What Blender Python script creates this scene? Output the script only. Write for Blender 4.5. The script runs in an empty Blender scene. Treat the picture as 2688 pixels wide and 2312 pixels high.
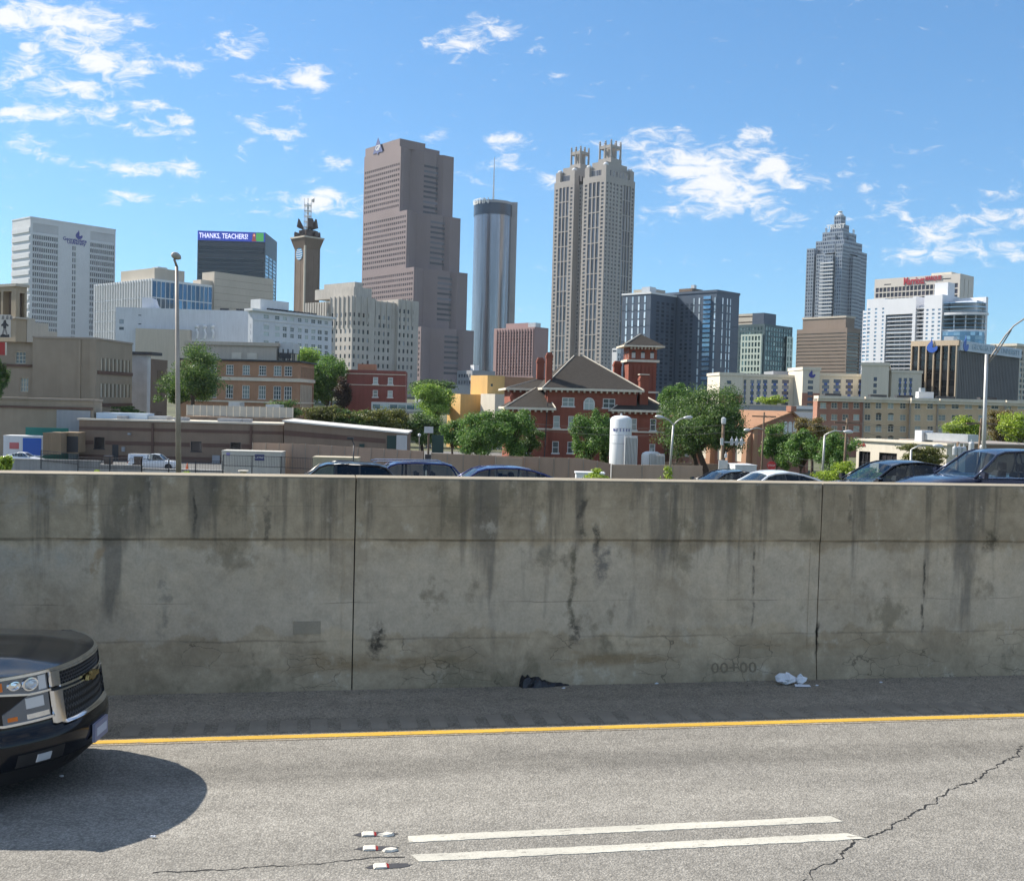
import bpy, math, random
import numpy as np
from mathutils import Vector, Matrix
random.seed(7)
R = math.radians
sc = bpy.context.scene
COL = sc.collection

# ------------------------------------------------------------------ camera
F_PX, CX, CY, W_PX, H_PX = 2800.0, 1344.0, 1156.0, 2688.0, 2312.0
CAM_H, PITCH, ROLL = 3.4, R(2.0), 0.026
CAM = Vector((0, 0, CAM_H))
FW = Vector((0, math.cos(PITCH), -math.sin(PITCH)))
_r0, _u0 = Vector((1, 0, 0)), Vector((0, math.sin(PITCH), math.cos(PITCH)))
RT = _r0 * math.cos(ROLL) + _u0 * math.sin(ROLL)
UP = _u0 * math.cos(ROLL) - _r0 * math.sin(ROLL)
cd = bpy.data.cameras.new('camera')
cam = bpy.data.objects.new('camera', cd)
COL.objects.link(cam)
cd.sensor_fit = 'HORIZONTAL'
cd.sensor_width = 36.0
cd.lens = 36.0 * F_PX / W_PX
cd.clip_start, cd.clip_end = 0.2, 20000
m = Matrix.Identity(4)
for i in range(3):
    m[i][0], m[i][1], m[i][2], m[i][3] = RT[i], UP[i], -FW[i], CAM[i]
cam.matrix_world = m
sc.camera = cam

def ray(x, y):
    return FW + RT * ((x - CX) / F_PX) + UP * ((CY - y) / F_PX)
def P(x, y, Y):                       # point of the view ray at forward distance Y
    d = ray(x, y)
    return CAM + d * (Y / d.y)
def G(x, y, z=0.0):                   # view ray on a level plane
    d = ray(x, y)
    return CAM + d * ((z - CAM_H) / d.z)

# ------------------------------------------------------------------ sun, sky, exposure
SUN_EL, SUN_AZ = R(40.5), R(66.0)     # azimuth: left of straight ahead
TO_SUN = Vector((-math.sin(SUN_AZ) * math.cos(SUN_EL), math.cos(SUN_AZ) * math.cos(SUN_EL), math.sin(SUN_EL)))
sl = bpy.data.lights.new('sun', 'SUN')
sl.energy, sl.angle, sl.color = 4.2, R(0.5), (1.0, 0.93, 0.82)
sun = bpy.data.objects.new('sun', sl)
sun.rotation_euler = (-TO_SUN).to_track_quat('-Z', 'Y').to_euler()
COL.objects.link(sun)
sc.view_settings.view_transform = 'Standard'
sc.view_settings.look = 'None'
sc.view_settings.exposure = 1.0
sc.view_settings.gamma = 1.0
sc.view_settings.use_curve_mapping = False
sc.cycles.max_bounces = 5
sc.cycles.diffuse_bounces = 3
sc.cycles.glossy_bounces = 3
sc.cycles.use_adaptive_sampling = True
sc.cycles.adaptive_threshold = .02
sc.cycles.transparent_max_bounces = 12
sc.cycles.use_denoising = True
sc.cycles.volume_bounces = 0

CLOUDS = [  # px centre, radii, slope, weight
 (60,45,150,55,.1,1),(190,60,170,60,.12,1),(330,65,80,40,.05,.8),(110,125,90,28,.25,.7),(250,160,150,48,.22,1),
 (370,162,80,34,.1,.8),(475,170,75,24,.25,.75),(70,180,90,30,.05,1),(50,215,70,22,.05,.7),(20,235,40,22,.1,.6),
 (200,243,110,32,.08,1),(75,258,40,18,0,.7),(40,300,100,30,.1,.95),(130,305,90,20,.2,.8),(255,300,90,20,.2,.8),
 (360,265,130,22,.3,.8),(470,310,90,16,.3,.7),(370,330,110,24,.1,.9),(490,355,80,16,.1,.8),(90,375,130,14,.15,.55),
 (260,388,110,12,.08,.55),(110,410,120,22,.15,.6),(350,445,130,28,.1,.75),(470,450,90,18,.05,.7),(460,410,60,10,.1,.5),
 (335,515,110,10,.05,.7),(600,535,130,17,.08,.85),(720,540,90,22,.0,.85),(840,525,75,44,.05,1.05),(920,545,70,28,.1,.95),
 (600,122,90,27,-.05,.9),(655,100,50,18,.2,.6),(575,62,25,10,0,.5),(690,205,90,22,.05,.7),(800,205,90,42,.05,1),
 (745,160,40,14,0,.5),(680,330,90,24,.15,.9),(760,362,55,26,0,.8),(650,388,40,9,0,.5),(740,410,35,8,0,.4),
 (890,425,60,12,.05,.75),(625,445,28,9,0,.6),(560,255,40,12,0,.4),(760,280,35,12,.3,.4),(1050,240,38,12,.05,.5),
 (1250,95,110,55,-.15,.8),(1290,80,70,40,-.2,.7),(1150,115,60,22,.2,.6),(1330,375,75,30,.1,.8),(1130,350,45,24,.1,.65),
 (1400,130,40,22,-.2,.55),(1420,210,55,16,-.2,.5),(1510,246,40,9,0,.6),(1330,435,70,22,.05,.5),(1230,480,70,16,.1,.6),
 (1450,480,70,24,.1,.8),(1560,375,110,22,-.1,.4),(1690,360,130,28,-.08,.75),(1770,360,60,30,-.05,.9),(1960,360,95,26,-.25,.9),
 (1720,430,110,32,-.05,.9),(1830,440,150,60,.05,1.05),(1880,490,140,66,.1,1.1),(1930,530,160,50,.1,.85),(2020,440,110,60,.3,.9),(2080,490,80,34,.2,.6),
 (1780,555,160,30,-.1,.6),(2050,580,130,26,.05,.55),(2170,460,110,24,-.25,.5),(2300,515,120,26,.1,.55),(2230,550,70,20,.05,.5),
 (2400,405,45,12,0,.4),(2350,565,80,20,0,.45),(2490,520,90,22,.05,.4),(2640,510,80,30,.0,.6),(2600,575,150,38,.05,.7),(2450,600,90,18,.05,.7),
 (2480,655,200,34,-.02,.95),(2640,660,180,30,.02,.9),(2330,670,120,14,.02,.5),(2600,460,40,12,0,.35)]
def build_world():
    w = bpy.data.worlds.new('World'); sc.world = w; w.use_nodes = True
    nt = w.node_tree; N = nt.nodes; L = nt.links; N.clear()
    def nd(t, **k):
        n = N.new(t)
        for a, b in k.items(): setattr(n, a, b)
        return n
    def put(s, v):
        if hasattr(v, 'is_linked'): L.new(v, s)
        else: s.default_value = v
    def mth(op, a, b=0.0, c=None, clamp=False):
        n = nd('ShaderNodeMath', operation=op, use_clamp=clamp)
        put(n.inputs[0], a); put(n.inputs[1], b)
        if c is not None: put(n.inputs[2], c)
        return n.outputs[0]
    sky = nd('ShaderNodeTexSky', sky_type='NISHITA', sun_disc=False, sun_elevation=SUN_EL, sun_rotation=-SUN_AZ,
             altitude=300, air_density=1.0, dust_density=0.25, ozone_density=2.2)
    tc = nd('ShaderNodeTexCoord'); sep = nd('ShaderNodeSeparateXYZ'); L.new(tc.outputs['Generated'], sep.inputs[0])
    dx, dy, dz = sep.outputs
    yy = mth('MAXIMUM', dy, 0.05)
    u = mth('DIVIDE', dx, yy); v = mth('DIVIDE', dz, yy)
    cmb = nd('ShaderNodeCombineXYZ'); L.new(u, cmb.inputs[0]); L.new(v, cmb.inputs[1])
    # noise in (u,v), stretched level, plus a whole-sky noise
    mp = nd('ShaderNodeMapping'); mp.inputs['Scale'].default_value = (1.0, 2.3, 1.0); L.new(cmb.outputs[0], mp.inputs[0])
    n1 = nd('ShaderNodeTexNoise'); n1.inputs['Scale'].default_value = 40; n1.inputs['Detail'].default_value = 10
    n1.inputs['Roughness'].default_value = .68; n1.inputs['Distortion'].default_value = .6; L.new(mp.outputs[0], n1.inputs['Vector'])
    # cloud cover as 24 level bands of (u -> cover) curves, each RGB curve node holding three bands
    blobs = []
    for (x, y, rx, ry, sl_, wt) in CLOUDS:
        d = ray(x, y); e = ray(x + 10, y + 10 * sl_)
        c0 = (d.x / d.y, d.z / d.y); an = math.atan2(e.z / e.y - c0[1], e.x / e.y - c0[0])
        blobs.append((c0[0], c0[1], math.cos(an), math.sin(an), rx * 1.24 / F_PX, ry * 1.2 / F_PX, wt))
    def cover(uu, vv):
        best = 0.0
        for (bx, by, ca, sa, rx, ry, wt) in blobs:
            ex, ey = uu - bx, vv - by
            q = math.hypot((ex * ca + ey * sa) / rx, (-ex * sa + ey * ca) / ry)
            if q < 1: best = max(best, wt * (1 - q))
        return best
    V0, DV, NU = .11, .0122, 72
    un = mth('MULTIPLY_ADD', u, 1 / 1.12, .5)
    uc = nd('ShaderNodeCombineXYZ')
    for k in range(3): L.new(un, uc.inputs[k])
    vn = mth('DIVIDE', mth('SUBTRACT', v, V0), DV); vc = nd('ShaderNodeCombineXYZ')
    for k in range(3): L.new(vn, vc.inputs[k])
    def vmth(op, a, b, c=None):
        n = nd('ShaderNodeVectorMath', operation=op); put(n.inputs[0], a); put(n.inputs[1], b)
        if c is not None: put(n.inputs[2], c)
        return n.outputs['Value'] if op == 'DOT_PRODUCT' else n.outputs[0]
    acc = None
    for q in range(8):
        cv = nd('ShaderNodeRGBCurve'); L.new(uc.outputs[0], cv.inputs['Color'])
        for k in range(3):
            j = q * 3 + k; vals = [cover((i / NU - .5) * 1.12, V0 + j * DV) for i in range(NU + 1)]
            pts = [(i / NU, vals[i]) for i in range(NU + 1) if i in (0, NU) or not (vals[i - 1] == vals[i] == vals[i + 1] == 0)]
            c = cv.mapping.curves[k]
            c.points[0].location = pts[0]; c.points[1].location = pts[-1]
            for p_ in pts[1:-1]: c.points.new(*p_)
        cv.mapping.update()
        w = vmth('ABSOLUTE', vmth('SUBTRACT', vc.outputs[0], (q * 3, q * 3 + 1, q * 3 + 2)), (0, 0, 0))
        w = vmth('MAXIMUM', vmth('SUBTRACT', (1, 1, 1), w), (0, 0, 0))
        dd = vmth('DOT_PRODUCT', w, cv.outputs[0])
        acc = dd if acc is None else mth('ADD', acc, dd)
    ahead = mth('GREATER_THAN', dy, .2)
    acc = mth('MULTIPLY', acc, ahead)
    inb = mth('ADD', n1.outputs['Fac'], mth('MULTIPLY', acc, .42))
    inb = mth('SUBTRACT', inb, .575)
    # outside the frame: denser cloud, added to brighten and whiten the ambient light
    n2 = nd('ShaderNodeTexNoise'); n2.inputs['Scale'].default_value = 7; n2.inputs['Detail'].default_value = 8; n2.inputs['Roughness'].default_value = .6
    mp2 = nd('ShaderNodeMapping'); mp2.inputs['Scale'].default_value = (1, 1, 2.6); L.new(tc.outputs['Generated'], mp2.inputs[0]); L.new(mp2.outputs[0], n2.inputs['Vector'])
    out = mth('SUBTRACT', n2.outputs['Fac'], .40)
    fr = mth('MULTIPLY', mth('LESS_THAN', mth('ABSOLUTE', u), .56), mth('MULTIPLY', mth('LESS_THAN', v, .47), ahead))
    mx = nd('ShaderNodeMix', data_type='FLOAT'); L.new(fr, mx.inputs[0]); L.new(out, mx.inputs[2]); L.new(inb, mx.inputs[3])
    den = nd('ShaderNodeMapRange', interpolation_type='SMOOTHSTEP'); L.new(mx.outputs[0], den.inputs[0])
    den.inputs[1].default_value = 0.0; den.inputs[2].default_value = .30; den.inputs[3].default_value = 0; den.inputs[4].default_value = .9
    up = nd('ShaderNodeMapRange'); L.new(dz, up.inputs[0]); up.inputs[1].default_value = .02; up.inputs[2].default_value = .12
    fac = mth('MULTIPLY', den.outputs[0], up.outputs[0])
    # sky colour: a touch more saturated blue
    hs = nd('ShaderNodeHueSaturation'); hs.inputs['Saturation'].default_value = SKY_SAT; hs.inputs['Value'].default_value = 1.0
    tn = nd('ShaderNodeMix', data_type='RGBA', blend_type='MULTIPLY'); tn.inputs[0].default_value = 1; L.new(sky.outputs[0], tn.inputs[6]); tn.inputs[7].default_value = SKY_TINT
    gm = nd('ShaderNodeGamma'); gm.inputs[1].default_value = .75; L.new(tn.outputs[2], gm.inputs[0])
    t2 = nd('ShaderNodeMix', data_type='RGBA', blend_type='MULTIPLY'); t2.inputs[0].default_value = 1; L.new(gm.outputs[0], t2.inputs[6]); t2.inputs[7].default_value = SKY_GAIN
    L.new(t2.outputs[2], hs.inputs['Color'])
    mc = nd('ShaderNodeMix', data_type='RGBA'); L.new(fac, mc.inputs[0]); L.new(hs.outputs[0], mc.inputs[6])
    mc.inputs[7].default_value = CLOUD_COL
    bg = nd('ShaderNodeBackground'); bg.inputs['Strength'].default_value = SKY_STR
    L.new(mc.outputs[2], bg.inputs['Color'])
    ow = nd('ShaderNodeOutputWorld'); L.new(bg.outputs[0], ow.inputs[0])
SKY_SAT, SKY_STR, CLOUD_COL = 1.05, 0.088, (6.0, 5.95, 5.9, 1)
SKY_TINT = (.68, .85, 1.02, 1)
SKY_GAIN = (1.03, 1.28, 1.43, 1)
build_world(); sc.world.cycles.sampling_method = "MANUAL"; sc.world.cycles.sample_map_resolution = 256

# ------------------------------------------------------------------ materials
class MT:
    def __init__(s, name):
        s.m = bpy.data.materials.new(name); s.m.use_nodes = True
        s.nt = s.m.node_tree; s.N = s.nt.nodes; s.L = s.nt.links
        s.b = s.N['Principled BSDF']; s.out = s.N['Material Output']
    def nd(s, t, **k):
        n = s.N.new(t)
        for a, b in k.items(): setattr(n, a, b)
        return n
    def put(s, sock, v):
        if hasattr(v, 'is_linked'): s.L.new(v, sock)
        else: sock.default_value = v
    def math(s, op, a, b=0.0, clamp=False):
        n = s.nd('ShaderNodeMath', operation=op, use_clamp=clamp); s.put(n.inputs[0], a); s.put(n.inputs[1], b); return n.outputs[0]
    def coord(s, scale=(1, 1, 1), kind='Object', loc=(0, 0, 0)):
        tc = s.nd('ShaderNodeTexCoord'); mp = s.nd('ShaderNodeMapping')
        mp.inputs['Scale'].default_value = scale; mp.inputs['Location'].default_value = loc
        s.L.new(tc.outputs[kind], mp.inputs[0]); return mp.outputs[0]
    def noise(s, scale, detail=4, rough=.55, vec=None, dist=0):
        n = s.nd('ShaderNodeTexNoise'); n.inputs['Scale'].default_value = scale; n.inputs['Detail'].default_value = detail
        n.inputs['Roughness'].default_value = rough; n.inputs['Distortion'].default_value = dist
        if vec is None: vec = s.coord()
        s.L.new(vec, n.inputs['Vector']); return n.outputs['Fac']
    def ramp(s, fac, lo, hi, a=0.0, b=1.0, smooth=True):
        n = s.nd('ShaderNodeMapRange', interpolation_type='SMOOTHSTEP' if smooth else 'LINEAR')
        s.put(n.inputs[0], fac); n.inputs[1].default_value = lo; n.inputs[2].default_value = hi; n.inputs[3].default_value = a; n.inputs[4].default_value = b
        return n.outputs[0]
    def mix(s, fac, a, b, mode='MIX'):
        n = s.nd('ShaderNodeMix', data_type='RGBA', blend_type=mode); s.put(n.inputs[0], fac)
        for k, v in ((6, a), (7, b)):
            if isinstance(v, tuple) and len(v) == 3: v = v + (1,)
            s.put(n.inputs[k], v)
        return n.outputs[2]
    def scale_col(s, col, val):
        n = s.nd('ShaderNodeVectorMath', operation='SCALE')
        if isinstance(col, tuple): n.inputs[0].default_value = col[:3]
        else: s.L.new(col, n.inputs[0])
        s.put(n.inputs['Scale'], val); return n.outputs[0]
    def bump(s, h, strength=.3, dist=.02):
        n = s.nd('ShaderNodeBump'); n.inputs['Strength'].default_value = strength; n.inputs['Distance'].default_value = dist
        s.L.new(h, n.inputs['Height']); s.L.new(n.outputs[0], s.b.inputs['Normal'])
    def set(s, **k):
        for a, v in k.items():
            key = {'col': 'Base Color', 'rough': 'Roughness', 'metal': 'Metallic', 'spec': 'Specular IOR Level', 'coat': 'Coat Weight',
                   'alpha': 'Alpha', 'trans': 'Transmission Weight', 'ior': 'IOR', 'emc': 'Emission Color', 'ems': 'Emission Strength', 'coatr': 'Coat Roughness'}[a]
            if isinstance(v, tuple) and len(v) == 3: v = v + (1,)
            s.put(s.b.inputs[key], v)
        return s
MATS = {}
def mat(name, col, rough=.8, var=.18, scale=.35, streak=.12, spec=.3, metal=0, bump=0, obj_var=0, coat=0):
    """plain weathered surface: broad mottling, vertical streaks, fine grain"""
    if name in MATS: return MATS[name]
    t = MT(name)
    f = t.noise(scale, 5)
    k = t.ramp(f, .25, .75, 1 - var, 1 + var, False)
    if streak:
        g = t.noise(1.0, 4, .6, t.coord((2.2, 2.2, .12)))
        k = t.math('MULTIPLY', k, t.ramp(g, .3, .75, 1 + streak, 1 - streak, False))
    h = t.noise(scale * 25 + 3, 3, .6)
    k = t.math('MULTIPLY', k, t.ramp(h, .3, .7, 1 - var * .35, 1 + var * .35, False))
    if obj_var:
        oi = t.nd('ShaderNodeObjectInfo')
        k = t.math('MULTIPLY', k, t.ramp(oi.outputs['Random'], 0, 1, 1 - obj_var, 1 + obj_var, False))
    t.set(col=t.scale_col(col, k), rough=rough, spec=spec, metal=metal, coat=coat)
    if bump: t.bump(h, bump, .02)
    MATS[name] = t.m
    return t.m
def glass(name, col=(.03, .045, .06), light=(.30, .33, .36), frac=.25, rough=.08, metal=0.0, island=True, tint=None):
    """window glass: each pane its own darkness (blinds, rooms), glossy"""
    if name in MATS: return MATS[name]
    t = MT(name)
    oi = t.nd('ShaderNodeObjectInfo'); ge = t.nd('ShaderNodeNewGeometry')
    rnd = t.math('FRACT', t.math('ADD', oi.outputs['Random'], ge.outputs['Random Per Island'] if island else 0.0))
    sel = t.ramp(rnd, 1 - frac - .12, 1 - frac + .12)
    c = t.mix(sel, col, light)
    k = t.ramp(t.math('FRACT', t.math('MULTIPLY', rnd, 7.31)), 0, 1, .65, 1.35, False)
    t.set(col=t.scale_col(c, k), rough=rough, spec=.6, metal=metal)
    MATS[name] = t.m
    return t.m
def paint(name, col, rough=.35, metal=0, spec=.5, coat=0, ems=0):
    if name in MATS: return MATS[name]
    t = MT(name); t.set(col=col, rough=rough, metal=metal, spec=spec, coat=coat)
    if ems: t.set(emc=col, ems=ems)
    MATS[name] = t.m
    return t.m

# ------------------------------------------------------------------ mesh building
class MB:
    def __init__(s): s.v = []; s.f = []; s.mi = []; s.cur = 0
    def add(s, vs, fs):
        o = len(s.v); s.v += [tuple(p) for p in vs]
        for f in fs: s.f.append([o + i for i in f]); s.mi.append(s.cur)
        return s
    def box(s, x0, x1, y0, y1, z0, z1):
        if x0 > x1: x0, x1 = x1, x0
        if y0 > y1: y0, y1 = y1, y0
        if z0 > z1: z0, z1 = z1, z0
        v = [(x0, y0, z0), (x1, y0, z0), (x1, y1, z0), (x0, y1, z0), (x0, y0, z1), (x1, y0, z1), (x1, y1, z1), (x0, y1, z1)]
        return s.add(v, [(0, 3, 2, 1), (4, 5, 6, 7), (0, 1, 5, 4), (1, 2, 6, 5), (2, 3, 7, 6), (3, 0, 4, 7)])
    def quad(s, a, b, c, d): return s.add([a, b, c, d], [(0, 1, 2, 3)])
    def poly(s, pts): return s.add(pts, [tuple(range(len(pts)))])
    def prism(s, pts, off):            # polygon pts (3D, ccw seen from outside) pushed back by off
        n = len(pts); off = Vector(off); q = [Vector(p) for p in pts]
        fs = [tuple(range(n)), tuple(range(2 * n - 1, n - 1, -1))] + [(i, i + n, (i + 1) % n + n, (i + 1) % n) for i in range(n)]
        return s.add(q + [p + off for p in q], fs)
    def rings(s, rs, cap=True, closed=True):
        n = len(rs[0]); fs = []
        for k in range(len(rs) - 1):
            for i in range(n if closed else n - 1):
                j = (i + 1) % n
                fs.append((k * n + i, k * n + j, (k + 1) * n + j, (k + 1) * n + i))
        if cap and closed: fs += [tuple(range(n - 1, -1, -1)), tuple(range((len(rs) - 1) * n, len(rs) * n))]
        return s.add([p for r in rs for p in r], fs)
    def tube(s, pts, rad, n=8, cap=True):
        pts = [Vector(p) for p in pts]
        if not isinstance(rad, (list, tuple)): rad = [rad] * len(pts)
        rs = []
        for i, p in enumerate(pts):
            d = (pts[min(i + 1, len(pts) - 1)] - pts[max(i - 1, 0)]).normalized()
            a = d.cross(Vector((0, 0, 1)) if abs(d.z) < .9 else Vector((1, 0, 0))).normalized(); b = d.cross(a)
            rs.append([p + (a * math.cos(2 * math.pi * k / n) + b * math.sin(2 * math.pi * k / n)) * rad[i] for k in range(n)])
        # outward orientation
        for r in rs: r.reverse()
        return s.rings(rs, cap)
    def lathe(s, prof, n=24, c=(0, 0, 0)):
        rs = [[(c[0] + r * math.cos(2 * math.pi * k / n), c[1] + r * math.sin(2 * math.pi * k / n), c[2] + z) for k in range(n)] for r, z in prof]
        return s.rings(rs)
    def mesh(s, name, mats, smooth=False):
        me = bpy.data.meshes.new(name); me.from_pydata(s.v, [], s.f)
        for mm in (mats if isinstance(mats, (list, tuple)) else [mats]): me.materials.append(mm)
        if max(s.mi, default=0) > 0: me.polygons.foreach_set('material_index', s.mi)
        if smooth: me.polygons.foreach_set('use_smooth', [True] * len(me.polygons))
        me.update(); return me
    def build(s, name, mats, parent=None, smooth=False, kind=None, sharp=None):
        me = s.mesh(name, mats, smooth)
        if smooth and sharp: me.set_sharp_from_angle(angle=R(sharp))
        return link(name, me, parent, kind)
def link(name, me, parent=None, kind=None, loc=None, rot=None):
    o = bpy.data.objects.new(name, me); COL.objects.link(o)
    if parent is not None: o.parent = parent
    if kind: o['kind'] = kind
    if loc is not None: o.location = loc
    if rot is not None: o.rotation_euler = rot
    return o
def tag(o, label, cat, group=None):
    o['label'] = label; o['category'] = cat
    if group: o['group'] = group
    return o
def thing(name, label, cat, loc=(0, 0, 0), yaw=0, group=None):
    o = bpy.data.objects.new(name, None); COL.objects.link(o); o.location = loc; o.rotation_euler = (0, 0, yaw)
    o.empty_display_size = .5
    return tag(o, label, cat, group)
def text(body, size, mt, parent, loc, rot, name='lettering', ext=.02, align='CENTER', sx=1.0, bold=0.0, fit=None):
    c = bpy.data.curves.new(name, 'FONT'); c.body = body; c.size = size; c.extrude = ext; c.align_x = align; c.align_y = 'CENTER'
    c.offset = bold; c.resolution_u = 2
    c.materials.append(mt)
    tmp = bpy.data.objects.new(name, c); COL.objects.link(tmp)
    me = bpy.data.meshes.new_from_object(tmp); bpy.data.objects.remove(tmp)
    if not me.materials: me.materials.append(mt)
    if fit:
        xs = [v.co.x for v in me.vertices]; sx = fit / (max(xs) - min(xs))
    o = link(name, me, parent, loc=loc, rot=rot); o.scale = (sx, 1, 1); return o
SHARED = {}
def shared_box(key, dims, mt):
    """unit-placed box mesh of the given size (origin at its middle, outer face y=0 ... for panes), shared"""
    k = (key, tuple(round(d, 3) for d in dims))
    if k not in SHARED:
        w, d, h = dims
        SHARED[k] = MB().box(-w / 2, w / 2, -d / 2, d / 2, -h / 2, h / 2).mesh(key, mt)
    return SHARED[k]
# ------------------------------------------------------------------ road frame
_a = R(90) - math.atan((16800 - CX) / F_PX)       # the road recedes to the right
AX = Vector((math.cos(_a), math.sin(_a), 0)); NX = Vector((-math.sin(_a), math.cos(_a), 0))
O0 = G(1344, 1802); O0.z = 0
def RF(s_, t_, z=0.0): return O0 + AX * s_ + NX * t_ + Vector((0, 0, z))
def rf(p): q = p - O0; return q.dot(AX), q.dot(NX), p.z
def wall_px(x, y):                                # ray on wall face plane -> (s, z)
    d = ray(x, y); k = (O0 - CAM).dot(NX) / d.dot(NX); p = CAM + d * k; return rf(p)[0], p.z
WALL_H = wall_px(1344, 1262)[1]; WALL_T = .45
T_YEL = rf(G(1344, 1917))[1]; T_W1 = rf(G(1630, 2176))[1]; T_W2 = rf(G(1640, 2225))[1]
def road_obj(o): o.location = O0; o.rotation_euler = (0, 0, _a); return o

def m_asphalt(name, base, dark, lane=None, seed=0, worn=(.5, .5)):
    t = MT(name)
    big = t.noise(.35, 5, .6, t.coord((.35, 1, 1), loc=(seed, 0, 0)))
    c = t.mix(t.ramp(big, .35, .68), base, dark)
    v = t.nd('ShaderNodeTexVoronoi'); v.inputs['Scale'].default_value = 52; t.L.new(t.coord(), v.inputs['Vector'])
    v2 = t.nd('ShaderNodeTexVoronoi'); v2.inputs['Scale'].default_value = 110; t.L.new(t.coord(), v2.inputs['Vector'])
    sp = t.nd('ShaderNodeSeparateColor'); t.L.new(v.outputs['Color'], sp.inputs[0])
    sp2 = t.nd('ShaderNodeSeparateColor'); t.L.new(v2.outputs['Color'], sp2.inputs[0])
    k = t.math('MULTIPLY', t.ramp(sp.outputs[0], 0, 1, .80, 1.20, False), t.ramp(sp2.outputs[0], 0, 1, .84, 1.16, False))
    k = t.math('MULTIPLY', k, t.ramp(v.outputs['Distance'], .25, .75, 1.05, .80))
    lng = t.noise(1.0, 4, .6, t.coord((.07, 2.2, 1), loc=(seed + 2, 0, 0))); k = t.math('MULTIPLY', k, t.ramp(lng, .3, .7, .90, 1.09, False)); spot = t.noise(.9, 5, .65, t.coord((.6, 1.3, 1), loc=(seed, 5, 0))); k = t.math('MULTIPLY', k, t.ramp(spot, .58, .72, 1.0, .86))
    med = t.noise(5, 4, .6); k = t.math('MULTIPLY', k, t.ramp(med, .3, .7, .88, 1.12, False))
    if lane:
        sx = t.nd('ShaderNodeSeparateXYZ'); t.L.new(t.coord(), sx.inputs[0])
        wob = t.math('ADD', sx.outputs[1], t.ramp(t.noise(.5, 3), .3, .7, -.18, .18, False))
        for (c0, wd, amt) in lane:
            g = t.math('ABSOLUTE', t.math('SUBTRACT', wob, c0))
            k = t.math('MULTIPLY', k, t.ramp(g, wd * .15, wd, amt, 1.0))
    t.set(col=t.scale_col(c, k), rough=.9, spec=.2)
    t.bump(t.math('ADD', v.outputs['Distance'], t.math('MULTIPLY', v2.outputs['Distance'], .5)), .55, .012)
    return t.m
M_ROAD = m_asphalt('road_asphalt', (.288, .273, .243), (.238, .227, .205), [(T_YEL - 1.0, .55, .74), (T_YEL - 2.75, .5, .9)])
M_SHO = m_asphalt('shoulder_asphalt', (.335, .287, .222), (.27, .233, .18), [(-1.35, .3, .8)], 4)
def sheet(name, s0, s1, t0, t1, z, mt, ns=1, nt=1, kind='structure'):
    b = MB()
    for i in range(ns):
        for j in range(nt):
            a0, a1 = s0 + (s1 - s0) * i / ns, s0 + (s1 - s0) * (i + 1) / ns; b0, b1 = t0 + (t1 - t0) * j / nt, t0 + (t1 - t0) * (j + 1) / nt
            b.quad((a0, b0, z), (a1, b0, z), (a1, b1, z), (a0, b1, z))
    o = b.build(name, mt, kind=kind); return road_obj(o)
sheet('road', -60, 160, -16, T_YEL - .10, 0, M_ROAD)
sheet('road_shoulder', -60, 160, T_YEL - .10, 0, .004, M_SHO)

# painted lines: ragged edges, worn
def m_line(name, col, wear, under):
    t = MT(name)
    n = t.noise(13, 6, .75, t.coord((.55, 1.8, 1))); n2 = t.noise(60, 3, .6); n3 = t.noise(1.2, 4, .6, t.coord((.7, 4, 1)))
    c = t.mix(t.ramp(n, wear, wear + .06, 1, 0), under, t.scale_col(col, t.math('MULTIPLY', t.ramp(n2, .3, .7, .84, 1.08, False), t.ramp(n3, .3, .7, .80, 1.08, False))))
    t.set(col=c, rough=.6, spec=.3); t.bump(t.noise(40, 3), .3, .006); return t.m
def stripe(name, mt, s0, s1, t0, t1, z, label, seed=1, cut0=0.0, cut1=0.0, grp=None):
    rnd = random.Random(seed); n = max(8, int((s1 - s0) * (18 if s1 - s0 < 20 else 6))); b = MB(); lo, hi = [], []
    for i in range(n + 1):
        s_ = s0 + (s1 - s0) * i / n
        e = cut0 if i == 0 else (cut1 if i == n else 0)
        lo.append((s_ + (e if i in (0, n) else 0), t0 + rnd.uniform(-.006, .006))); hi.append((s_, t1 + rnd.uniform(-.006, .006)))
    for i in range(n):
        b.quad((*lo[i], z), (*lo[i + 1], z), (*hi[i + 1], z), (*hi[i], z))
        b.quad((*lo[i], z - .0042), (*lo[i + 1], z - .0042), (*lo[i + 1], z), (*lo[i], z))
    o = road_obj(b.build(name, mt)); return tag(o, label, 'road marking', grp)
M_YEL = m_line('yellow_paint', (.60, .37, .055), .59, (.2, .18, .14))
M_WHT = m_line('white_paint', (.55, .53, .46), .575, (.24, .225, .195))
stripe('edge_line', M_YEL, -40, 120, T_YEL - .052, T_YEL + .052, .0085, 'long yellow edge line along the shaded road shoulder', 3)
s_w1 = (rf(G(1072, 2203))[0], rf(G(2190, 2150))[0]); s_w2 = (rf(G(1080, 2255))[0], rf(G(2240, 2200))[0])
stripe('lane_line', M_WHT, s_w1[0], s_w1[1], T_W1 - .062, T_W1 + .062, .0045, 'brighter white lane dash, the one farther from the camera', 4, .0, .05)
stripe('lane_line', M_WHT, s_w2[0], s_w2[1], T_W2 - .062, T_W2 + .062, .0048, 'worn white lane dash, the one closer to the camera', 5, .05, .1)

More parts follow.
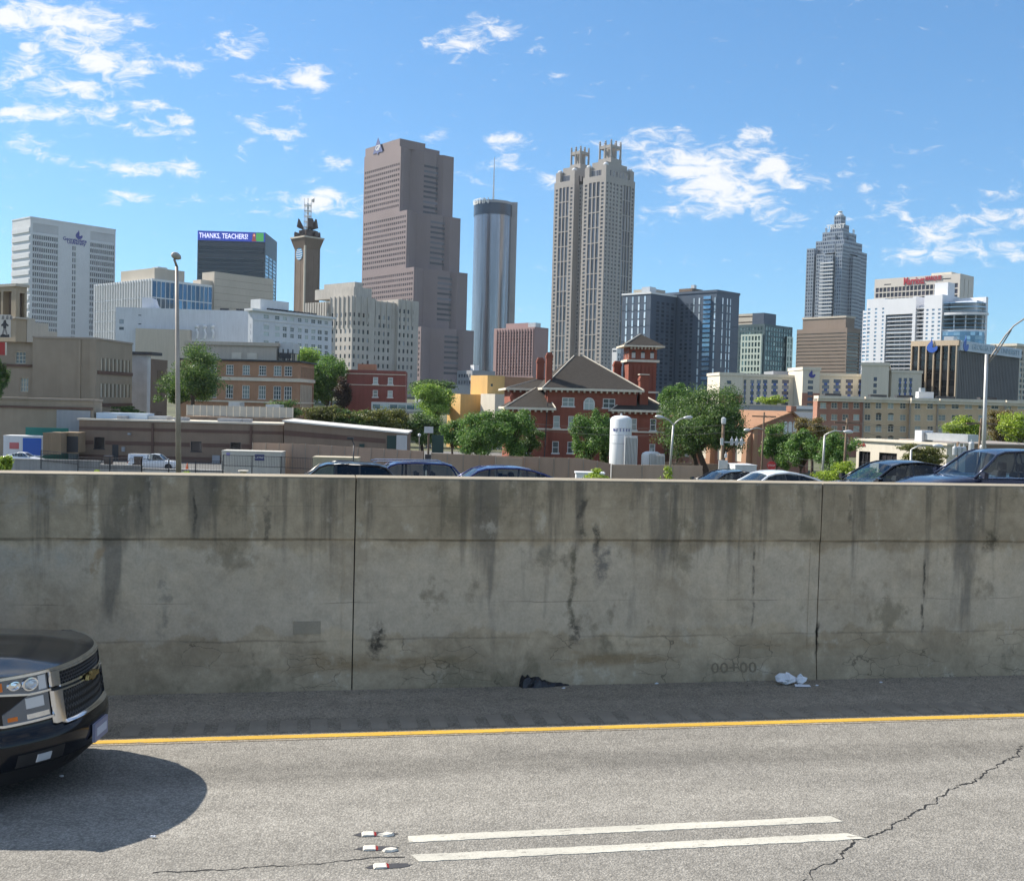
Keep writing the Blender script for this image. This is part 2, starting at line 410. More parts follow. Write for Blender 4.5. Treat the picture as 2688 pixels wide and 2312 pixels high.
# raised reflective pavement markers
M_MKW = mat('marker_white', (.60, .57, .50), .6, .3, 14, 0); M_RED = paint('marker_red', (.45, .03, .03), .25); M_GLUE = mat('marker_glue', (.055, .055, .06), .6)
def marker(px, py, label, i):
    p = G(px, py); th = thing('reflector_stud', label, 'road stud', (p.x, p.y, .001), _a + R(random.uniform(-5, 5)), 'reflector studs before the lane dashes'); th.scale = (.75, .75, .6)
    # low wedge: two sloped ends, red lens to the right
    b = MB(); prof = [(-.075, .002), (-.055, .022), (.045, .022), (.055, .016)]
    b.rings([[(x, -.05, .002), (x, -.047, z), (x, .047, z), (x, .05, .002)] for x, z in prof]); b.build('housing', M_MKW, th)
    b = MB(); b.rings([[(x, -.048, .003), (x, -.044, z), (x, .044, z), (x, .048, .003)] for x, z in [(.0553, .02), (.078, .004)]]); b.build('lens', M_RED, th)
    b = MB(); rnd = random.Random(i); n = 22
    pts = [(.07 + math.cos(2 * math.pi * k / n) * (.22 + rnd.uniform(-.02, .02)), math.sin(2 * math.pi * k / n) * (.058 + rnd.uniform(-.008, .008)), .0035) for k in range(n)]
    b.prism(pts, (0, 0, -.004)); b.build('adhesive_pad', M_GLUE, th)
for i, (px, py, lb) in enumerate([(968, 2190, 'white and red road stud on the top row, beside the upper dash'), (972, 2227, 'white and red road stud in the middle of the three'), (1000, 2274, 'white and red road stud closest to the camera')]):
    marker(px, py, lb, i)
for i, (px, py, lb) in enumerate([(1015, 2191, 'broken white stud stub beside the top stud'), (1026, 2232, 'broken white stud stub beside the middle stud')]):
    p = G(px, py); b = MB(); rnd = random.Random(40 + i)
    ring = [(math.cos(k * math.pi / 4) * (.06 + rnd.uniform(-.015, .02)), math.sin(k * math.pi / 4) * (.035 + rnd.uniform(-.01, .01))) for k in range(8)]
    b.rings([[(x, y, .002) for x, y in ring], [(x * .8, y * .8, .014 + rnd.uniform(0, .006)) for x, y in ring]])
    o = b.build('reflector_stump', M_MKW); o.location = p; o.rotation_euler = (0, 0, _a); tag(o, lb, 'road stud')

# the tar-black crack across the lane: a jagged trench of its own
def crack(name, pts_px, w0, label, seed, step=.028, jag=.05):
    rnd = random.Random(seed); pts = [G(*p) for p in pts_px]; path = []
    for a, c in zip(pts, pts[1:]):
        n = max(2, int((c - a).length / step))
        for i in range(n): path.append(a.lerp(c, i / n))
    b = MB(); prev = None; off = slow = 0; wide = 1
    for i, p in enumerate(path):
        d = (path[min(i + 1, len(path) - 1)] - path[max(i - 1, 0)]).normalized(); nn = Vector((-d.y, d.x, 0))
        slow = slow * .97 + rnd.uniform(-jag, jag) * .35; off = off * .35 + rnd.uniform(-jag, jag) * .35; wide = wide * .85 + .15 * rnd.uniform(.1, 1.9); w = w0 * wide * rnd.uniform(.35, 1.3)
        q = p + nn * (off + slow); z = Vector((0, 0, .003))
        cur = (q - nn * w + z, q + nn * w + z)
        if prev: b.quad(prev[0], cur[0], cur[1], prev[1])
        prev = cur
    o = b.build(name, M_CRACK); return tag(o, label, 'crack')
M_CRACK = paint('crack_tar', (.012, .012, .013), .9)
crack('pavement_crack', [(2688, 1958), (2560, 2040), (2440, 2110), (2330, 2165), (2240, 2205), (2170, 2265), (2105, 2318)], .008, 'long jagged black crack running diagonally across the lane', 3)
crack('pavement_crack', [(400, 2292), (640, 2278), (840, 2268), (1000, 2250), (1078, 2247)], .006, 'thin broken crack leading to the road studs', 5, .04, .03)

# rumble strip: a row of shallow ground-in grooves at the shoulder edge
M_RUM = mat('rumble_groove', (.245, .21, .163), .9, .2, 2, 0)
rs = road_obj(thing('rumble_strip', 'row of ground-in rumble grooves beside the yellow line', 'rumble strip'))
rm = MB().rings([[(math.sin(a) * .09, y, .0055 + .002 * (1 - abs(math.cos(a)))) for a in (-1.3, -.6, 0, .6, 1.3)] for y in (-.2, .2)], closed=False, cap=False).mesh('groove', M_RUM)
for i in range(90):
    link('groove', rm, rs, loc=(-6 + i * .31, T_YEL + .36, 0))

# ------------------------------------------------------------------ median wall
STAINS = [(253, 1290, 1460, .05, (.50, .44, .34), .9), (262, 1440, 1520, .07, (.36, .25, .14), .7), (60, 1280, 1340, .5, (.34, .32, .28), .5), (30, 1440, 1500, .6, (.42, .40, .34), .5),
 (985, 1640, 1735, .13, (.035, .032, .027), .9), (1505, 1440, 1660, .055, (.13, .115, .08), .85), (1430, 1440, 1500, .3, (.16, .145, .105), .6), (1568, 1385, 1450, .05, (.03, .03, .028), .8),
 (1585, 1440, 1540, .12, (.10, .10, .098), .7), (1505, 1640, 1690, .09, (.045, .042, .034), .85), (2605, 1400, 1450, .14, (.085, .075, .05), .8), (2432, 1480, 1660, .025, (.05, .046, .038), .8),
 (1984, 1440, 1640, .025, (.06, .055, .046), .7), (2150, 1640, 1720, .03, (.03, .028, .024), .9), (1530, 1310, 1420, .06, (.05, .048, .042), .7), (700, 1300, 1440, .05, (.06, .058, .05), .6),
 (510, 1290, 1400, .03, (.045, .043, .038), .7), (365, 1300, 1360, .03, (.05, .048, .042), .6), (430, 1520, 1680, .10, (.17, .165, .145), .5), (2240, 1300, 1400, .05, (.05, .048, .042), .6)]
def m_wall():
    t = MT('stained_concrete'); tc = t.coord(); sx = t.nd('ShaderNodeSeparateXYZ'); t.L.new(tc, sx.inputs[0]); X, Y, Z = sx.outputs
    base = t.mix(t.ramp(t.noise(1.3, 6, .65), .36, .64), (.345, .278, .19), (.520, .425, .298))
    # lighter poured band in the middle, ragged lower and upper edges
    e1 = t.ramp(t.noise(2.2, 5, .6, t.coord((1, 1, .4))), .3, .7, -.12, .12, False)
    zz = t.math('ADD', Z, e1)
    mid = t.math('MULTIPLY', t.ramp(zz, .62, .68), t.ramp(zz, WALL_H - .86, WALL_H - .78, 1, 0))
    c = t.mix(t.math('MULTIPLY', mid, t.ramp(t.noise(.9, 5, .6, t.coord(loc=(4, 0, 2))), .35, .6, .25, .75)), base, (.500, .432, .335))
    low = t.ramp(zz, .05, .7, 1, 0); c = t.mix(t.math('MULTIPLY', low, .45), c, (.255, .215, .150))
    rust = t.math('MULTIPLY', t.ramp(t.noise(.9, 5, .6, t.coord((.5, 1, 2.2), loc=(3, 0, 0))), .5, .68), t.math('MULTIPLY', t.ramp(Z, .16, .3), t.ramp(Z, .62, .42)))
    c = t.mix(t.math('MULTIPLY', rust, .6), c, (.20, .125, .05))
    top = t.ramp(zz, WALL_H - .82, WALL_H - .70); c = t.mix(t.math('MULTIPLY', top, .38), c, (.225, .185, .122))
    # runs of dirt from the top
    st = t.noise(1.0, 7, .62, t.coord((4.2, 1, .28)))
    reach = t.math('SUBTRACT', st, t.math('MULTIPLY', t.math('SUBTRACT', WALL_H, Z), .12))
    c = t.mix(t.math('MULTIPLY', t.ramp(reach, .45, .66), .6), c, (.062, .060, .054))
    st2 = t.noise(1.0, 5, .6, t.coord((1.6, 1, .22), loc=(9, 0, 0)))
    c = t.mix(t.math('MULTIPLY', t.ramp(t.math('SUBTRACT', st2, t.math('MULTIPLY', t.math('SUBTRACT', WALL_H, Z), .06)), .52, .62), .55), c, (.085, .084, .078))
    # olive seep patches, pale efflorescence, blotches
    bl = t.noise(1.7, 6, .65, t.coord((1, 1, .8), loc=(5, 2, 1))); c = t.mix(t.math('MULTIPLY', t.ramp(bl, .54, .66), .62), c, (.185, .158, .105))
    pl = t.noise(3.1, 6, .7, t.coord((1, 1, .7), loc=(1, 7, 3))); c = t.mix(t.math('MULTIPLY', t.ramp(pl, .57, .72), .5), c, (.56, .50, .40))
    # single stains where the wall shows them: (column s, top z, foot z, half width, colour, strength)
    wsh = t.ramp(t.noise(2.6, 5, .65), .25, .75, -1.3, 1.3, False); bsh = t.ramp(t.noise(7, 4, .7), .32, .6)
    for (px, y0, y1, wd, cc, am) in STAINS:
        s_, za = wall_px(px, y0); zb_ = wall_px(px, y1)[1]
        g = t.ramp(t.math('ABSOLUTE', t.math('ADD', t.math('SUBTRACT', X, s_), t.math('MULTIPLY', wsh, wd))), wd * .25, wd, 1, 0)
        g = t.math('MULTIPLY', g, t.math('MULTIPLY', t.ramp(Z, za + .08, za - .04), t.ramp(Z, zb_ - .1, zb_ + .12)))
        c = t.mix(t.math('MULTIPLY', t.math('MULTIPLY', g, bsh), am), c, cc)
    # seams
    wobz = t.math('ADD', Z, t.ramp(t.noise(1.1, 4), .3, .7, -.018, .018, False)); brk = t.ramp(t.noise(.8, 3, .5, t.coord((1, 1, 0))), .38, .55)
    for (h, wd, amt) in ((WALL_H - .715, .024, .42), (.585, .018, .3), (1.02, .009, .5), (WALL_H - .32, .006, .25)):
        g = t.math('ABSOLUTE', t.math('SUBTRACT', wobz, h))
        c = t.mix(t.math('MULTIPLY', t.math('MULTIPLY', t.ramp(g, wd * .2, wd, 1, 0), brk if h != 1.02 else t.math('SUBTRACT', 1.0, brk)), amt), c, (.06, .055, .045))
    # map-cracking near the foot
    dv = t.nd('ShaderNodeTexVoronoi', feature='DISTANCE_TO_EDGE'); dv.inputs['Scale'].default_value = 3.1
    wv = t.nd('ShaderNodeVectorMath', operation='ADD'); nz = t.nd('ShaderNodeTexNoise'); nz.inputs['Scale'].default_value = 5; nz.inputs['Detail'].default_value = 6
    t.L.new(tc, nz.inputs['Vector']); sc_ = t.nd('ShaderNodeVectorMath', operation='SCALE'); t.L.new(nz.outputs['Color'], sc_.inputs[0]); sc_.inputs['Scale'].default_value = .22
    t.L.new(t.coord((.75, 1, 2.0)), wv.inputs[0]); t.L.new(sc_.outputs[0], wv.inputs[1]); t.L.new(wv.outputs[0], dv.inputs['Vector'])
    ck = t.math('MULTIPLY', t.ramp(dv.outputs['Distance'], .004, .02, 1, 0), t.math('MULTIPLY', t.ramp(Z, .7, .5), t.ramp(t.noise(1.1, 3, .5, t.coord(loc=(2, 0, 5))), .47, .56)))
    c = t.mix(t.math('MULTIPLY', ck, .5), c, (.05, .043, .032))
    fg = t.noise(38, 3, .7); fm = t.noise(9, 3, .65)
    c = t.scale_col(c, t.math('MULTIPLY', t.ramp(fg, .3, .7, .93, 1.07, False), t.ramp(fm, .3, .7, .90, 1.10, False)))
    t.set(col=c, rough=.92, spec=.2)
    t.bump(t.math('ADD', t.math('MULTIPLY', fg, .25), t.math('SUBTRACT', fm, ck)), .35, .012)
    return t.m
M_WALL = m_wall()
M_LITTOP_PATCH = mat('lit_top_and_patch', (.29, .252, .19), .9, .2, 1.2, 0)  # top tone picked to imitate the sunlit top edge; the patch shares it
J1 = wall_px(930, 1500)[0]; J2 = wall_px(2154, 1500)[0]
mw = road_obj(thing('median_wall', 'tall stained concrete median wall along the highway shoulder', 'wall'))
def panel(s0, s1, seed):
    prof = [(.0, -.3), (.0, .02), (.035, .30), (.045, .55), (.045, WALL_H - .73), (.028, WALL_H - .70), (.028, WALL_H - .012), (.04, WALL_H),
            (WALL_T - .01, WALL_H), (WALL_T, WALL_H - .01), (WALL_T, -.3)]
    rnd = random.Random(seed); n = max(6, int((s1 - s0) / .6)); rs_ = []
    for i in range(n + 1):
        s_ = s0 + (s1 - s0) * i / n
        rs_.append([(s_, t_ + (rnd.uniform(-.004, .004) if 1 < k < 7 else 0), z + (rnd.uniform(-.008, .008) if k in (4, 5) else 0)) for k, (t_, z) in enumerate(prof)])
    for r in rs_: r.reverse()
    b = MB(); b.rings(rs_)
    return b.build('panel', M_WALL, mw)
gap = .007
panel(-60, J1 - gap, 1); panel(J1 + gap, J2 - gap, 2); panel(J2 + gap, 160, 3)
for s0_, s1_ in ((-60, J1 - gap), (J1 + gap, J2 - gap), (J2 + gap, 160)): MB().box(s0_, s1_, .034, WALL_T - .005, WALL_H + .001, WALL_H + .014).build('lit_top_strip', M_LITTOP_PATCH, mw)  # slab added so the wall top reads as sunlit
MB().box(J1 - gap, J1 + gap, .09, WALL_T - .05, 0, WALL_H - .03).build('joint_filler', M_CRACK, mw)
MB().box(J2 - gap, J2 + gap, .09, WALL_T - .05, 0, WALL_H - .03).build('joint_filler', M_CRACK, mw)
# raised form line beside each joint, patched plate and stamped station figures
b = MB(); b.box(J1 - .135, J1 - .118, .036, .06, .05, WALL_H - .74); b.build('form_line', M_WALL, mw)
b = MB(); b.box(J2 - .13, J2 - .112, .036, .06, .05, WALL_H - .74); b.build('form_line', M_WALL, mw)
sp, zp = wall_px(806, 1649); b = MB(); b.box(sp - .155, sp + .155, .036, .06, zp - .075, zp + .075); b.build('patch', M_LITTOP_PATCH, mw)
sp, zp = wall_px(1928, 1754)
text('00+00', .19, paint('stamp_dark', (.215, .175, .12), .95), mw, (sp, .035 * (zp - .02) / .28 - .003, zp), (R(83), 0, 0), 'station_figures', .003, sx=1.25)

# ------------------------------------------------------------------ litter
def crumple(name, label, cat, px, py, size, mt, seed, n=(14, 9), flat=.5, group=None, z=.005):
    rnd = random.Random(seed); p = G(px, py); b = MB(); rs_ = []
    for j in range(n[1]):
        ph = math.pi * j / (n[1] - 1); ring = []
        for i in range(n[0]):
            a = 2 * math.pi * i / n[0]; k = rnd.uniform(.55, 1.15)
            x = math.cos(a) * math.sin(ph) * size[0] * k; y = math.sin(a) * math.sin(ph) * size[1] * k; zz = (1 - math.cos(ph)) * size[2] * .5 * rnd.uniform(.7, 1.1)
            ring.append((x, y, max(.0, zz)))
        rs_.append(ring)
    b.rings(rs_); o = b.build(name, mt); o.location = (p.x, p.y, z); o.rotation_euler = (0, 0, _a); return tag(o, label, cat, group)
M_BAG = paint('trash_black', (.010, .012, .018), .38); M_PAPER = mat('litter_white', (.68, .70, .74), .7, .2, 6, 0)
# black rag: a heap that tapers into a tail to the right
rnd = random.Random(5); b = MB(); rs_ = []
for i in range(19):
    f_ = i / 18; w = .13 * (1 - f_) ** .7 + .015; h = .155 * math.sin(math.pi * min(1, (f_ + .12) * 1.35) ** .8 * .62 + .5) * (1 - f_) ** .9 + .012
    if i == 0: w, h = .05, .06
    rs_.append([(f_ * .62 + rnd.uniform(-.008, .008), math.cos(a) * w * rnd.uniform(.8, 1.1), max(0, math.sin(a)) * h * rnd.uniform(.72, 1.12)) for a in [k * math.pi / 7 for k in range(8)]])
for r in rs_: r.reverse()
b.rings(rs_); o = b.build('trash_bag', M_BAG); p = G(1362, 1800); o.location = (p.x, p.y, .005); o.rotation_euler = (0, 0, _a - .03)
tag(o, 'crumpled black plastic rag lying against the wall foot', 'trash')
crumple('crumpled_paper', 'larger crumpled white paper beside the wall foot', 'trash', 2062, 1797, (.13, .08, .15), M_PAPER, 11, (9, 6))
crumple('crumpled_paper', 'smaller crumpled white paper with a flat corner', 'trash', 2100, 1797, (.09, .06, .13), M_PAPER, 12, (8, 6))
b = MB(); b.prism([(-.1, -.03, .012), (.1, -.04, .008), (.11, .03, .012), (-.08, .04, .02)], (0, 0, -.006)); o = b.build('paper_scrap', M_PAPER); p = G(2105, 1803); o.location = (p.x, p.y, .01); o.rotation_euler = (0, 0, _a); tag(o, 'flat white paper scrap under the crumpled papers', 'trash')
for i, (px, py, lb) in enumerate([(2145, 1801, 'tiny white crumb on the shoulder right of the papers'), (1723, 1796, 'tiny pale crumb at the wall foot past the black rag'), (2312, 1793, 'tiny pale crumb at the wall foot near the right joint'), (1480, 1808, 'small pale scrap at the tail of the black rag'), (162, 2040, 'tiny white scrap in the shadow under the car'), (402, 2199, 'tiny white crumb in the car shadow on the lane')]):
    crumple('litter_crumb', lb, 'trash', px, py, (.03, .015, .02), M_PAPER, 60 + i, (6, 4))

# grit swept against the wall foot and along the shoulder
rnd = random.Random(77); b = MB()
for i in range(900):
    sx_, ty = rnd.uniform(-9, 26), -abs(rnd.gauss(0, .10)) - .012 if i < 650 else rnd.uniform(-1.5, -.05); q = rnd.uniform(.004, .013) * (1.6 if rnd.random() < .06 else 1); a0 = rnd.uniform(0, 6)
    base = [(sx_ + math.cos(a0 + k * 2.09) * q * rnd.uniform(.7, 1.3), ty + math.sin(a0 + k * 2.09) * q, .0035) for k in range(3)]; b.add(base + [(sx_, ty, .004 + q * rnd.uniform(.6, 1.1))], [(0, 1, 3), (1, 2, 3), (2, 0, 3)])
road_obj(b.build('gravel', mat('grit', (.16, .14, .11), .95, .5, 30, 0), kind='stuff'))
# ------------------------------------------------------------------ ground
M_GROUND = mat('ground_earth', (.10, .105, .06), .95, .4, .05, 0)
M_LOT = mat('lot_asphalt', (.16, .16, .155), .9, .2, .3, 0)
b = MB(); rows = [(-400, -.05), (-30, -.03), (0, -.03), (29, -.03), (33, -.6), (44, -5.5), (110, -5.6), (210, -5.6), (330, -2), (600, 6), (1000, 14), (2500, 20), (12000, 20)]
cols = [-9000, -2500, -900, -300, -100, -40, 0, 40, 100, 300, 900, 2500, 9000]
vs = [(s_, t_, z) for (t_, z) in rows for s_ in cols]; n = len(cols)
b.add(vs, [(j * n + i, j * n + i + 1, (j + 1) * n + i + 1, (j + 1) * n + i) for j in range(len(rows) - 1) for i in range(n - 1)])
road_obj(b.build('ground', M_GROUND, kind='structure'))
FAR_ROAD = m_asphalt('far_asphalt', (.19, .185, .17), (.15, .15, .14)); b = MB()
for (t0, z0), (t1, z1) in zip([(WALL_T + .01, .98), (12, .92), (14.5, .70), (19.5, .01), (28.5, -.02)], [(12, .92), (14.5, .70), (19.5, .01), (28.5, -.02)]): b.quad((-200, t0, z0), (260, t0, z0), (260, t1, z1), (-200, t1, z1))
road_obj(b.build('far_road', FAR_ROAD, kind='structure'))
_lot = MB(); _lot.quad((-260, 104, -5.48), (0, 104, -5.48), (0, 190, -5.48), (-260, 190, -5.48)); _lot.build('parking_lot', M_LOT, kind='structure')

# ------------------------------------------------------------------ building kit
class Bld:
    """a block seen on its corner: local x runs along the right face, local y along the left face"""
    def __init__(s, name, label, x, y, Z, yaw, xl=None, xr=None, zb=-6.0, cat='building', group=None, wl=None, wr=None):
        s.px, s.py, s.Z, s.zb = x, y, Z, zb
        s.C = P(x, y, Z); s.a = R(yaw); s.H = s.C.z - zb
        s.d1 = Vector((math.cos(s.a), math.sin(s.a), 0)); s.d2 = Vector((-math.sin(s.a), math.cos(s.a), 0))
        s.e = thing(name, label, cat, (s.C.x, s.C.y, zb), s.a, group)
        s.wr = wr if wr else s.U('R', xr); s.wl = wl if wl else s.U('L', xl)
        s.wm = MB(); s.pm = {}
    def hit(s, face, px, py, plane=0.0):
        nrm, base = (s.d2, s.C + s.d2 * plane) if face == 'R' else (s.d1, s.C + s.d1 * plane)
        d = ray(px, py); k = (base - CAM).dot(nrm) / d.dot(nrm); p = CAM + d * k; q = p - s.C
        return (q.dot(s.d1) if face == 'R' else q.dot(s.d2)), p.z - s.zb
    def U(s, face, px, py=None, plane=0.0): return s.hit(face, px, s.py if py is None else py, plane)[0]
    def Zc(s, py, px=None): return P(s.px if px is None else px, py, s.Z).z - s.zb
    def fn(s, face, plane=0.0):
        if face == 'R': return lambda u, z, d: (u, plane + d, z)
        return lambda u, z, d: (plane + d, u, z)
    def facade(s, face, u0, u1, z0, z1, opens=(), depth=.25, plane=0.0, mb=None, pane=None, win=None, lip=0):
        """wall plane with real recessed openings; pane: material of one joined sheet of panes, win: material of separate windows"""
        mb = mb or s.wm; f = s.fn(face, plane); e = 4
        opens = [(max(u0, a), min(u1, c), max(z0, g), min(z1, h)) for a, c, g, h in opens]
        opens = [o for o in opens if o[1] - o[0] > .02 and o[3] - o[2] > .02]
        us = sorted({round(v, e) for o in opens for v in o[:2]} | {round(u0, e), round(u1, e)})
        zs = sorted({round(v, e) for o in opens for v in o[2:]} | {round(z0, e), round(z1, e)})
        iu = {v: i for i, v in enumerate(us)}; iz = {v: i for i, v in enumerate(zs)}; hole = set()
        for o in opens:
            a, c, g, h = [round(v, e) for v in o]
            for i in range(iu[a], iu[c]):
                for j in range(iz[g], iz[h]): hole.add((i, j))
            A, B, Cc, D = (o[0], o[2]), (o[1], o[2]), (o[1], o[3]), (o[0], o[3])
            for p, q in ((A, B), (B, Cc), (Cc, D), (D, A)):
                mb.quad(f(*p, 0), f(*q, 0), f(*q, depth), f(*p, depth))
            if pane is not None:
                s.pm.setdefault(pane.name, (pane, MB()))[1].quad(f(*A, depth), f(*B, depth), f(*Cc, depth), f(*D, depth))
            if win is not None: s.window(face, o, depth, plane, win)
        i0 = 0
        for j in range(len(zs) - 1):                     # merge runs of solid cells
            i = 0
            while i < len(us) - 1:
                if (i, j) in hole: i += 1; continue
                k = i
                while k < len(us) - 1 and (k, j) not in hole: k += 1
                mb.quad(f(us[i], zs[j], 0), f(us[k], zs[j], 0), f(us[k], zs[j + 1], 0), f(us[i], zs[j + 1], 0)); i = k
    def window(s, face, o, depth, plane, win):
        w, h = o[1] - o[0], o[3] - o[2]; c = s.fn(face, plane)((o[0] + o[1]) / 2, (o[2] + o[3]) / 2, depth - .05)
        rot = (0, 0, 0) if face == 'R' else (0, 0, -R(90))
        if not isinstance(win, tuple):
            return link('window', shared_box('window' + win.name, (w + .02, .1, h + .02), win), s.e, loc=c, rot=rot)
        gm, fm, nx, nz, ft = win                          # glass, frame, muntin counts, bar width
        k = ('fr', gm.name, fm.name, round(w, 2), round(h, 2), nx, nz)
        if k not in SHARED:
            b = MB(); t = ft
            b.box(-w / 2 - t, -w / 2 + t, -.14, .05, -h / 2, h / 2); b.box(w / 2 - t, w / 2 + t, -.14, .05, -h / 2, h / 2)
            b.box(-w / 2 - t, w / 2 + t, -.145, .05, h / 2 - t, h / 2 + t); b.box(-w / 2 - t * 1.6, w / 2 + t * 1.6, -.2, .05, -h / 2 - t, -h / 2 + t)
            for i in range(1, nx): x = -w / 2 + w * i / nx; b.box(x - t * .45, x + t * .45, -.06, .04, -h / 2 + t, h / 2 - t)
            for i in range(1, nz): z = -h / 2 + h * i / nz; b.box(-w / 2 + t, w / 2 - t, -.065, .04, z - t * .45, z + t * .45)
            SHARED[k] = b.mesh('window', fm)
        wo = link('window', SHARED[k], s.e, loc=c, rot=rot)
        link('pane', shared_box('pane' + gm.name, (w, .04, h), gm), wo, loc=(0, .02, 0))
        return wo
    def shell(s, x0, x1, y0, y1, z0, z1, skip='', mb=None):
        """plain closed block without the named faces (R front, L left)"""
        mb = mb or s.wm
        v = [(x0, y0, z0), (x1, y0, z0), (x1, y1, z0), (x0, y1, z0), (x0, y0, z1), (x1, y0, z1), (x1, y1, z1), (x0, y1, z1)]
        fs = [(4, 5, 6, 7), (1, 2, 6, 5), (2, 3, 7, 6)]
        if 'R' not in skip: fs.append((0, 1, 5, 4))
        if 'L' not in skip: fs.append((3, 0, 4, 7))
        mb.add(v, fs)
    def part(s, name, mt, mb, smooth=False, kind=None, parent=None): return mb.build(name, mt, parent or s.e, smooth, kind)
    def box(s, name, mt, *a): return MB().box(*a).build(name, mt, s.e)
    def done(s, mt, name='wall', pane_name='window_panes'):
        if s.wm.v: s.wm.build(name, mt, s.e)
        for pm, mb in s.pm.values():
            mb.build(pane_name, pm, s.e, kind='stuff')
        return s
def grid(u0, u1, n, fu, z0, z1, m, fz):
    du, dz = (u1 - u0) / n, (z1 - z0) / m
    return [(u0 + du * (i + .5 - fu / 2), u0 + du * (i + .5 + fu / 2), z0 + dz * (j + .5 - fz / 2), z0 + dz * (j + .5 + fz / 2)) for i in range(n) for j in range(m)]

G_DARK = glass('glass_dark'); G_BLUE = glass('glass_blue', (.05, .11, .19), (.10, .19, .29), .3, .06, .45)
G_SKY = glass('glass_sky', (.16, .27, .38), (.30, .42, .52), .4, .06, .55); G_GREY = glass('glass_grey', (.07, .085, .11), (.22, .24, .27), .25, .1, .2)
G_HAZE = glass('glass_tower', (.10, .105, .125), (.17, .175, .19), .3, .12, .25); G_BLACK = glass('glass_black', (.018, .018, .022), (.06, .055, .06), .2, .08)
G_GREEN = glass('glass_green', (.12, .20, .20), (.30, .38, .36), .3, .08, .3); G_CURT = glass('glass_curtain', (.05, .065, .075), (.34, .39, .38), .55, .12)
M_WHITE = mat('white_concrete', (.62, .63, .64), .8, .07, .05, .06); M_PALE = mat('pale_painted_brick', (.56, .58, .62), .85, .1, .08, .1)
M_TAN = mat('tan_concrete', (.47, .42, .35), .85, .09, .06, .08); M_STONE = mat('grey_limestone', (.43, .40, .36), .85, .14, .08, .16)
M_PINK = mat('pink_granite', (.232, .182, .180), .6, .09, .03, .05); M_PINK2 = mat('rose_granite', (.33, .22, .21), .7, .08, .05, .06)
M_GRAN = mat('buff_granite', (.335, .308, .285), .7, .07, .04, .06); M_NAVY = mat('slate_panel', (.075, .10, .14), .5, .1, .1, .06)
M_GPANEL = mat('grey_panel', (.30, .31, .33), .5, .08, .1, .06); M_CREAM = mat('cream_stucco', (.62, .565, .47), .85, .07, .1, .08)
M_BRICK = mat('red_brick', (.23, .075, .05), .9, .14, .5, .1); M_BRICK2 = mat('orange_brick', (.37, .215, .135), .9, .12, .4, .08)
M_BRICK3 = mat('brown_brick', (.235, .175, .130), .9, .1, .4, .06); M_BRICK4 = mat('dark_brick_band', (.135, .085, .068), .9, .12, .4, .05)
M_TBRICK = mat('tan_brick', (.30, .25, .19), .9, .1, .4, .06); M_DBRICK = mat('dorm_brick', (.34, .17, .12), .9, .12, .4, .06)
M_DTAN = mat('dorm_tan_brick', (.56, .42, .275), .9, .08, .4, .06); M_TRIM = mat('cream_trim', (.62, .56, .46), .8, .1, .5, .05)
M_YELLOW = mat('yellow_stucco', (.62, .40, .16), .85, .08, .2, .08); M_STEEL = mat('galvanised', (.48, .49, .50), .45, .12, .6, .06, .5, .5)
M_DKMETAL = paint('dark_metal', (.035, .035, .04), .5); M_WFRAME = paint('white_frame', (.68, .68, .66), .5); M_ROOF = mat('roof_shingle', (.062, .056, .050), .95, .16, 2.5, 0, .05)
M_BRONZE = mat('bronze_fin', (.30, .255, .21), .5, .08, .2, .05); M_BROWN = mat('brown_masonry', (.17, .125, .095), .85, .12, .08, .1)
M_PURPLE = paint('logo_indigo', (.045, .05, .26), .5); M_LOGOB = paint('logo_blue', (.03, .10, .42), .45)

def flame(parent, loc, rot, size, mt, name='emblem'):
    """flame emblem: bowl shape with a curling tongue"""
    pts = []
    for k in range(13):
        a = math.pi * (1.0 + k / 12); pts.append((math.cos(a) * .5, math.sin(a) * .48))
    pts += [(.42, .12), (.25, .02), (.12, -.06), (.02, .05), (.06, .3), (.02, .52), (-.08, .78), (-.12, .55), (-.28, .38), (-.42, .2)]
    b = MB(); b.prism([(x * size, 0, z * size) for x, z in pts], (0, .12, 0))
    o = b.build(name, mt, parent); o.location = loc; o.rotation_euler = rot; return o
LROT = -R(90)

# ------------------------------------------------------------------ towers, back row first
G_RIB = glass('glass_ribbon', (.035, .03, .04), (.10, .09, .11), .35, .35)
# white university tower
B = Bld('university_tower', 'tall white slab tower with blue flame emblem near its roof', 80, 572, 900, 50, 32, 304)
zt = B.H; zb_ = B.Zc(905); uA, uB = B.U('R', 86), B.U('R', 153); uC, uD = B.U('R', 237), B.U('R', 301); uE, uF = B.U('R', 190), B.U('R', 201)
z1 = B.Zc(612); nr = 18; step = (z1 - zb_) / nr
ops = grid(uA, uB, 12, .7, zb_, z1, nr, .66) + grid(uC, uD, 12, .7, zb_, z1, nr, .66) + grid(uE, uF, 2, .62, zb_, z1 - step, nr - 1, .7)
lou = [(uA, uB, B.Zc(608), B.Zc(584)), (uC, uD, B.Zc(608), B.Zc(584))]
B.facade('R', 0, B.wr, 0, zt, ops + lou, 1.2, pane=G_GREY)
mb = MB()
for (a, c, g, h) in lou:
    for k in range(24): u = a + (c - a) * (k + .5) / 24; mb.box(u - .32, u + .32, .35, 1.0, g, h)
B.part('louvre_fins', M_WHITE, mb, kind='stuff')
mb = MB()                                                     # window mullions that stand proud
for (a, c) in ((uA, uB), (uC, uD)):
    for k in range(13): u = a + (c - a) * k / 12; mb.box(u - .22, u + .22, -.35, .0, zb_, z1)
B.part('mullions', M_WHITE, mb, kind='stuff')
B.facade('L', 0, B.wl, 0, zt); B.shell(0, B.wr, 0, B.wl, 0, zt, 'RL')
nb = 14
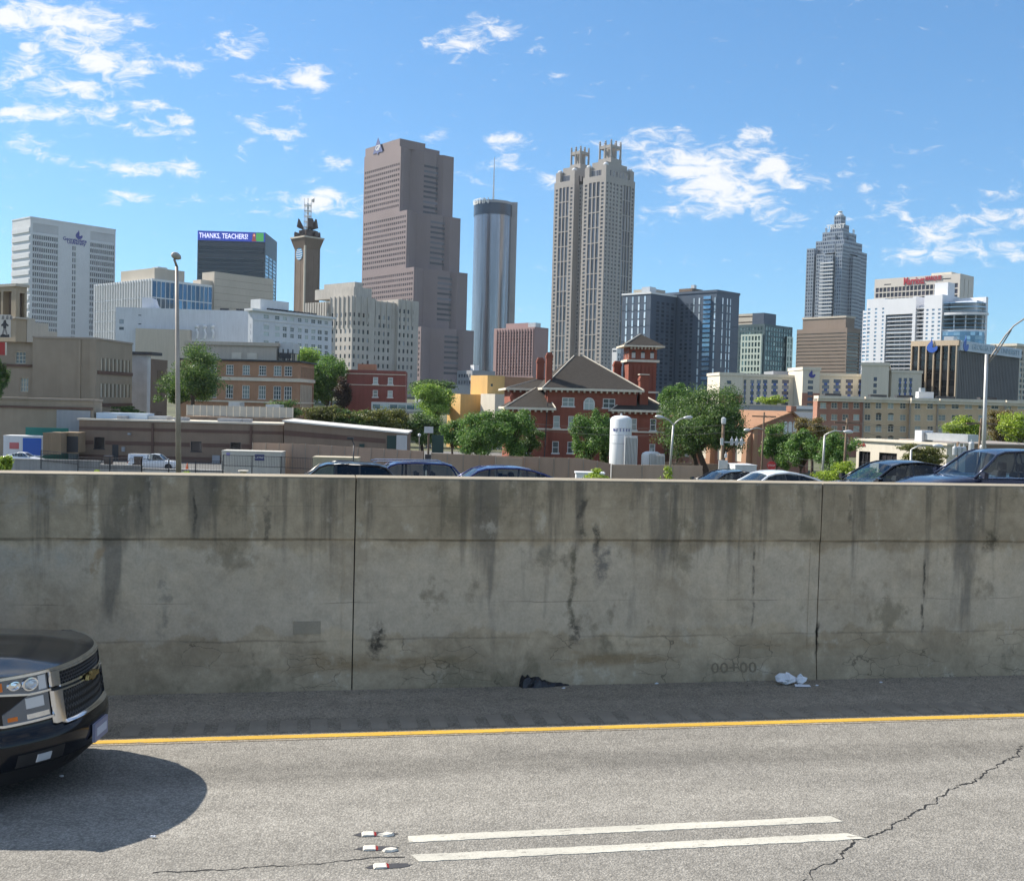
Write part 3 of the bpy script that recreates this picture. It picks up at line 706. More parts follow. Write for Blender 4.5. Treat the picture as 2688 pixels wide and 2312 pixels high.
for k in range(nb):                                           # spandrel ledges of the side
    z = zb_ + (B.Zc(592) - zb_) * (k + 1) / nb
    B.box('spandrel', M_WHITE, -.8, -.01, .8, B.wl - .8, z - 5.2, z - 1.4)
flame(B.e, (B.U('R', 208), -.25, B.Zc(601)), (0, 0, 0), 6.4, M_PURPLE)
text('GeorgiaState', 4.1, M_PURPLE, B.e, (B.U('R', 197), -.2, B.Zc(614)), (R(90), 0, 0), bold=.1)
text('University', 4.1, M_PURPLE, B.e, (B.U('R', 201), -.2, B.Zc(622)), (R(90), 0, 0), bold=.1)
B.box('parapet', M_WHITE, -.3, B.wr + .3, -.3, B.wl + .3, zt, zt + 1.2)
B.done(M_WHITE)

# office block with fin facade and blue glass
B = Bld('glass_office', 'white grid office block with bright blue glass on one side', 400, 731, 600, 49, 250, 558)
zt = B.H; n = 8; z0 = B.Zc(905); rows_ = [zt - 1.2]
hgt = [9.5] + [6.0] * 9
zc = zt - 1.3; opsR, opsL = [], []
for k, h in enumerate(hgt):
    opsR += [(B.wr * (i + .06) / 14, B.wr * (i + .94) / 14, zc - h + .6, zc) for i in range(14)]
    opsL += [(B.wl * (i + .18) / 22, B.wl * (i + .82) / 22, zc - h + .7, zc) for i in range(22)]
    zc -= h
B.facade('R', 0, B.wr, 0, zt, opsR, .35, win=G_BLUE); B.facade('L', 0, B.wl, 0, zt, opsL, 1.3, pane=G_GREEN); B.shell(0, B.wr, 0, B.wl, 0, zt, 'RL')
mb = MB()
for i in range(23): u = B.wl * i / 22; mb.box(-.5, 0, u - .28, u + .28, zc, zt)
B.part('facade_fins', M_WHITE, mb, kind='stuff')
zp_ = B.Zc(712); x0 = 3; B.box('penthouse', M_TAN, x0, B.U('R', 492, 720), 3, B.wl * .62, zt + .01, zt + 6.5)
B.box('roof_unit', M_STEEL, 8, 14, 8, 14, zt + 6.51, zt + 8)
B.done(M_WHITE)

# dark tower with the LED sign
B = Bld('sign_tower', 'dark glass tower with LED message screen around its top', 697, 611, 850, 92, 519, 728)
zt = B.H; z0 = 0; zs_ = B.Zc(639); rowsn = 15; zl = B.Zc(800)
ops = []
for k in range(rowsn):
    h = (zs_ - zl) / rowsn; ops.append((.8, B.wl - .8, zl + h * k + .5, zl + h * (k + 1) - .35))
B.facade('L', 0, B.wl, 0, zt, ops, .3, win=G_BLACK)
opsr = grid(1.0, B.wr - 1, 3, .86, zl, B.Zc(666), 14, .8); B.facade('R', 0, B.wr, 0, zt, opsr, .3, win=G_SKY)
B.shell(0, B.wr, 0, B.wl, 0, zt, 'RL'); B.done(mat('charcoal_panel', (.06, .075, .095), .4, .08, .05, 0))
zc, hh = (B.Zc(612) + B.Zc(636)) / 2, (B.Zc(612) - B.Zc(636)) / 2
scr = MB().box(-.9, -.02, .2, B.wl - .2, zc - hh, zc + hh).build('led_screen', paint('led_blue', (.018, .035, .22), .5, ems=.7), B.e)
ug, ug2 = B.U('L', 693), B.U('L', 673); MB().box(-1.0, -.91, ug, ug2, zc - hh * .93, zc + hh * .93).build('green_picture', paint('led_green', (.05, .22, .06), .5, ems=.6), B.e)
up_ = B.U('L', 668); mb = MB(); mb.prism([(-1.02, up_ + x * hh, zc + z * hh) for x, z in [(-.55, -.95), (-.3, -.3), (-.34, .5), (-.1, .85), (.2, .8), (.4, .4), (.36, -.2), (.55, -.95)]], (.08, 0, 0)); mb.build('portrait', paint('led_brown', (.14, .035, .03), .5, ems=.8), B.e)
mb = MB(); mb.lathe([(.01, -.26 * hh), (.16 * hh, -.15 * hh), (.2 * hh, .05 * hh), (.14 * hh, .22 * hh), (.01, .3 * hh)], 10); o = mb.build('face', paint('led_skin', (.5, .24, .16), .5, ems=.8), B.e); o.location = (-1.03, up_, zc + .35 * hh); o.scale = (.3, 1, 1)
text('THANKS, TEACHERS!', hh * 1.55, paint('led_white', (.62, .62, .85), .5, ems=.7), B.e, (-1.0, B.U('L', 588), zc - .02 * hh), (R(90), 0, LROT), ext=.03, bold=.06, fit=abs(B.U('L', 524) - B.U('L', 652)))

# brown microwave tower
B = Bld('microwave_tower', 'brown brick shaft tower with horn antennas and lattice mast', 801, 640, 800, 45, 774, 839)
zt = B.H; B.facade('R', 0, B.wr, 0, zt, [(B.wr * (i + .2) / 3, B.wr * (i + .8) / 3, 0, zt - 9) for i in range(3)], .12, pane=M_BROWN)
B.facade('L', 0, B.wl, 0, zt, [(B.wl * (i + .2) / 2, B.wl * (i + .8) / 2, 0, zt - 9) for i in range(2)], .12, pane=M_BROWN); B.shell(0, B.wr, 0, B.wl, 0, zt, 'RL')
B.box('corner_pier', M_TAN, -.7, .5, -.7, .5, 0, zt + .2)
B.box('corner_pier', M_BROWN, B.wr - .6, B.wr + .4, -.4, .5, 0, zt + .2)
w1, w2 = B.wr, B.wl; z2 = B.Zc(624)
mb = MB(); mb.rings([[(-.2, -.2, zt - 3), (w1 + .2, -.2, zt - 3), (w1 + .2, w2 + .2, zt - 3), (-.2, w2 + .2, zt - 3)], [(-2.3, -2.3, z2), (w1 + 2.3, -2.3, z2), (w1 + 2.3, w2 + 2.3, z2), (-2.3, w2 + 2.3, z2)]]); B.part('flared_crown', M_BROWN, mb)
B.box('crown_edge', M_TAN, -2.6, w1 + 2.6, -2.6, w2 + 2.6, z2 + .01, z2 + 1.2)
zr = z2 + 1.2; M_HORN = mat('horn_brown', (.085, .065, .06), .8)
for k in range(9):                                           # drum antennas round the rim
    a = -2.6 + k * .62; cx_, cy_ = w1 / 2 + math.cos(a) * w1 * .5, w2 / 2 + math.sin(a) * w2 * .5
    mb = MB(); mb.tube([(cx_, cy_, zr + 2.2), (cx_ + math.cos(a) * 3, cy_ + math.sin(a) * 3, zr + 2.4)], [1.4, 2.1], 12); mb.box(cx_ - .6, cx_ + .6, cy_ - .6, cy_ + .6, zr, zr + 1.5); B.part('drum_antenna', M_HORN, mb)
B.box('antenna_deck', M_HORN, 2, w1 - 2, 2, w2 - 2, zr, zr + 5.5)
for (dx_, dy_) in ((-1, 1), (1, -1), (-.2, -1.1), (1.05, .6)):
    c = Vector((w1 / 2, w2 / 2, zr + 5.6)); t_ = c + Vector((dx_ * 4.6, dy_ * 4.6, 8.5)); l = c + Vector((dx_ * 5.4, dy_ * 5.4, 2.2))
    mb = MB(); mb.rings([[c + Vector((dx_ * 1.6 + q * dy_ * .6, dy_ * 1.6 - q * dx_ * .6, z)) for q, z in ((-1, 0), (1, 0), (1, 1), (-1, 1))], [(t_ if z else l) + Vector((q * dy_ * 1.9, -q * dx_ * 1.9, 0)) for q, z in ((-1, 0), (1, 0), (1, 1), (-1, 1))]]); B.part('horn_antenna', M_HORN, mb)
M_MAST = paint('mast_white', (.62, .64, .66), .5); mx, my = w1 / 2, w2 / 2; zm0, zm1 = zr + 5.5, B.Zc(528)
mb = MB(); mb.tube([(mx, my, zm0), (mx, my, zm1)], 1.0, 8)
for (qx, qy) in ((-3.2, 0), (3.2, 0), (0, 3.2), (0, -3.2)): mb.tube([(mx + qx, my + qy, zm0), (mx + qx, my + qy, zm1)], .22, 5)
B.part('mast', M_MAST, mb)
for k in range(5):
    z = zm0 + (zm1 - zm0) * (k + .6) / 5; mb = MB()
    for a, c in (((-3.2, 0), (0, 3.2)), ((0, 3.2), (3.2, 0)), ((3.2, 0), (0, -3.2)), ((0, -3.2), (-3.2, 0)), ((-3.2, 0), (3.2, 0)), ((0, -3.2), (0, 3.2))): mb.tube([(mx + a[0], my + a[1], z), (mx + c[0], my + c[1], z)], .28, 5)
    B.part('mast_ring', M_MAST, mb)
mb = MB(); mb.tube([(mx + 2.4, my - 2.4, zm1 + 2.6), (mx + 3.2, my - 3.2, zm1 + 2.6)], [1.6, 2.0], 12); mb.tube([(mx + 2, my - 2, zm1 - 1), (mx + 2, my - 2, zm1 + 3)], .25, 5); B.part('dish_antenna', M_STEEL, mb)
mb = MB(); mb.tube([(mx - 2, my + 2, zm1), (mx - 2, my + 2, zm1 + 3.5)], .2, 5); mb.tube([(mx, my, zm1), (mx, my, zm1 + 4)], .3, 5); B.part('whip_antenna', M_MAST, mb)
uL, zL = B.hit('L', 786, 667); rad = 4.6                     # striped globe emblem on the left face
em = B.e
def ell(z): return rad * math.sqrt(max(0, 1 - (z / rad) ** 2))
mb = MB(); mb.prism([(-.25, uL + math.cos(a) * rad * .95, zL + math.sin(a) * rad) for a in [k * math.pi / 12 for k in range(24)]], (.2, 0, 0)); mb.build('globe_emblem', paint('globe_blue', (.02, .22, .45), .4), em)
for z in (-.72, -.36, .0, .36, .7):
    mb = MB(); n = 10; zz = z * rad; wd = ell(zz) * .92; pts = [(-.3, uL - wd + 2 * wd * i / n, zL + zz + .35 - .9 * math.sin(math.pi * i / n) * .5) for i in range(n + 1)] + [(-.3, uL - wd + 2 * wd * i / n, zL + zz - .35 - .9 * math.sin(math.pi * i / n) * .5) for i in range(n, -1, -1)]
    mb.prism(pts, (.04, 0, 0)); mb.build('globe_stripe', M_MAST, em)
B.done(M_BROWN)

# tan blank block
B = Bld('blank_block', 'windowless tan concrete block in front of the sign tower', 563, 713, 640, 50, 531, 718)
B.facade('R', 0, B.wr, 0, B.H, [(0.3, B.wr - .3, B.H - 4.2 * k - 4.15, B.H - 4.2 * k - 4.0) for k in range(9)], .1, pane=M_BROWN)
B.facade('L', 0, B.wl, 0, B.H); B.shell(0, B.wr, 0, B.wl, 0, B.H, 'RL')
B.box('lower_wing', M_TAN, -8, -.02, 2, B.wl * .8, 0, B.Zc(737)); B.done(M_TAN)

# pink stepped granite tower
B = Bld('granite_tower', 'tall pink granite tower stepping down in giant steps', 1050, 385, 950, 40, 957, 1190)
zt = B.H; wl, wr = B.wl, B.wr; C_ = wr
tiers = [(1050, zt, 1190), (1067, B.Zc(556), 1208), (1085, B.Zc(707), 1226), (1104, B.Zc(862), 1243), (1122, B.Zc(1000), 1256)]
lastz = zt
for k, (xc, z1, xr) in enumerate(tiers):
    y0 = -B.hit('L', xc, 600)[0] if False else B.U('L', xc, {0: 500, 1: 620, 2: 780, 3: 920, 4: 1010}[k])
    x1 = B.U('R', xr, {0: 480, 1: 620, 2: 780, 3: 920, 4: 1010}[k], y0); z0 = tiers[k + 1][1] if k < 4 else 0
    # left flank with its window grid
    nrow = max(1, int((z1 - z0) / 4.55))
    ncol = int((wl - y0) / 3.3)
    ops = [(y0 + 1.0 + (wl - y0 - 2) * (i + .22) / ncol, y0 + 1.0 + (wl - y0 - 2) * (i + .78) / ncol, z1 - (4 if k else 14) - 4.55 * j - 2.3, z1 - (4 if k else 14) - 4.55 * j) for i in range(ncol) for j in range(nrow) if z1 - (4 if k else 14) - 4.55 * j - 2.3 > z0]
    B.facade('L', y0, wl, z0, z1, ops, .5, pane=G_HAZE)
    # right flank: pier, hollow, louvred bay, pier
    a1, a2, a3, a4 = x1 * .02, x1 * .30, x1 * .62, x1 * .70
    dp = 6.0
    B.wm.box(0, x1 * .16, y0, y0 + dp, z0, z1) if False else None
    mbx = B.wm
    f = lambda u, d, z: (u, y0 + d, z)
    prof = [(0, 0), (x1 * .05, 0), (x1 * .25, dp), (x1 * .38, dp * .25), (x1 * .43, 0), (x1 * .66, 0), (x1 * .72, dp * .5), (x1 * .80, 0), (x1, 0)]
    for (u0, d0), (u1, d1) in zip(prof, prof[1:]): mbx.quad(f(u0, d0, z0), f(u1, d1, z0), f(u1, d1, z1), f(u0, d0, z1))
    mbx.poly([f(u, d, z1) for u, d in prof] + [(x1, wl, z1), (0, wl, z1)])
    mbx.quad((x1, y0, z0), (x1, wl, z0), (x1, wl, z1), (x1, y0, z1)); mbx.quad((0, wl, z0), (x1, wl, z0), (x1, wl, z1), (0, wl, z1))
    nl = int((z1 - z0 - 8) / 4.55)
    for j in range(nl):                                       # dark ribbon windows of the bay
        z = z1 - (6 if k else 12) - 4.55 * j
        if z - 2 > z0: MB().box(x1 * .435, x1 * .70, y0 - .15, y0 + 1.0, z - 2.0, z).build('ribbon_window', G_RIB, B.e)
B.box('penthouse', M_PINK, 1, B.U('R', 1120, 380), 2, wl, zt + .01, B.Zc(362)); B.box('penthouse', M_PINK, B.U('R', 1120, 380) + .01, B.U('R', 1168, 380), 8, wl, zt + .01, B.Zc(368))
mb = MB()
for k in range(9): x = 8 + k * 3.3; h = random.uniform(3, 9); mb.tube([(x, wl * .5, B.Zc(365)), (x, wl * .5, B.Zc(365) + h)], .18, 4)
B.part('roof_antennas', M_DKMETAL, mb, kind='stuff')
uG, zG = B.hit('L', 993, 386)
mb = MB(); mb.prism([(-.5, uG + a * 8.5, zG + c * 8.5) for a, c in ((-.95, -.65), (0, .95), (.95, -.65), (.2, -.62), (0, -.85), (-.2, -.62))], (.4, 0, 0)); mb.build('triangle_emblem', paint('emblem_blue', (.10, .12, .26), .5), B.e)
text('GP', 6.5, M_WFRAME, B.e, (-.6, uG, zG - 1.2), (R(90), 0, LROT), bold=.15)
B.done(M_PINK)

# round glass hotel tower
B = Bld('round_tower', 'cylindrical mirror glass hotel tower with tall antenna mast', 1291, 540, 1150, 0, wl=10, wr=10)
rad = (P(1343, 560, 1150).x - P(1242, 560, 1150).x) / 2; cx_, cy_ = (P(1293, 560, 1150).x - B.C.x), rad; zt = B.Zc(530)
def m_west():
    t = MT('mirror_cylinder'); sx = t.nd('ShaderNodeSeparateXYZ'); t.L.new(t.coord(), sx.inputs[0])
    n = t.noise(1.0, 3, .6, t.coord((.5, .5, .012))); n2 = t.noise(1.0, 2, .5, t.coord((.9, .9, .25)))
    k = t.math('MULTIPLY', t.ramp(n, .3, .7, .75, 1.2, False), t.ramp(n2, .3, .7, .92, 1.08, False))
    t.set(col=t.scale_col((.27, .285, .32), k), rough=.2, metal=.75, spec=.5); return t.m
M_WEST = m_west(); mb = MB(); nf = 72
for i in range(nf):                                           # slim facets
    a0, a1 = 2 * math.pi * i / nf, 2 * math.pi * (i + .92) / nf; a2 = 2 * math.pi * (i + 1) / nf
    p = lambda a, r, z: (cx_ + math.cos(a) * r, cy_ + math.sin(a) * r, z)
    mb.quad(p(a0, rad, 0), p(a1, rad, 0), p(a1, rad, B.Zc(561)), p(a0, rad, B.Zc(561))); mb.quad(p(a1, rad - .35, 0), p(a2, rad - .35, 0), p(a2, rad - .35, B.Zc(561)), p(a1, rad - .35, B.Zc(561)))
B.part('curtain_wall', M_WEST, mb)
mb = MB(); mb.lathe([(rad + .6, B.Zc(561)), (rad + .6, B.Zc(531))], 64, (cx_, cy_, 0)); B.part('restaurant_band', paint('band_glass', (.035, .055, .085), .12, .2), mb)
mb = MB(); mb.lathe([(rad + .6, B.Zc(531) + .01), (rad + .6, B.Zc(524)), (rad * .5, B.Zc(523)), (rad * .45, B.Zc(518)), (.1, B.Zc(517))], 48, (cx_, cy_, 0)); B.part('crown', M_GPANEL, mb)
mb = MB(); mb.tube([(cx_, cy_, B.Zc(518)), (cx_, cy_, B.Zc(470)), (cx_, cy_, B.Zc(402))], [1.1, .8, .35], 6); B.part('antenna_mast', M_STEEL, mb)
x0, x1 = P(1338, 600, 1150).x - B.C.x, P(1357, 600, 1150).x - B.C.x; mb = MB(); mb.box(x0 + .5, x1, cy_ - 4, cy_ + 8, 0, B.Zc(522)); B.part('lift_shaft', M_GPANEL, mb)
for i, ch in enumerate('WESTIN'):
    a = R(196) + R(11) * i; text(ch, 8.2, M_WFRAME, B.e, (cx_ + math.cos(a) * (rad + 1.1), cy_ + math.sin(a) * (rad + 1.1), B.Zc(527.5)), (R(90), 0, a + R(90)), bold=.2)

# rose block in front
B = Bld('rose_block', 'pink granite office block with ribbed window bays', 1403, 858, 700, 45, 1297, 1440)
zt = B.H; ops = grid(1.0, B.wl - 3, 13, .66, B.Zc(985), B.Zc(868), 14, .6); B.facade('L', 0, B.wl, 0, zt, ops, .6, pane=G_GREY)
mb = MB()
for i in range(14): u = 1.0 + (B.wl - 4) * i / 13; mb.box(-.5, 0, u - .35, u + .35, B.Zc(985), zt - 1)
B.part('facade_ribs', M_PINK2, mb, kind='stuff')
B.facade('R', 0, B.wr, 0, zt); B.shell(0, B.wr, 0, B.wl, 0, zt, 'RL')
B.box('penthouse', M_PINK2, 3, 12, B.U('L', 1378), B.U('L', 1320), zt + .01, zt + 3.2); B.box('roof_unit', M_STEEL, 3, 8, 2, 9, zt + .01, zt + 3)
B.done(M_PINK2)

# twin-crowned granite tower
B = Bld('twin_crown_tower', 'tall buff granite tower with two columned crowns', 1591, 458, 1050, 45, 1456, 1668)
zt = B.H; wl, wr = B.wl, B.wr; zb_ = B.Zc(1000); nfl = 50; fh = (zt - 6 - zb_) / nfl
def shaft(face, ua, ub, plane, mids=3):
    w = ub - ua; z0, z1 = zb_, zt - 6; ops = []
    c1 = (ua + w * .08, ua + w * .19); c2 = (ub - w * .19, ub - w * .08)
    for j in range(nfl): z = z0 + fh * j; ops += [(c1[0], c1[1], z + fh * .2, z + fh * .75), (c2[0], c2[1], z + fh * .2, z + fh * .75)]
    B.facade(face, ua, ua + w * .24, 0, zt, [o for o in ops if o[0] < ua + w * .24], .7, plane, pane=G_HAZE)
    B.facade(face, ub - w * .24, ub, 0, zt, [o for o in ops if o[0] > ub - w * .3], .7, plane, pane=G_HAZE)
    bands = 13; bh = (z1 - z0) / bands; big = []
    for m_ in range(mids):
        a = ua + w * .24 + w * .52 * (m_ + .14) / mids; c = ua + w * .24 + w * .52 * (m_ + .86) / mids
        for j in range(bands): big.append((a, c, z0 + bh * j + bh * .06, z0 + bh * (j + 1)))
    B.facade(face, ua + w * .24, ub - w * .24, 0, zt, big, .9, plane, win=G_HAZE)
g0, g1 = wl * .43, wl * .60                                    # hollow between the two shafts on the left flank
shaft('L', 0, g0, 0); shaft('L', g1, wl, 0)
small = grid(g0, g1, 3, .5, zb_, zt - 6, nfl, .5); B.facade('L', g0, g1, 0, zt - 4, small, .6, 7.0, pane=G_HAZE)
B.wm.quad((0, g0, 0), (7, g0, 0), (7, g0, zt), (0, g0, zt)); B.wm.quad((0, g1, 0), (7, g1, 0), (7, g1, zt), (0, g1, zt))
B.facade('R', 0, wr * .45, 0, zt, grid(0, wr * .45, 4, .5, zb_, zt - 6, nfl, .5), .6, 0, pane=G_HAZE); shaft('R', wr * .45, wr, 0)
B.shell(0, wr, 0, g0, 0, zt, 'RL'); B.shell(0, wr, g1, wl, 0, zt, 'RL'); B.shell(7, wr, g0, g1, 0, zt - 4, 'RL')
def crown(x0, x1, y0, y1, k):
    zA = zt; mb = MB()
    mb.box(x0 + 3, x1 - 3, y0 + 3, y1 - 3, zA + .01, zA + 7)
    for (cx_, cy_) in ((x0 + 4, y0 + 4), (x1 - 4, y0 + 4), (x0 + 4, y1 - 4), (x1 - 4, y1 - 4)): mb.box(cx_ - 3, cx_ + 3, cy_ - 3, cy_ + 3, zA + .01, zA + 10)
    mb.box(x0 + 6, x1 - 6, y0 + 6, y1 - 6, zA + 7, zA + 15); mx_, my_ = (x0 + x1) / 2, (y0 + y1) / 2; hw = min(x1 - x0, y1 - y0) / 2 - 7.5
    mb.box(mx_ - hw - 1, mx_ + hw + 1, my_ - hw - 1, my_ + hw + 1, zA + 15, zA + 20); B.part('crown_base', M_GRAN, mb)
    for j in range(6):
        for f, (u0, u1, pl) in (('L', (y0 + 8, y1 - 8, x0 + 3)), ('R', (x0 + 8, x1 - 8, y0 + 3))):
            u = u0 + (u1 - u0) * (j + .5) / 6; c = B.fn(f, pl)(u, zA + 3.4, -.05); link('window', shared_box('windowcrown', (1.6, .2, 5.5), G_HAZE), B.e, loc=c, rot=(0, 0, 0 if f == 'R' else LROT))
    for (cx_, cy_) in ((x0 + 4, y0 + 4), (x1 - 4, y0 + 4), (x0 + 4, y1 - 4), (x1 - 4, y1 - 4)):
        mb = MB(); mb.lathe([(2.8, zA + 10.01), (2.6, zA + 11.3), (1.8, zA + 12.5), (.1, zA + 13.2)], 14, (cx_, cy_, 0)); B.part('dome', M_WHITE, mb, True)
    ztm = zA + 20.01; hh_ = 13
    for i in range(3):
        for j in range(3):
            if i == 1 and j == 1: continue
            x, y = mx_ + (i - 1) * hw, my_ + (j - 1) * hw; mb = MB()
            mb.lathe([(1.1, ztm), (1.0, ztm + hh_ + 2), (1.3, ztm + hh_ + 2.4), (.5, ztm + hh_ + 3), (1.1, ztm + hh_ + 4.2), (.1, ztm + hh_ + 5.2)], 8, (x, y, 0)); B.part('column', M_GRAN, mb)
    mb = MB()
    for s_ in (-1, 1):
        mb.box(mx_ - hw, mx_ + hw, my_ + s_ * hw - .8, my_ + s_ * hw + .8, ztm + hh_ - 3, ztm + hh_); mb.box(mx_ + s_ * hw - .8, mx_ + s_ * hw + .8, my_ - hw + .81, my_ + hw - .81, ztm + hh_ - 3, ztm + hh_)
    B.part('entablature', M_GRAN, mb); B.box('lantern_core', M_GRAN, mx_ - hw * .45, mx_ + hw * .45, my_ - hw * .45, my_ + hw * .45, ztm, ztm + hh_ - 1)
crown(0, wr, 0, g0, 0); crown(0, wr, g1, wl, 1)
B.done(M_GRAN)
# navy apartment block: two wings meeting in a hollow
def navy():
    A = Bld('slate_apartments', 'dark slate apartment block with two wings and white light strips', 1709, 771, 520, 45, 1634, 1776)
    G_SLT = glass('glass_slate', (.05, .065, .09), (.11, .135, .17), .25, .15, .2)
    e = A; zt = A.H; zl = A.Zc(1020); strips = MB()
    M_STRIP = glass('glass_strip', (.42, .52, .60), (.62, .70, .76), .5, .1, .2)
    seams = lambda w: [(0.05, w - .05, zl + (zt - zl) * k / 6 - .18, zl + (zt - zl) * k / 6 + .18) for k in range(1, 6)]
    # left wing, lit flank: light strips at the panel joints
    nf = 12; fh = (zt - zl) / nf
    def strip_col(face, u, plane, w=.9, j0=0, j1=nf, skip=0):
        for j in range(j0, j1):
            if skip and random.random() < skip: continue
            c = A.fn(face, plane)(u, zt - fh * (j + .5) - .6, -.06)
            link('light_strip', shared_box('light_strip', (w, .14, fh * .80), M_STRIP), A.e, loc=c, rot=(0, 0, 0 if face == 'R' else LROT))
    A.facade('L', 0, A.wl, 0, zt, seams(A.wl), .2, pane=M_NAVY); A.facade('R', 0, A.wr, 0, zt, seams(A.wr), .2, pane=M_NAVY)
    for px in (1646, 1662, 1678, 1694): strip_col('L', A.U('L', px), 0)
    A.shell(0, A.wr, 0, A.wl, 0, zt, 'RL')
    # windows of the shaded flank
    for o in grid(A.wr * .18, A.wr * .95, 4, .52, zl, zt - 3, 22, .62): A.window('R', o, .0, -.02, G_SLT)
    # second wing: its left flank starts where the first wing's right flank ends
    xb = A.wr; cy = A.hit('R', 1882, 767)[0]
    q = P(1882, 767, 520) - A.C; bx, by = q.dot(A.d1), q.dot(A.d2)
    # slide the second corner along its view ray until it lines up with the hollow
    for _ in range(40):
        if bx > A.wr * 1.0: break
    Zb = 470.0
    for k in range(60):
        q = P(1882, 767, Zb) - A.C; bx, by = q.dot(A.d1), q.dot(A.d2)
        if bx >= A.wr: break
        Zb += 3
    z2 = P(1882, 767, Zb).z - A.zb
    w2 = A.hit('R', 1941, 777, by)[0] - bx
    f = MB()
    A.facade('L', by, 0 if by < 0 else by + 10, 0, z2, [], .2, bx)
    A.facade('R', bx, bx + w2, 0, z2, [(bx + .05, bx + w2 - .05, zl + (z2 - zl) * k / 6 - .18, zl + (z2 - zl) * k / 6 + .18) for k in range(1, 6)], .2, by, pane=M_NAVY)
    A.shell(bx, bx + w2, by, 12, 0, z2, 'RL')
    wlen = -by
    for px, j1 in ((1822, 2), (1836, 12), (1877, 12)):
        u = A.hit('L', px, 800, bx)[0]; strip_col('L', u, bx, .8, 0, j1)
    u0 = A.hit('L', 1866, 790, bx)[0]; u1 = A.hit('L', 1847, 790, bx)[0]
    for j in range(20):                                      # glazed corner bay with balconies
        h2 = (zt - zl) / 20; z = zt - h2 * (j + 1)
        c = A.fn('L', bx)((u0 + u1) / 2, z + h2 * .55, -.08); link('window', shared_box('bay_window', (abs(u1 - u0), .2, h2 * .72), G_SKY if j < 11 else G_GREY), A.e, loc=c, rot=(0, 0, LROT))
        MB().box(bx - 1.3, bx - .01, min(u0, u1), max(u0, u1), z + .1, z + .45).build('balcony', M_NAVY, A.e)
    for o in [(a, c, g, h) for a, c, g, h in grid(by + wlen * .55, -2, 3, .5, zl, zt - 3, 22, .6)]: A.window('L', o, 0, bx - .02, G_SLT)
    for px, sk in ((1897, .1), (1909, .05), (1917, .15)):
        strip_col('R', A.hit('R', px, 800, by)[0], by, .7, 0, 12, sk)
    A.box('parapet', M_WHITE, -.3, A.wr, -.3, A.wl + .3, zt + .01, zt + .9); A.box('parapet', M_NAVY, bx - .3, bx + w2 + .3, by - .3, 12, z2 + .01, z2 + 1.2)
    A.box('roof_house', M_TAN, bx - 2, bx + 9, 14, 26, zt, zt + 5); A.box('roof_house', M_BROWN, bx + 2, bx + 11, by + 16, by + 24, z2 + .02, z2 + 3); A.box('roof_unit', M_STEEL, 4, 9, 4, 9, zt + .92, zt + 4)
    A.box('roof_unit', M_STEEL, bx + 5, bx + 7, by + 17, by + 19, z2 + 3.01, z2 + 5)
    A.done(M_NAVY)
navy()

# teal apartment block with a mint bay
B = Bld('teal_apartments', 'dark teal apartment block with a pale mint facade bay', 2008, 850, 560, 45, 1937, 2081)
zt = B.H; zl = B.Zc(1010); nf = 12
B.facade('L', 0, B.wl, 0, zt, grid(1, B.wl - 1, 8, .5, zl, zt - 1, nf, .62), .3, win=G_GREEN); B.facade('R', 0, B.wr, 0, zt, grid(1, B.wr - 1, 10, .72, zl, zt - 1, nf, .72), .3, win=G_GREEN)
B.shell(0, B.wr, 0, B.wl, 0, zt, 'RL')
y1, y0 = B.U('L', 1950), B.U('L', 2006); zm = B.Zc(877); M_MINT = mat('mint_panel', (.50, .58, .52), .6, .05, .1, .05)
bm = MB(); f2 = MB(); B.facade('L', y0 + .5, y1, 0, zm, grid(y0 + 1, y1 - .5, 6, .62, zl, zm - .5, 8, .7), .5, -1.4, mb=bm, win=G_GREEN); bm.quad((-1.4, y0 + .5, 0), (0, y0 + .5, 0), (0, y0 + .5, zm), (-1.4, y0 + .5, zm)); bm.quad((-1.4, y0 + .5, zm), (0, y0 + .5, zm), (0, y1, zm), (-1.4, y1, zm)); B.part('mint_bay', M_MINT, bm)
ub, uc = B.U('R', 2062), B.U('R', 2078); bm = MB(); B.facade('R', ub, uc, 0, zm, grid(ub + .3, uc - .3, 2, .6, zl, zm - .5, 8, .7), .5, -1.2, mb=bm, win=G_GREEN); bm.quad((ub, -1.2, zm), (uc, -1.2, zm), (uc, 0, zm), (ub, 0, zm)); B.part('mint_bay', M_MINT, bm)
for k in range(8): z = zl + (zm - zl) * (k + .3) / 8; B.box('balcony', M_DKMETAL, B.wr + .01, B.wr + 1.6, 2, 6, z, z + 1.1)
B.box('roof_house', M_NAVY, 2, 14, 2, 9, zt + .01, zt + 6); B.done(mat('teal_panel', (.075, .115, .13), .5, .1, .1, .06))
B = Bld('tan_slab', 'tan windowless block standing behind the teal apartments', 1995, 822, 640, 45, 1930, 2003)
B.facade('R', 0, B.wr, 0, B.H); B.facade('L', 0, B.wl, 0, B.H, [(0.2, B.wl - .2, B.H - 2.2 - 3.4 * k, B.H - 1.4 - 3.4 * k) for k in range(4)], .3, pane=M_BROWN); B.shell(0, B.wr, 0, B.wl, 0, B.H, 'RL'); B.done(M_TAN)

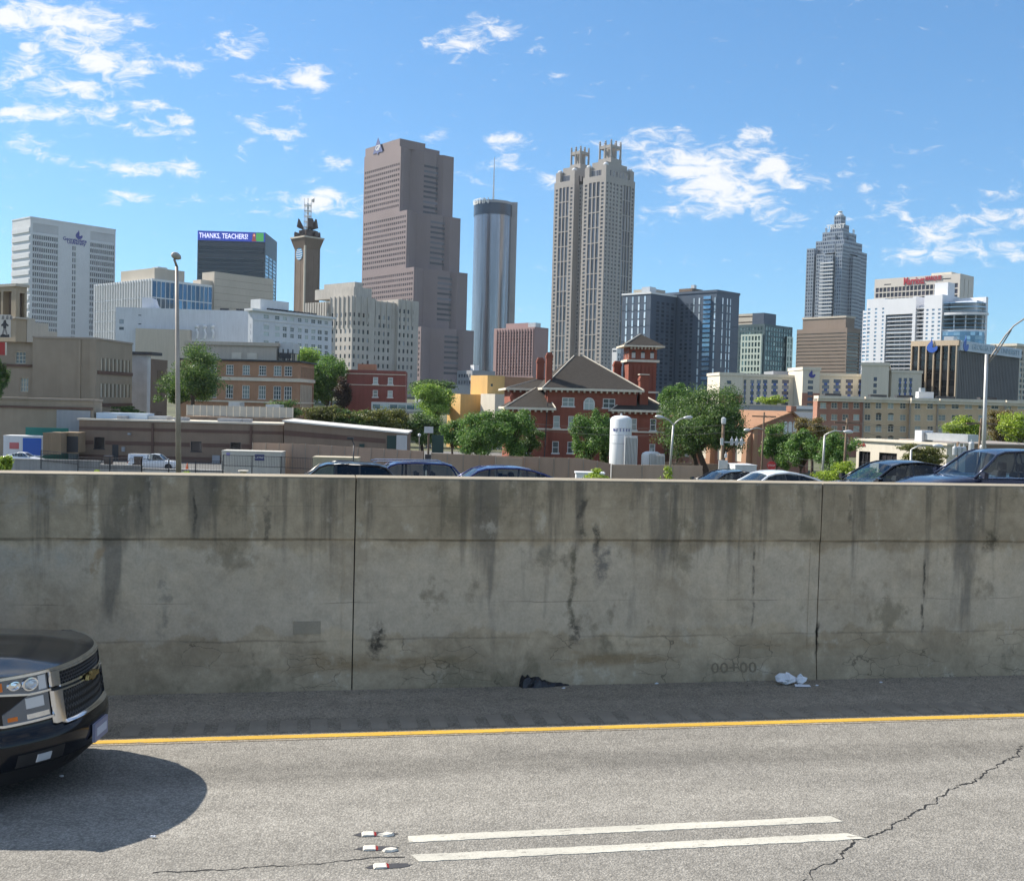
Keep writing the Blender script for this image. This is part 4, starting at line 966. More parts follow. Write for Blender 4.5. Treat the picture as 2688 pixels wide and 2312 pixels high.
# stepped glass spire tower
def spire():
    B = Bld('stepped_spire_tower', 'blue grey glass skyscraper stepping up to a lantern spire', 2218, 645, 1250, 47, 2118, 2283)
    zt = B.H; wl, wr = B.wl, B.wr; zl = B.Zc(860)
    M_SP = mat('spire_granite', (.25, .285, .33), .45, .06, .05, .05, .5)
    G_SP = glass('glass_spire', (.075, .10, .145), (.17, .21, .27), .35, .08, .35)
    def block(x0, x1, y0, y1, z0, z1, nm, cols=None):
        mb = MB(); pb = MB(); B.wm, old = mb, B.wm
        fl = 4.2; m_ = max(1, int((z1 - z0) / fl))
        for f, a, c, pl in (('R', x0, x1, y0), ('L', y0, y1, x0)):
            n_ = max(1, int((c - a) / 2.6)); sv = B.pm; B.pm = {}
            B.facade(f, a, c, z0, z1, grid(a + .3, c - .3, n_, .66, z0, z1 - 1, m_, .62), .5, pl, pane=G_SP)
            for pm, q in B.pm.values(): pb.add(q.v, q.f)
            B.pm = sv
        B.shell(x0, x1, y0, y1, z0, z1, 'RL'); B.wm = old
        o = mb.build(nm, M_SP, B.e); pb.build('window_panes', G_SP, o, kind='stuff')
    s = [(0, 1.0), (.12, .88)]
    Z = lambda y: B.Zc(y)
    # cross-shaped plan: four corner shafts and projecting bays, each a step lower
    block(wr * .00, wr * .30, wl * .80, wl, 0, Z(645), 'corner_shaft'); block(wr * .62, wr, wl * .0 + 3, wl * .28, 0, Z(648), 'corner_shaft')
    block(0, wr * .30, 3, wl * .24, 0, Z(640), 'corner_shaft')
    block(-2.5, wr * .2, wl * .28, wl * .52, 0, Z(666), 'bay_shaft'); block(-1.2, wr * .3, wl * .5, wl * .72, 0, Z(662), 'bay_shaft'); block(wr * .3, wr * .6, -1.5, wl * .3, 0, Z(668), 'bay_shaft')
    block(wr * .14, wr * .88, wl * .12, wl * .86, 0, Z(624), 'core_block'); block(wr * .24, wr * .78, wl * .22, wl * .76, Z(624) - .01, Z(599), 'core_block')
    block(wr * .35, wr * .66, wl * .34, wl * .64, Z(599) - .01, Z(576), 'core_block'); block(wr * .05, wr * .3, wl * .3, wl * .6, Z(660), Z(636), 'step_block'); block(wr * .3, wr * .6, wl * .06, wl * .4, Z(660), Z(638), 'step_block'); block(wr * .18, wr * .4, wl * .38, wl * .6, Z(624), Z(610), 'step_block'); block(wr * .40, wr * .62, wl * .16, wl * .4, Z(624), Z(611), 'step_block')
    block(wr * .41, wr * .60, wl * .40, wl * .58, Z(576) - .01, Z(551), 'lantern_block')
    mx, my = wr * .505, wl * .49; mb = MB(); mb.lathe([(4.6, Z(551) + .01), (4.4, Z(548)), (3, Z(545)), (1.8, Z(541)), (3.2, Z(540)), (3.2, Z(539)), (.2, Z(537))], 14, (mx, my, 0)); B.part('lantern_cap', M_WHITE, mb)
    text('TRUIST', 7.2, M_WFRAME, B.e, (wr * .35 - .4, wl * .49, Z(583)), (R(90), 0, LROT), bold=.2)
    for (x0, y0) in ((wr * .27, wl * .70), (wr * .70, wl * .26)):
        mb = MB(); mb.tube([(x0, y0, Z(600)), (x0, y0, Z(586))], .6, 5); mb.tube([(x0 + 3, y0, Z(600)), (x0 + 3, y0, Z(588))], .6, 5); mb.tube([(x0, y0, Z(586)), (x0 + 3, y0, Z(588))], .6, 5); B.part('roof_frame', M_STEEL, mb)
    mb = MB(); u0, u1 = wl * .24, wl * .5
    for k in range(22): z = Z(690) - k * 4.2; mb.box(-5.0, -2.6, u0, u1 + 4, z, z + 1.3)
    B.part('balcony_fronts', M_WHITE, mb, kind='stuff')
spire()

# brown ribbon-window office
B = Bld('ribbon_office', 'brown office block with long horizontal ribbon windows', 2224, 860, 600, 41, 2092, 2259)
zt = B.H; nf = 15; zl = B.Zc(1010)
for f, w in (('L', B.wl), ('R', B.wr)):
    B.facade(f, 0, w, 0, zt, [(.5, w - .5, zl + (zt - 2 - zl) * k / nf + .3, zl + (zt - 2 - zl) * k / nf + (zt - zl) / nf * .66) for k in range(nf)], .5, win=glass('glass_bronze', (.07, .058, .05), (.14, .12, .105), .3, .1, .2))
mb = MB(); n = 46
for i in range(n): u = B.wl * (i + .5) / n; mb.box(.2, .45, u - .18, u + .18, zl, zt - 2.5)
B.part('window_mullions', M_BRONZE, mb, kind='stuff')
B.shell(0, B.wr, 0, B.wl, 0, zt, 'RL'); B.box('setback_floor', mat('office_tan', (.235, .185, .15), .8, .08, .08, .06), .8, B.wr - 4, 1.5, B.wl * .9, zt + .01, B.Zc(833)); B.box('roof_slab', M_TAN, .4, B.wr - 3.6, 1.1, B.wl * .91, B.Zc(833) + .01, B.Zc(828)); B.done(mat('office_tan', (.36, .29, .23)))

# big atrium hotel
B = Bld('marquee_hotel', 'cream slab hotel with a red sign across its blank top', 2521, 718, 950, 44, 2297, 2557)
zt = B.H; zw = B.Zc(741)
B.facade('L', 0, B.wl, 0, zt, grid(1.5, B.wl - 1, 21, .84, zw - 9 * 5.1, zw, 9, .8) + [(B.U('L', 2340), B.U('L', 2322), B.Zc(736), B.Zc(733)), (B.U('L', 2497), B.U('L', 2475), B.Zc(731), B.Zc(728))], .7, win=glass('glass_maroon', (.045, .035, .05), (.09, .07, .09), .3, .1))
B.facade('R', 0, B.wr, 0, zt, [(B.wr * .3, B.wr * .34, 0, zt - 4), (B.wr * .6, B.wr * .64, 0, zt - 4)], .8, pane=M_TAN); B.shell(0, B.wr, 0, B.wl, 0, zt, 'RL'); B.box('roof_house', M_CREAM, 4, B.wr - 4, B.wl * .12, B.wl * .35, zt + .01, zt + 2.5)
M_RSIGN = paint('sign_red', (.42, .03, .05), .5)
text('Marriott', 9.5, M_RSIGN, B.e, (-.4, B.U('L', 2400), B.Zc(730)), (R(90), 0, LROT), ext=.2, bold=.18, fit=abs(B.U('L', 2373) - B.U('L', 2427)))
text('MARQUIS', 5.6, M_RSIGN, B.e, (-.4, B.U('L', 2451), B.Zc(726)), (R(90), 0, LROT), ext=.2, bold=.1, fit=abs(B.U('L', 2430) - B.U('L', 2472)))
B.done(mat('hotel_cream', (.60, .55, .50), .85, .06, .05, .06))

# white balcony tower with glass corner
def residence():
    B = Bld('white_residence', 'white apartment tower with deep balcony bay and blue glass corner', 2562, 808, 480, 41, 2262, 2586)
    zl = B.Zc(1010); u = lambda px: B.U('L', px); XM = max(10.5, B.wr)
    Zp = lambda py, px: B.hit('L', px, py)[1]
    zA = Zp(786, 2275); zB = Zp(776, 2430); zC = Zp(806, 2500); M_W = mat('residence_white', (.66, .67, .70), .75, .05, .08, .05)
    nf = 20
    def col(mbn, uu0, uu1, z1, wins, plane=0.0, depth=14, mt=M_W, g=G_SKY, name='facade_bay'):
        mb = MB(); B.facade('L', uu0, uu1, 0, z1, wins, .35, plane, mb=mb, win=g); B.shell(plane, plane + depth, uu0, uu1, 0, z1, 'L', mb=mb); B.part(name, mt, mb)
    fh = (zA - zl - 4) / nf
    fl = lambda a, c, k0=0, k1=nf: [(a, c, zl + fh * j + .5, zl + fh * (j + 1) - .5) for j in range(k0, k1)]
    col(0, u(2275), u(2260), zA - 5, fl(u(2274), u(2261)), 2, name='glass_bay')
    col(0, u(2322), u(2275) - .01, zA, fl(u(2285), u(2278)) + fl(u(2303), u(2297)) + fl(u(2321), u(2316)))
    # balcony recess
    a, c = u(2396), u(2326); mb = MB(); B.facade('L', a, c, 0, zA - 8, grid(a, c, 5, .8, zl, zA - 9, nf, .72), .2, 4.0, mb=mb, win=G_DARK); mb.box(0, 14, c, u(2322) - .01, 0, zA - .5); mb.box(0, 14, a, c, zA - 8, zA - .5); B.part('balcony_wall', M_W, mb)
    for j in range(nf):
        z = zl + fh * j; mb = MB(); mb.box(.3, 4.0, a + .05, c - .05, z, z + .35); B.part('balcony_slab', M_W, mb); MB().box(.3, .38, a + .05, c - .05, z + .36, z + .95).build('balcony_rail', G_GREY, B.e)
    col(0, u(2404), u(2396) - .01, zA, [])
    a, c = u(2428), u(2404) - .01; mb = MB(); B.facade('L', a, c, 0, zA - 4, grid(a, c, 2, .8, zl, zA - 6, nf, .7), .2, 3.0, mb=mb, win=G_GREY); mb.box(3.2, 14, a, c, 0, zA - 4); B.part('balcony_wall', M_W, mb)
    for j in range(nf): z = zl + fh * j; B.box('balcony_slab', M_W, .3, 2.95, a + .05, c - .05, z, z + .35)
    col(0, u(2475), u(2428) - .01, zB, fl(u(2440), u(2434), 0, 19) + fl(u(2456), u(2449), 0, 19) + fl(u(2472), u(2465), 0, 19), -.8, 16)
    # curved glass corner
    mb = MB(); us = [u(2478), u(2490), u(2520), u(2548), u(2562), 0]; n = 9; a0 = u(2476)
    path = [(0.0 + (1 - math.cos(k / n * math.pi / 2)) * 9, a0 * (1 - math.sin(k / n * math.pi / 2))) for k in range(n + 1)]
    zg = zB - 16
    for (p, q) in zip(path, path[1:]):
        for j in range(nf + 1):
            z0, z1 = zl + fh * j + .15, zl + fh * (j + 1) - .15
            if z1 > zg: break
            B_ = MB(); B_.quad((p[0], p[1], z0), (q[0], q[1], z0), (q[0], q[1], z1), (p[0], p[1], z1)); B_.build('glass_panel', G_SKY, B.e)
    mb.rings([[(x + .3, y + .2, z) for x, y in path] + [(XM, 0, z), (XM, a0, z)] for z in (0, zg)]); B.part('corner_core', M_W, mb)
    mb = MB()
    for j in range(nf + 1): mb.rings([[(x - .12, y - .1, zl + fh * j + dz) for x, y in path] + [(XM, 0, zl + fh * j + dz), (XM, a0, zl + fh * j + dz)] for dz in (-.12, .12)])
    B.part('floor_edges', G_SKY, mb, kind='stuff')
    mb = MB(); mb.rings([[(x - 1, y - 1, z) for x, y in path] + [(XM, -1, z), (XM, a0, z)] for z in (zg + 6.5, zg + 7.6)]); B.part('roof_canopy', M_W, mb)
    for k in range(0, n + 1, 2): x, y = path[k]; B.box('canopy_post', M_W, x + .5, x + 1, y + .2, y + .7, zg + .02, zg + 6.4)
    B.box('roof_house', M_W, 4, XM, u(2475), u(2440), zB + .01, zB + 6); B.box('roof_house', M_W, 5, XM + 1, u(2550), u(2480), zg + 7.62, zg + 13)
    mb = MB(); B.facade('R', 9.2, XM, 0, zg - 2, grid(9.3, XM - .1, 1, .85, zl, zg - 3, nf, .85), .2, -.02, mb=mb, win=G_SKY); B.part('side_wall', M_W, mb)
    B.box('core', M_W, XM + .02, XM + 2, .5, u(2262), 0, zA - 1)
residence()

# dark finned university block with the big banner
def finned():
    B = Bld('finned_office', 'black glass office block with pale vertical fins and flame emblems', 2514, 893, 330, 45, 2396, 2674)
    zt = B.H; zl = 0; zg = B.Zc(907); zr = B.Zc(920)
    M_GFIN = mat('grey_fin', (.26, .255, .255), .5, .08, .2, .05)
    M_CAP2 = mat('office_cap', (.50, .40, .29), .85, .08, .1, .06)
    nf = 8; ll = B.Zc(1050)
    mbp = MB()
    B.facade('L', 0, B.wl, 0, zg, grid(.2, B.wl - .2, 6, .96, ll, zg - .1, nf, .9), .3, win=G_BLACK); B.facade('R', 0, B.wr, 0, zr, [(.2, B.wr - .2, ll, zr - .1)], .3, win=G_BLACK); B.shell(0, B.wr, 0, B.wl, 0, zr, 'RL')
    B.done(mat('bronze_panel', (.055, .045, .04), .4, .1, .1, 0))
    B.box('cornice', M_CAP2, -.6, .8, -.6, B.wl + .3, zg + .01, zt); B.box('roof', M_GPANEL, .81, B.wr - .01, .6, B.wl, zr + .02, zt - .3)
    for k in range(7): u = B.wl * k / 6; B.box('fin', M_CAP2, -.75, -.01, u - .16, u + .16, 0, zg)
    n = 40
    for k in range(n + 1): u = B.wr * k / n; B.box('fin', M_GFIN, u - .09, u + .09, -.5, -.01, 0, zr)
    ban = B.box('banner', mat('banner_grey', (.50, .56, .62), .6, .05, .2, .04), .4, B.wr + .2, -1.1, .59, zr + .01, zt - .1)
    h = zt - zr
    text('GEORGIA STATE UNIVERSITY', h * .78, paint('banner_letters', (.30, .40, .48), .5), B.e, (B.wr * .565, -1.16, (zr + zt) / 2), (R(90), 0, 0), ext=.05, fit=B.wr * .80)
    flame(B.e, (B.U('R', 2526), -1.3, B.Zc(905)), (0, 0, 0), h * 1.25, M_LOGOB)
    flame(B.e, (-1.0, B.U('L', 2451), B.Zc(911)), (0, 0, LROT), h * 1.1, M_LOGOB)
    B.box('roof_unit', M_STEEL, 4, 7, 3, 6, zt, zt + 1.5)
finned()
B = Bld('edge_office', 'tan gridded office block at the right edge of the skyline', 2668, 908, 420, 40, 2600, 2790)
B.facade('R', 0, B.wr, 0, B.H, grid(.5, B.wr - .5, 14, .72, B.Zc(1050), B.H - 1.5, 9, .6), .4, win=G_GREY); B.facade('L', 0, B.wl, 0, B.H); B.shell(0, B.wr, 0, B.wl, 0, B.H, 'RL'); B.box('parapet', M_CREAM, -.4, B.wr, -.4, B.wl, B.H + .01, B.H + 1); B.done(M_TAN)

# cream student halls with blue window strips
def halls():
    M_BLUE = paint('panel_blue', (.03, .085, .34), .5); M_BASE = M_DBRICK
    def winset(B, face, px, py_top, n, wpx, strip, plane=0.0, rowh=16.0):
        u0, u1 = sorted((B.hit(face, px - wpx / 2, py_top, plane)[0], B.hit(face, px + wpx / 2, py_top, plane)[0])); r = []
        for k in range(n):
            za = B.hit(face, px, py_top + rowh * k, plane)[1]; zb_ = B.hit(face, px, py_top + rowh * k + rowh * .62, plane)[1]; r.append((u0, u1, zb_, za))
        if strip:
            um = (u0 + u1) / 2; hw = (u1 - u0) * .22
            for (a, c) in zip(r, r[1:]):
                q = B.fn(face, plane)(um, (a[2] + c[3]) / 2, -.06); link('blue_panel', shared_box('blue_panel', (hw * 2, .14, a[2] - c[3]), M_BLUE), B.e, loc=q, rot=(0, 0, 0 if face == 'R' else LROT))
        return r
    gb = glass('glass_hall', (.045, .06, .12), (.13, .15, .20), .35, .1)
    def blk(label, x, y, Z, yaw, xl, xr, cols, zbrick=None, rows=5, logo=False, face='R', wl=14, rowh=15.0, top=None):
        B = Bld('student_hall', label, x, y, Z, yaw, xl, xr, wl=None if xl else wl, group='cream student halls'); ops = []
        for (px, w, st) in cols: ops += winset(B, face, px, top or (y + 14), rows, w, st, rowh=rowh)
        zbk = B.Zc(zbrick) if zbrick else 0
        w = B.wr if face == 'R' else B.wl
        B.facade(face, 0, w, 0, B.H, ops, .25, win=gb)
        if face == 'R': B.facade('L', 0, B.wl, 0, B.H)
        else: B.facade('R', 0, B.wr, 0, B.H)
        B.shell(0, B.wr, 0, B.wl, 0, B.H, 'RL'); B.box('cornice', M_CREAM, -.25, B.wr + .25, -.25, B.wl + .25, B.H + .01, B.H + .9)
        if zbrick and face == 'R': MBb = MB(); B.facade('R', -.1, B.wr + .1, 0, zbk, [o for o in ops if o[2] < zbk], .12, -.12, mb=MBb); MBb.quad((-.1, -.12, zbk), (B.wr + .1, -.12, zbk), (B.wr + .1, 0, zbk), (-.1, 0, zbk)); B.part('brick_base', M_BASE, MBb)
        if logo: flame(B.e, (B.U('R', 2132), -.2, B.Zc(983)), (0, 0, 0), 2.0, M_PURPLE)
        B.done(M_CREAM)
    blk('cream student hall, end block with four single windows', 1890, 985, 325, 5, None, 1950, [(1914, 12, 0)], 1035, 4)
    blk('cream student hall wing with seven blue strip windows', 1950, 988, 328, 8, None, 2110, [(1956, 7, 1), (1975, 10, 1), (1992, 11, 1), (2009, 12, 1), (2034, 17, 1), (2062, 18, 1), (2093, 18, 1)], None, 5, top=997)
    blk('cream student hall stair tower with blue flame emblem', 2108, 971, 322, 3, None, 2153, [(2128, 14, 0)], 1031, 5, True, top=998)
    blk('cream student hall wing between stair tower and tall block', 2153, 987, 328, 0, None, 2264, [(2168, 19, 1), (2198, 19, 1), (2230, 19, 1), (2258, 9, 1)], None, 4, top=996)
    blk('tall cream student hall block beside the finned office', 2333, 960, 315, 70, 2262, 2341, [(2298, 9, 0)], None, 4, face='L', rowh=16.5, top=990)
    blk('cream student hall wing behind the finned office', 2341, 978, 330, 12, None, 2420, [(2363, 8, 1), (2377, 9, 1), (2391, 9, 1)], None, 4, top=992)
halls()
B = Bld('roof_annex', 'pale grey rooftop annex above the cream halls', 2030, 974, 345, 4, None, 2088, wl=10); B.facade('R', 0, B.wr, 0, B.H); B.shell(0, B.wr, 0, B.wl, 0, B.H, 'R'); B.done(M_GPANEL)

# long hotel-like dormitory with cornice, brick and tan sections
def dorm():
    B = Bld('brick_dormitory', 'long four storey dormitory in red and tan brick with cornice', 2146, 1046, 215, -4, None, 2740, zb=-5.6, wl=4)
    zt = B.H; gl = G_CURT; secs = [(2146, 2266, M_DBRICK, 0.0), (2266, 2388, M_DTAN, .5), (2388, 2460, M_DTAN, -.4), (2460, 2636, M_DTAN, 0.1), (2636, 2740, M_DTAN, .5)]
    wins = [[2161, 2190, 2219, 2248], [2279, 2308, 2340, 2372], [2407, 2440], [2473, 2508, 2543, 2578, 2612], [2648, 2684, 2715]]
    arch = {2308, 2340}
    for (x0, x1, mt, pl), ws in zip(secs, wins):
        u0, u1 = B.U('R', x0), B.U('R', x1); mb = MB(); ops = []
        for px in ws:
            w = 15 if px < 2460 else 19
            for k, py in enumerate((1056, 1087, 1117, 1147)):
                py += (px - 2146) * .004
                a, za = B.hit('R', px - w / 2, py); c, zb_ = B.hit('R', px + w / 2, py + 16); ops.append((a, c, zb_, za))
                if px in arch and k:
                    n = 9; r_ = (c - a) / 2; pts = [((a + c) / 2 + math.cos(math.pi * i / n) * r_, pl - .04, za + math.sin(math.pi * i / n) * r_ * .55) for i in range(n + 1)]
                    q = MB(); q.prism(pts, (0, .03, 0)); B.part('arch_light', G_BLACK, q); 
        B.facade('R', u0, u1, 0, zt, ops, .22, pl, mb=mb, win=(gl, M_TRIM, 2, 2, .07)); B.shell(u0, u1, pl, 4, 0, zt, 'R', mb=mb); B.part('facade_section', mt, mb)
        q = MB(); q.box(u0 - .01 if pl <= 0 else u0 + .4, u1, pl - .9, 3.6, zt + .01, zt + .6); q.box(u0, u1 - .02, pl - .6, 3.9, zt - .5, zt); B.part('cornice', M_TRIM, q)
    for i, px in enumerate((2266, 2388, 2460, 2636)): u = B.U('R', px); B.box('drain_pipe', M_BRONZE, u - .12, u + .12, -.7, -.42, 0, zt - .5)
    B.box('roof_unit', M_WHITE, B.U('R', 2415), B.U('R', 2455), 1, 3, zt + .61, zt + 1.9); B.box('roof_unit', M_STEEL, B.U('R', 2422), B.U('R', 2434), 1.5, 2.8, zt + 1.91, zt + 2.7)
    for px in (2190, 2310, 2380, 2490, 2600): q = MB(); u = B.U('R', px); q.box(u - 1.6, u + 1.6, 1, 3, zt + .61, zt + 1.1); B.part('roof_hatch', M_DKMETAL, q)
dorm()
# white shed wall and steps behind the trees
B = Bld('white_shed', 'long low white painted building behind the gabled brick hall', 1905, 1077, 240, 2, None, 2172, zb=-5.6, wl=3); B.facade('R', 0, B.wr, 0, B.H); B.shell(0, B.wr, 0, B.wl, 0, B.H, 'R'); B.done(M_WHITE)
B = Bld('grey_terrace', 'grey terrace wall below the cream halls', 1905, 1059, 270, 3, None, 2145, zb=-5.6, wl=3)
B.facade('R', 0, B.wr, 0, B.H, [(B.U('R', 1935), B.U('R', 2140), B.H - 1.4, B.H - .3)], .2, pane=M_GPANEL); B.shell(0, B.wr, 0, B.wl, 0, B.H, 'R'); B.box('white_rail', M_WHITE, B.U('R', 2086), B.U('R', 2142), -.4, -.1, B.H - .9, B.H - .2); B.done(M_TAN)

# gabled brick hall with buttresses
def gabled():
    B = Bld('gabled_hall', 'gabled brick hall with orange lit roof and buttressed flank', 1978, 1118, 150, 28, 1940, 2122, zb=-5.6)
    H = B.H; wr = B.wr; zr = B.hit('R', 2075, 1082)[1]; ur = B.U('R', 2075, 1100); wl = 30.0
    mb = MB(); mb.poly([(0, 0, 0), (wr, 0, 0), (wr, 0, H), (ur, 0, zr), (0, 0, H)]); mb.quad((0, 0, 0), (0, wl, 0), (0, wl, H), (0, 0, H)); mb.quad((wr, 0, 0), (wr, wl, 0), (wr, wl, H), (wr, 0, H)); B.part('wall', M_DBRICK, mb)
    mb = MB(); e = .5; mb.prism([(-e, -e, H - .2), (ur, -e, zr + .15), (ur, wl, zr + .15), (-e, wl, H - .2)], (0, 0, -.25)); B.part('roof', mat('orange_roof', (.30, .165, .095), .85, .1, .6, 0), mb)
    mb = MB(); mb.prism([(ur, -e, zr + .15), (wr + e, -e, H - .2), (wr + e, wl, H - .2), (ur, wl, zr + .15)], (0, 0, -.25)); B.part('roof', mat('orange_roof', (.30, .165, .095)), mb)
    B.box('ridge_cap', M_DBRICK, ur - .5, ur + .5, -.6, .4, zr + .1, zr + .9)
    for k in range(7):
        y = .3 + k * 4.0; mb = MB(); mb.rings([[(-1.0, y, 0), (0, y, 0), (0, y + 1, 0), (-1.0, y + 1, 0)], [(-.8, y, H * .72), (0, y, H * .72), (0, y + 1, H * .72), (-.8, y + 1, H * .72)], [(-.1, y, H * .86), (0, y, H * .86), (0, y + 1, H * .86), (-.1, y + 1, H * .86)]]); B.part('buttress', M_BRICK2, mb)
        pts = [(-.05, y + 1.7, 1.5), (-.05, y + 3.3, 1.5), (-.05, y + 3.3, H * .62)] + [(-.05, y + 2.5 + math.cos(a) * .8, H * .62 + math.sin(a) * .8) for a in [math.pi * i / 6 for i in range(1, 6)]] + [(-.05, y + 1.7, H * .62)]
        q = MB(); q.prism(pts, (.04, 0, 0)); B.part('arched_window', M_TRIM, q)
    for px in (2062, 2074, 2086):
        u, z = B.hit('R', px, 1112); q = MB(); pts = [(u - .35, -.06, z - 1.6), (u + .35, -.06, z - 1.6), (u + .35, -.06, z)] + [(u + math.cos(a) * .35, -.06, z + math.sin(a) * .35) for a in (.8, 1.57, 2.3)] + [(u - .35, -.06, z)]; q.prism(pts, (0, .05, 0)); B.part('arched_window', M_WFRAME, q)
    B.box('pilaster', M_BRICK2, -.05, .6, -.25, -.01, 0, H - .3); B.box('pilaster', M_DBRICK, wr - .6, wr, -.25, -.01, 0, H - .3)
gabled()

# cream shop and brown shed behind
B = Bld('cream_shop', 'small cream flat roofed shop with tall dark windows', 2249, 1156, 105, -62, None, 2486, zb=-5.6, wl=2.5)
z0, zh = B.Zc(1240), B.Zc(1183); ops = [(B.U('R', 2256), B.U('R', 2286), z0, zh), (B.U('R', 2309), B.U('R', 2356), z0, zh)]
B.facade('R', 0, B.wr, 0, B.H, ops, .25, win=(G_BLACK, M_DKMETAL, 3, 2, .06)); B.facade('L', 0, 2.5, 0, B.H); B.shell(0, B.wr, 0, 2.5, 0, B.H, 'RL'); B.box('coping', M_TRIM, -.2, B.wr + .2, -.2, 2.5, B.H + .01, B.H + .2)
text('cash', .55, M_RSIGN, B.e, (B.U('R', 2263), -.04, B.Zc(1166)), (R(90), 0, 0), ext=.02)
B.box('roof_unit', M_WHITE, B.U('R', 2391), B.U('R', 2409), .5, 2, B.H + .21, B.H + 1.25); B.box('roof_duct', M_STEEL, B.U('R', 2410), B.U('R', 2524), .8, 2.2, B.H + .4, B.H + 1.05); B.done(M_CREAM)
B = Bld('brown_shed', 'long plain brown shed behind the lamp post at right', 2486, 1166, 112, 3, None, 2760, zb=-5.6, wl=12); B.facade('R', 0, B.wr, 0, B.H); B.shell(0, B.wr, 0, 12, 0, B.H, 'R'); B.box('coping', M_BRONZE, -.1, B.wr, -.15, 12, B.H + .01, B.H + .18); B.done(M_BRICK3)

# ------------------------------------------------------------------ left part of town
B = Bld('painted_block', 'large plain white painted block with roof vents', 304, 806, 470, 3, None, 668, wl=30)
def up(px, py): return B.hit('R', px, py)
ops = []
for (a, c, g, h) in ((313, 325, 838, 850), (363, 371, 826, 829), (363, 371, 849, 852), (313, 325, 858, 866)):
    u0, zt_ = up(a, g); u1, zb_ = up(c, h); ops.append((u0, u1, zb_, zt_))
B.facade('R', 0, B.wr, 0, B.H, ops, .3, win=G_GREY); B.shell(0, B.wr, 0, B.wl, 0, B.H, 'R')
u0, u1 = B.U('R', 362), B.U('R', 412); q = MB(); n = 10; w = u1 - u0
q.prism([(u0, 6, B.H + .01), (u0 + w, 6, B.H + .01)] + [(u0 + w * (1 - .45 * math.sin(i / n * math.pi / 2)) , 6, B.H + 5 * (1 - math.cos(i / n * math.pi / 2)) + .01) for i in range(1, n)] + [(u0 + w * .5, 6, B.H + 5), (u0, 6, B.H + 5)][:1] + [(u0, 6, B.H + 5)], (0, 8, 0)); B.part('curved_parapet', M_PALE, q)
for px in (518, 538, 559):
    u, z = B.hit('R', px, 868); q = MB(); q.tube([(u, -.5, z + 1), (u, -.9, z), (u + .6, -1.2, z - 1.2), (u + .2, -1.2, z - 3.5)], .55, 8); q.lathe([(.5, 0), (1, .3), (1, 1.1), (.3, 1.6)], 8, (u, -.6, z + 1)); B.part('vent_duct', M_WHITE, q)
for px in (577, 585, 592, 620, 629, 638): u = B.U('R', px); B.box('roof_unit', M_DKMETAL, u - .6, u + .6, 3, 5, B.H + .01, B.H + 1.1)
B.box('lower_block', M_TAN, B.U('R', 362), B.U('R', 504), -3, -.01, 0, up(362, 863)[1]); B.done(M_PALE)

B = Bld('white_hotel_block', 'white painted block with rows of paired windows and flat cornice', 664, 816, 425, 53, 652, 872)
ops = []
cols = [(692, 706), (722, 734), (742, 753), (762, 772), (782, 792), (800, 809), (817, 828), (834, 845), (852, 861)]
for j, dy in enumerate((0, 28, 45, 68, 84, 100)):
    for (a, c) in cols:
        y = 822 + (a - 664) * .115 + dy; u0, zt_ = B.hit('R', a, y); u1, zb_ = B.hit('R', c, y + 12.5); ops.append((u0, u1, zb_, zt_))
ops = [o for o in ops]
zs0 = {}
fixed = []
for i, o in enumerate(ops): r_ = i // 9; zs0.setdefault(r_, (o[2], o[3])); fixed.append((o[0], o[1], zs0[r_][0], zs0[r_][1]))
B.facade('R', 0, B.wr, 0, B.H, fixed, .25, win=(G_CURT, M_WHITE, 2, 2, .12)); B.facade('L', 0, B.wl, 0, B.H, [(1, B.wl - 1.5, z0, z1) for z0, z1 in zs0.values()], .3, win=G_GREY); B.shell(0, B.wr, 0, B.wl, 0, B.H, 'RL')
for k in range(9):
    o = fixed[9 + k]; um, r_ = (o[0] + o[1]) / 2, (o[1] - o[0]) / 2; q = MB(); q.prism([(um + math.cos(math.pi * i / 8) * r_ * 1.05, -.2, o[3] + .12 + math.sin(math.pi * i / 8) * r_ * .6) for i in range(9)], (0, .19, 0)); B.part('arch_head', M_WHITE, q)
B.box('cornice', M_WHITE, -1.3, B.wr + 1.3, -1.3, B.wl + 1, B.H + .01, B.H + .9); B.box('string_course', M_WHITE, -.3, B.wr, -.3, -.01, fixed[9][3] + 1.6, fixed[9][3] + 2.1)
B.box('roof_house', M_WHITE, B.U('R', 700), B.U('R', 775), 4, 10, B.H + .91, B.H + 5.5)
for k in range(14): u = B.wr * (.22 + k * .045); B.box('roof_unit', M_DKMETAL, u - .5, u + .5, 1.2, 2.4, B.H + .92, B.H + 1.9)
B.done(M_PALE)

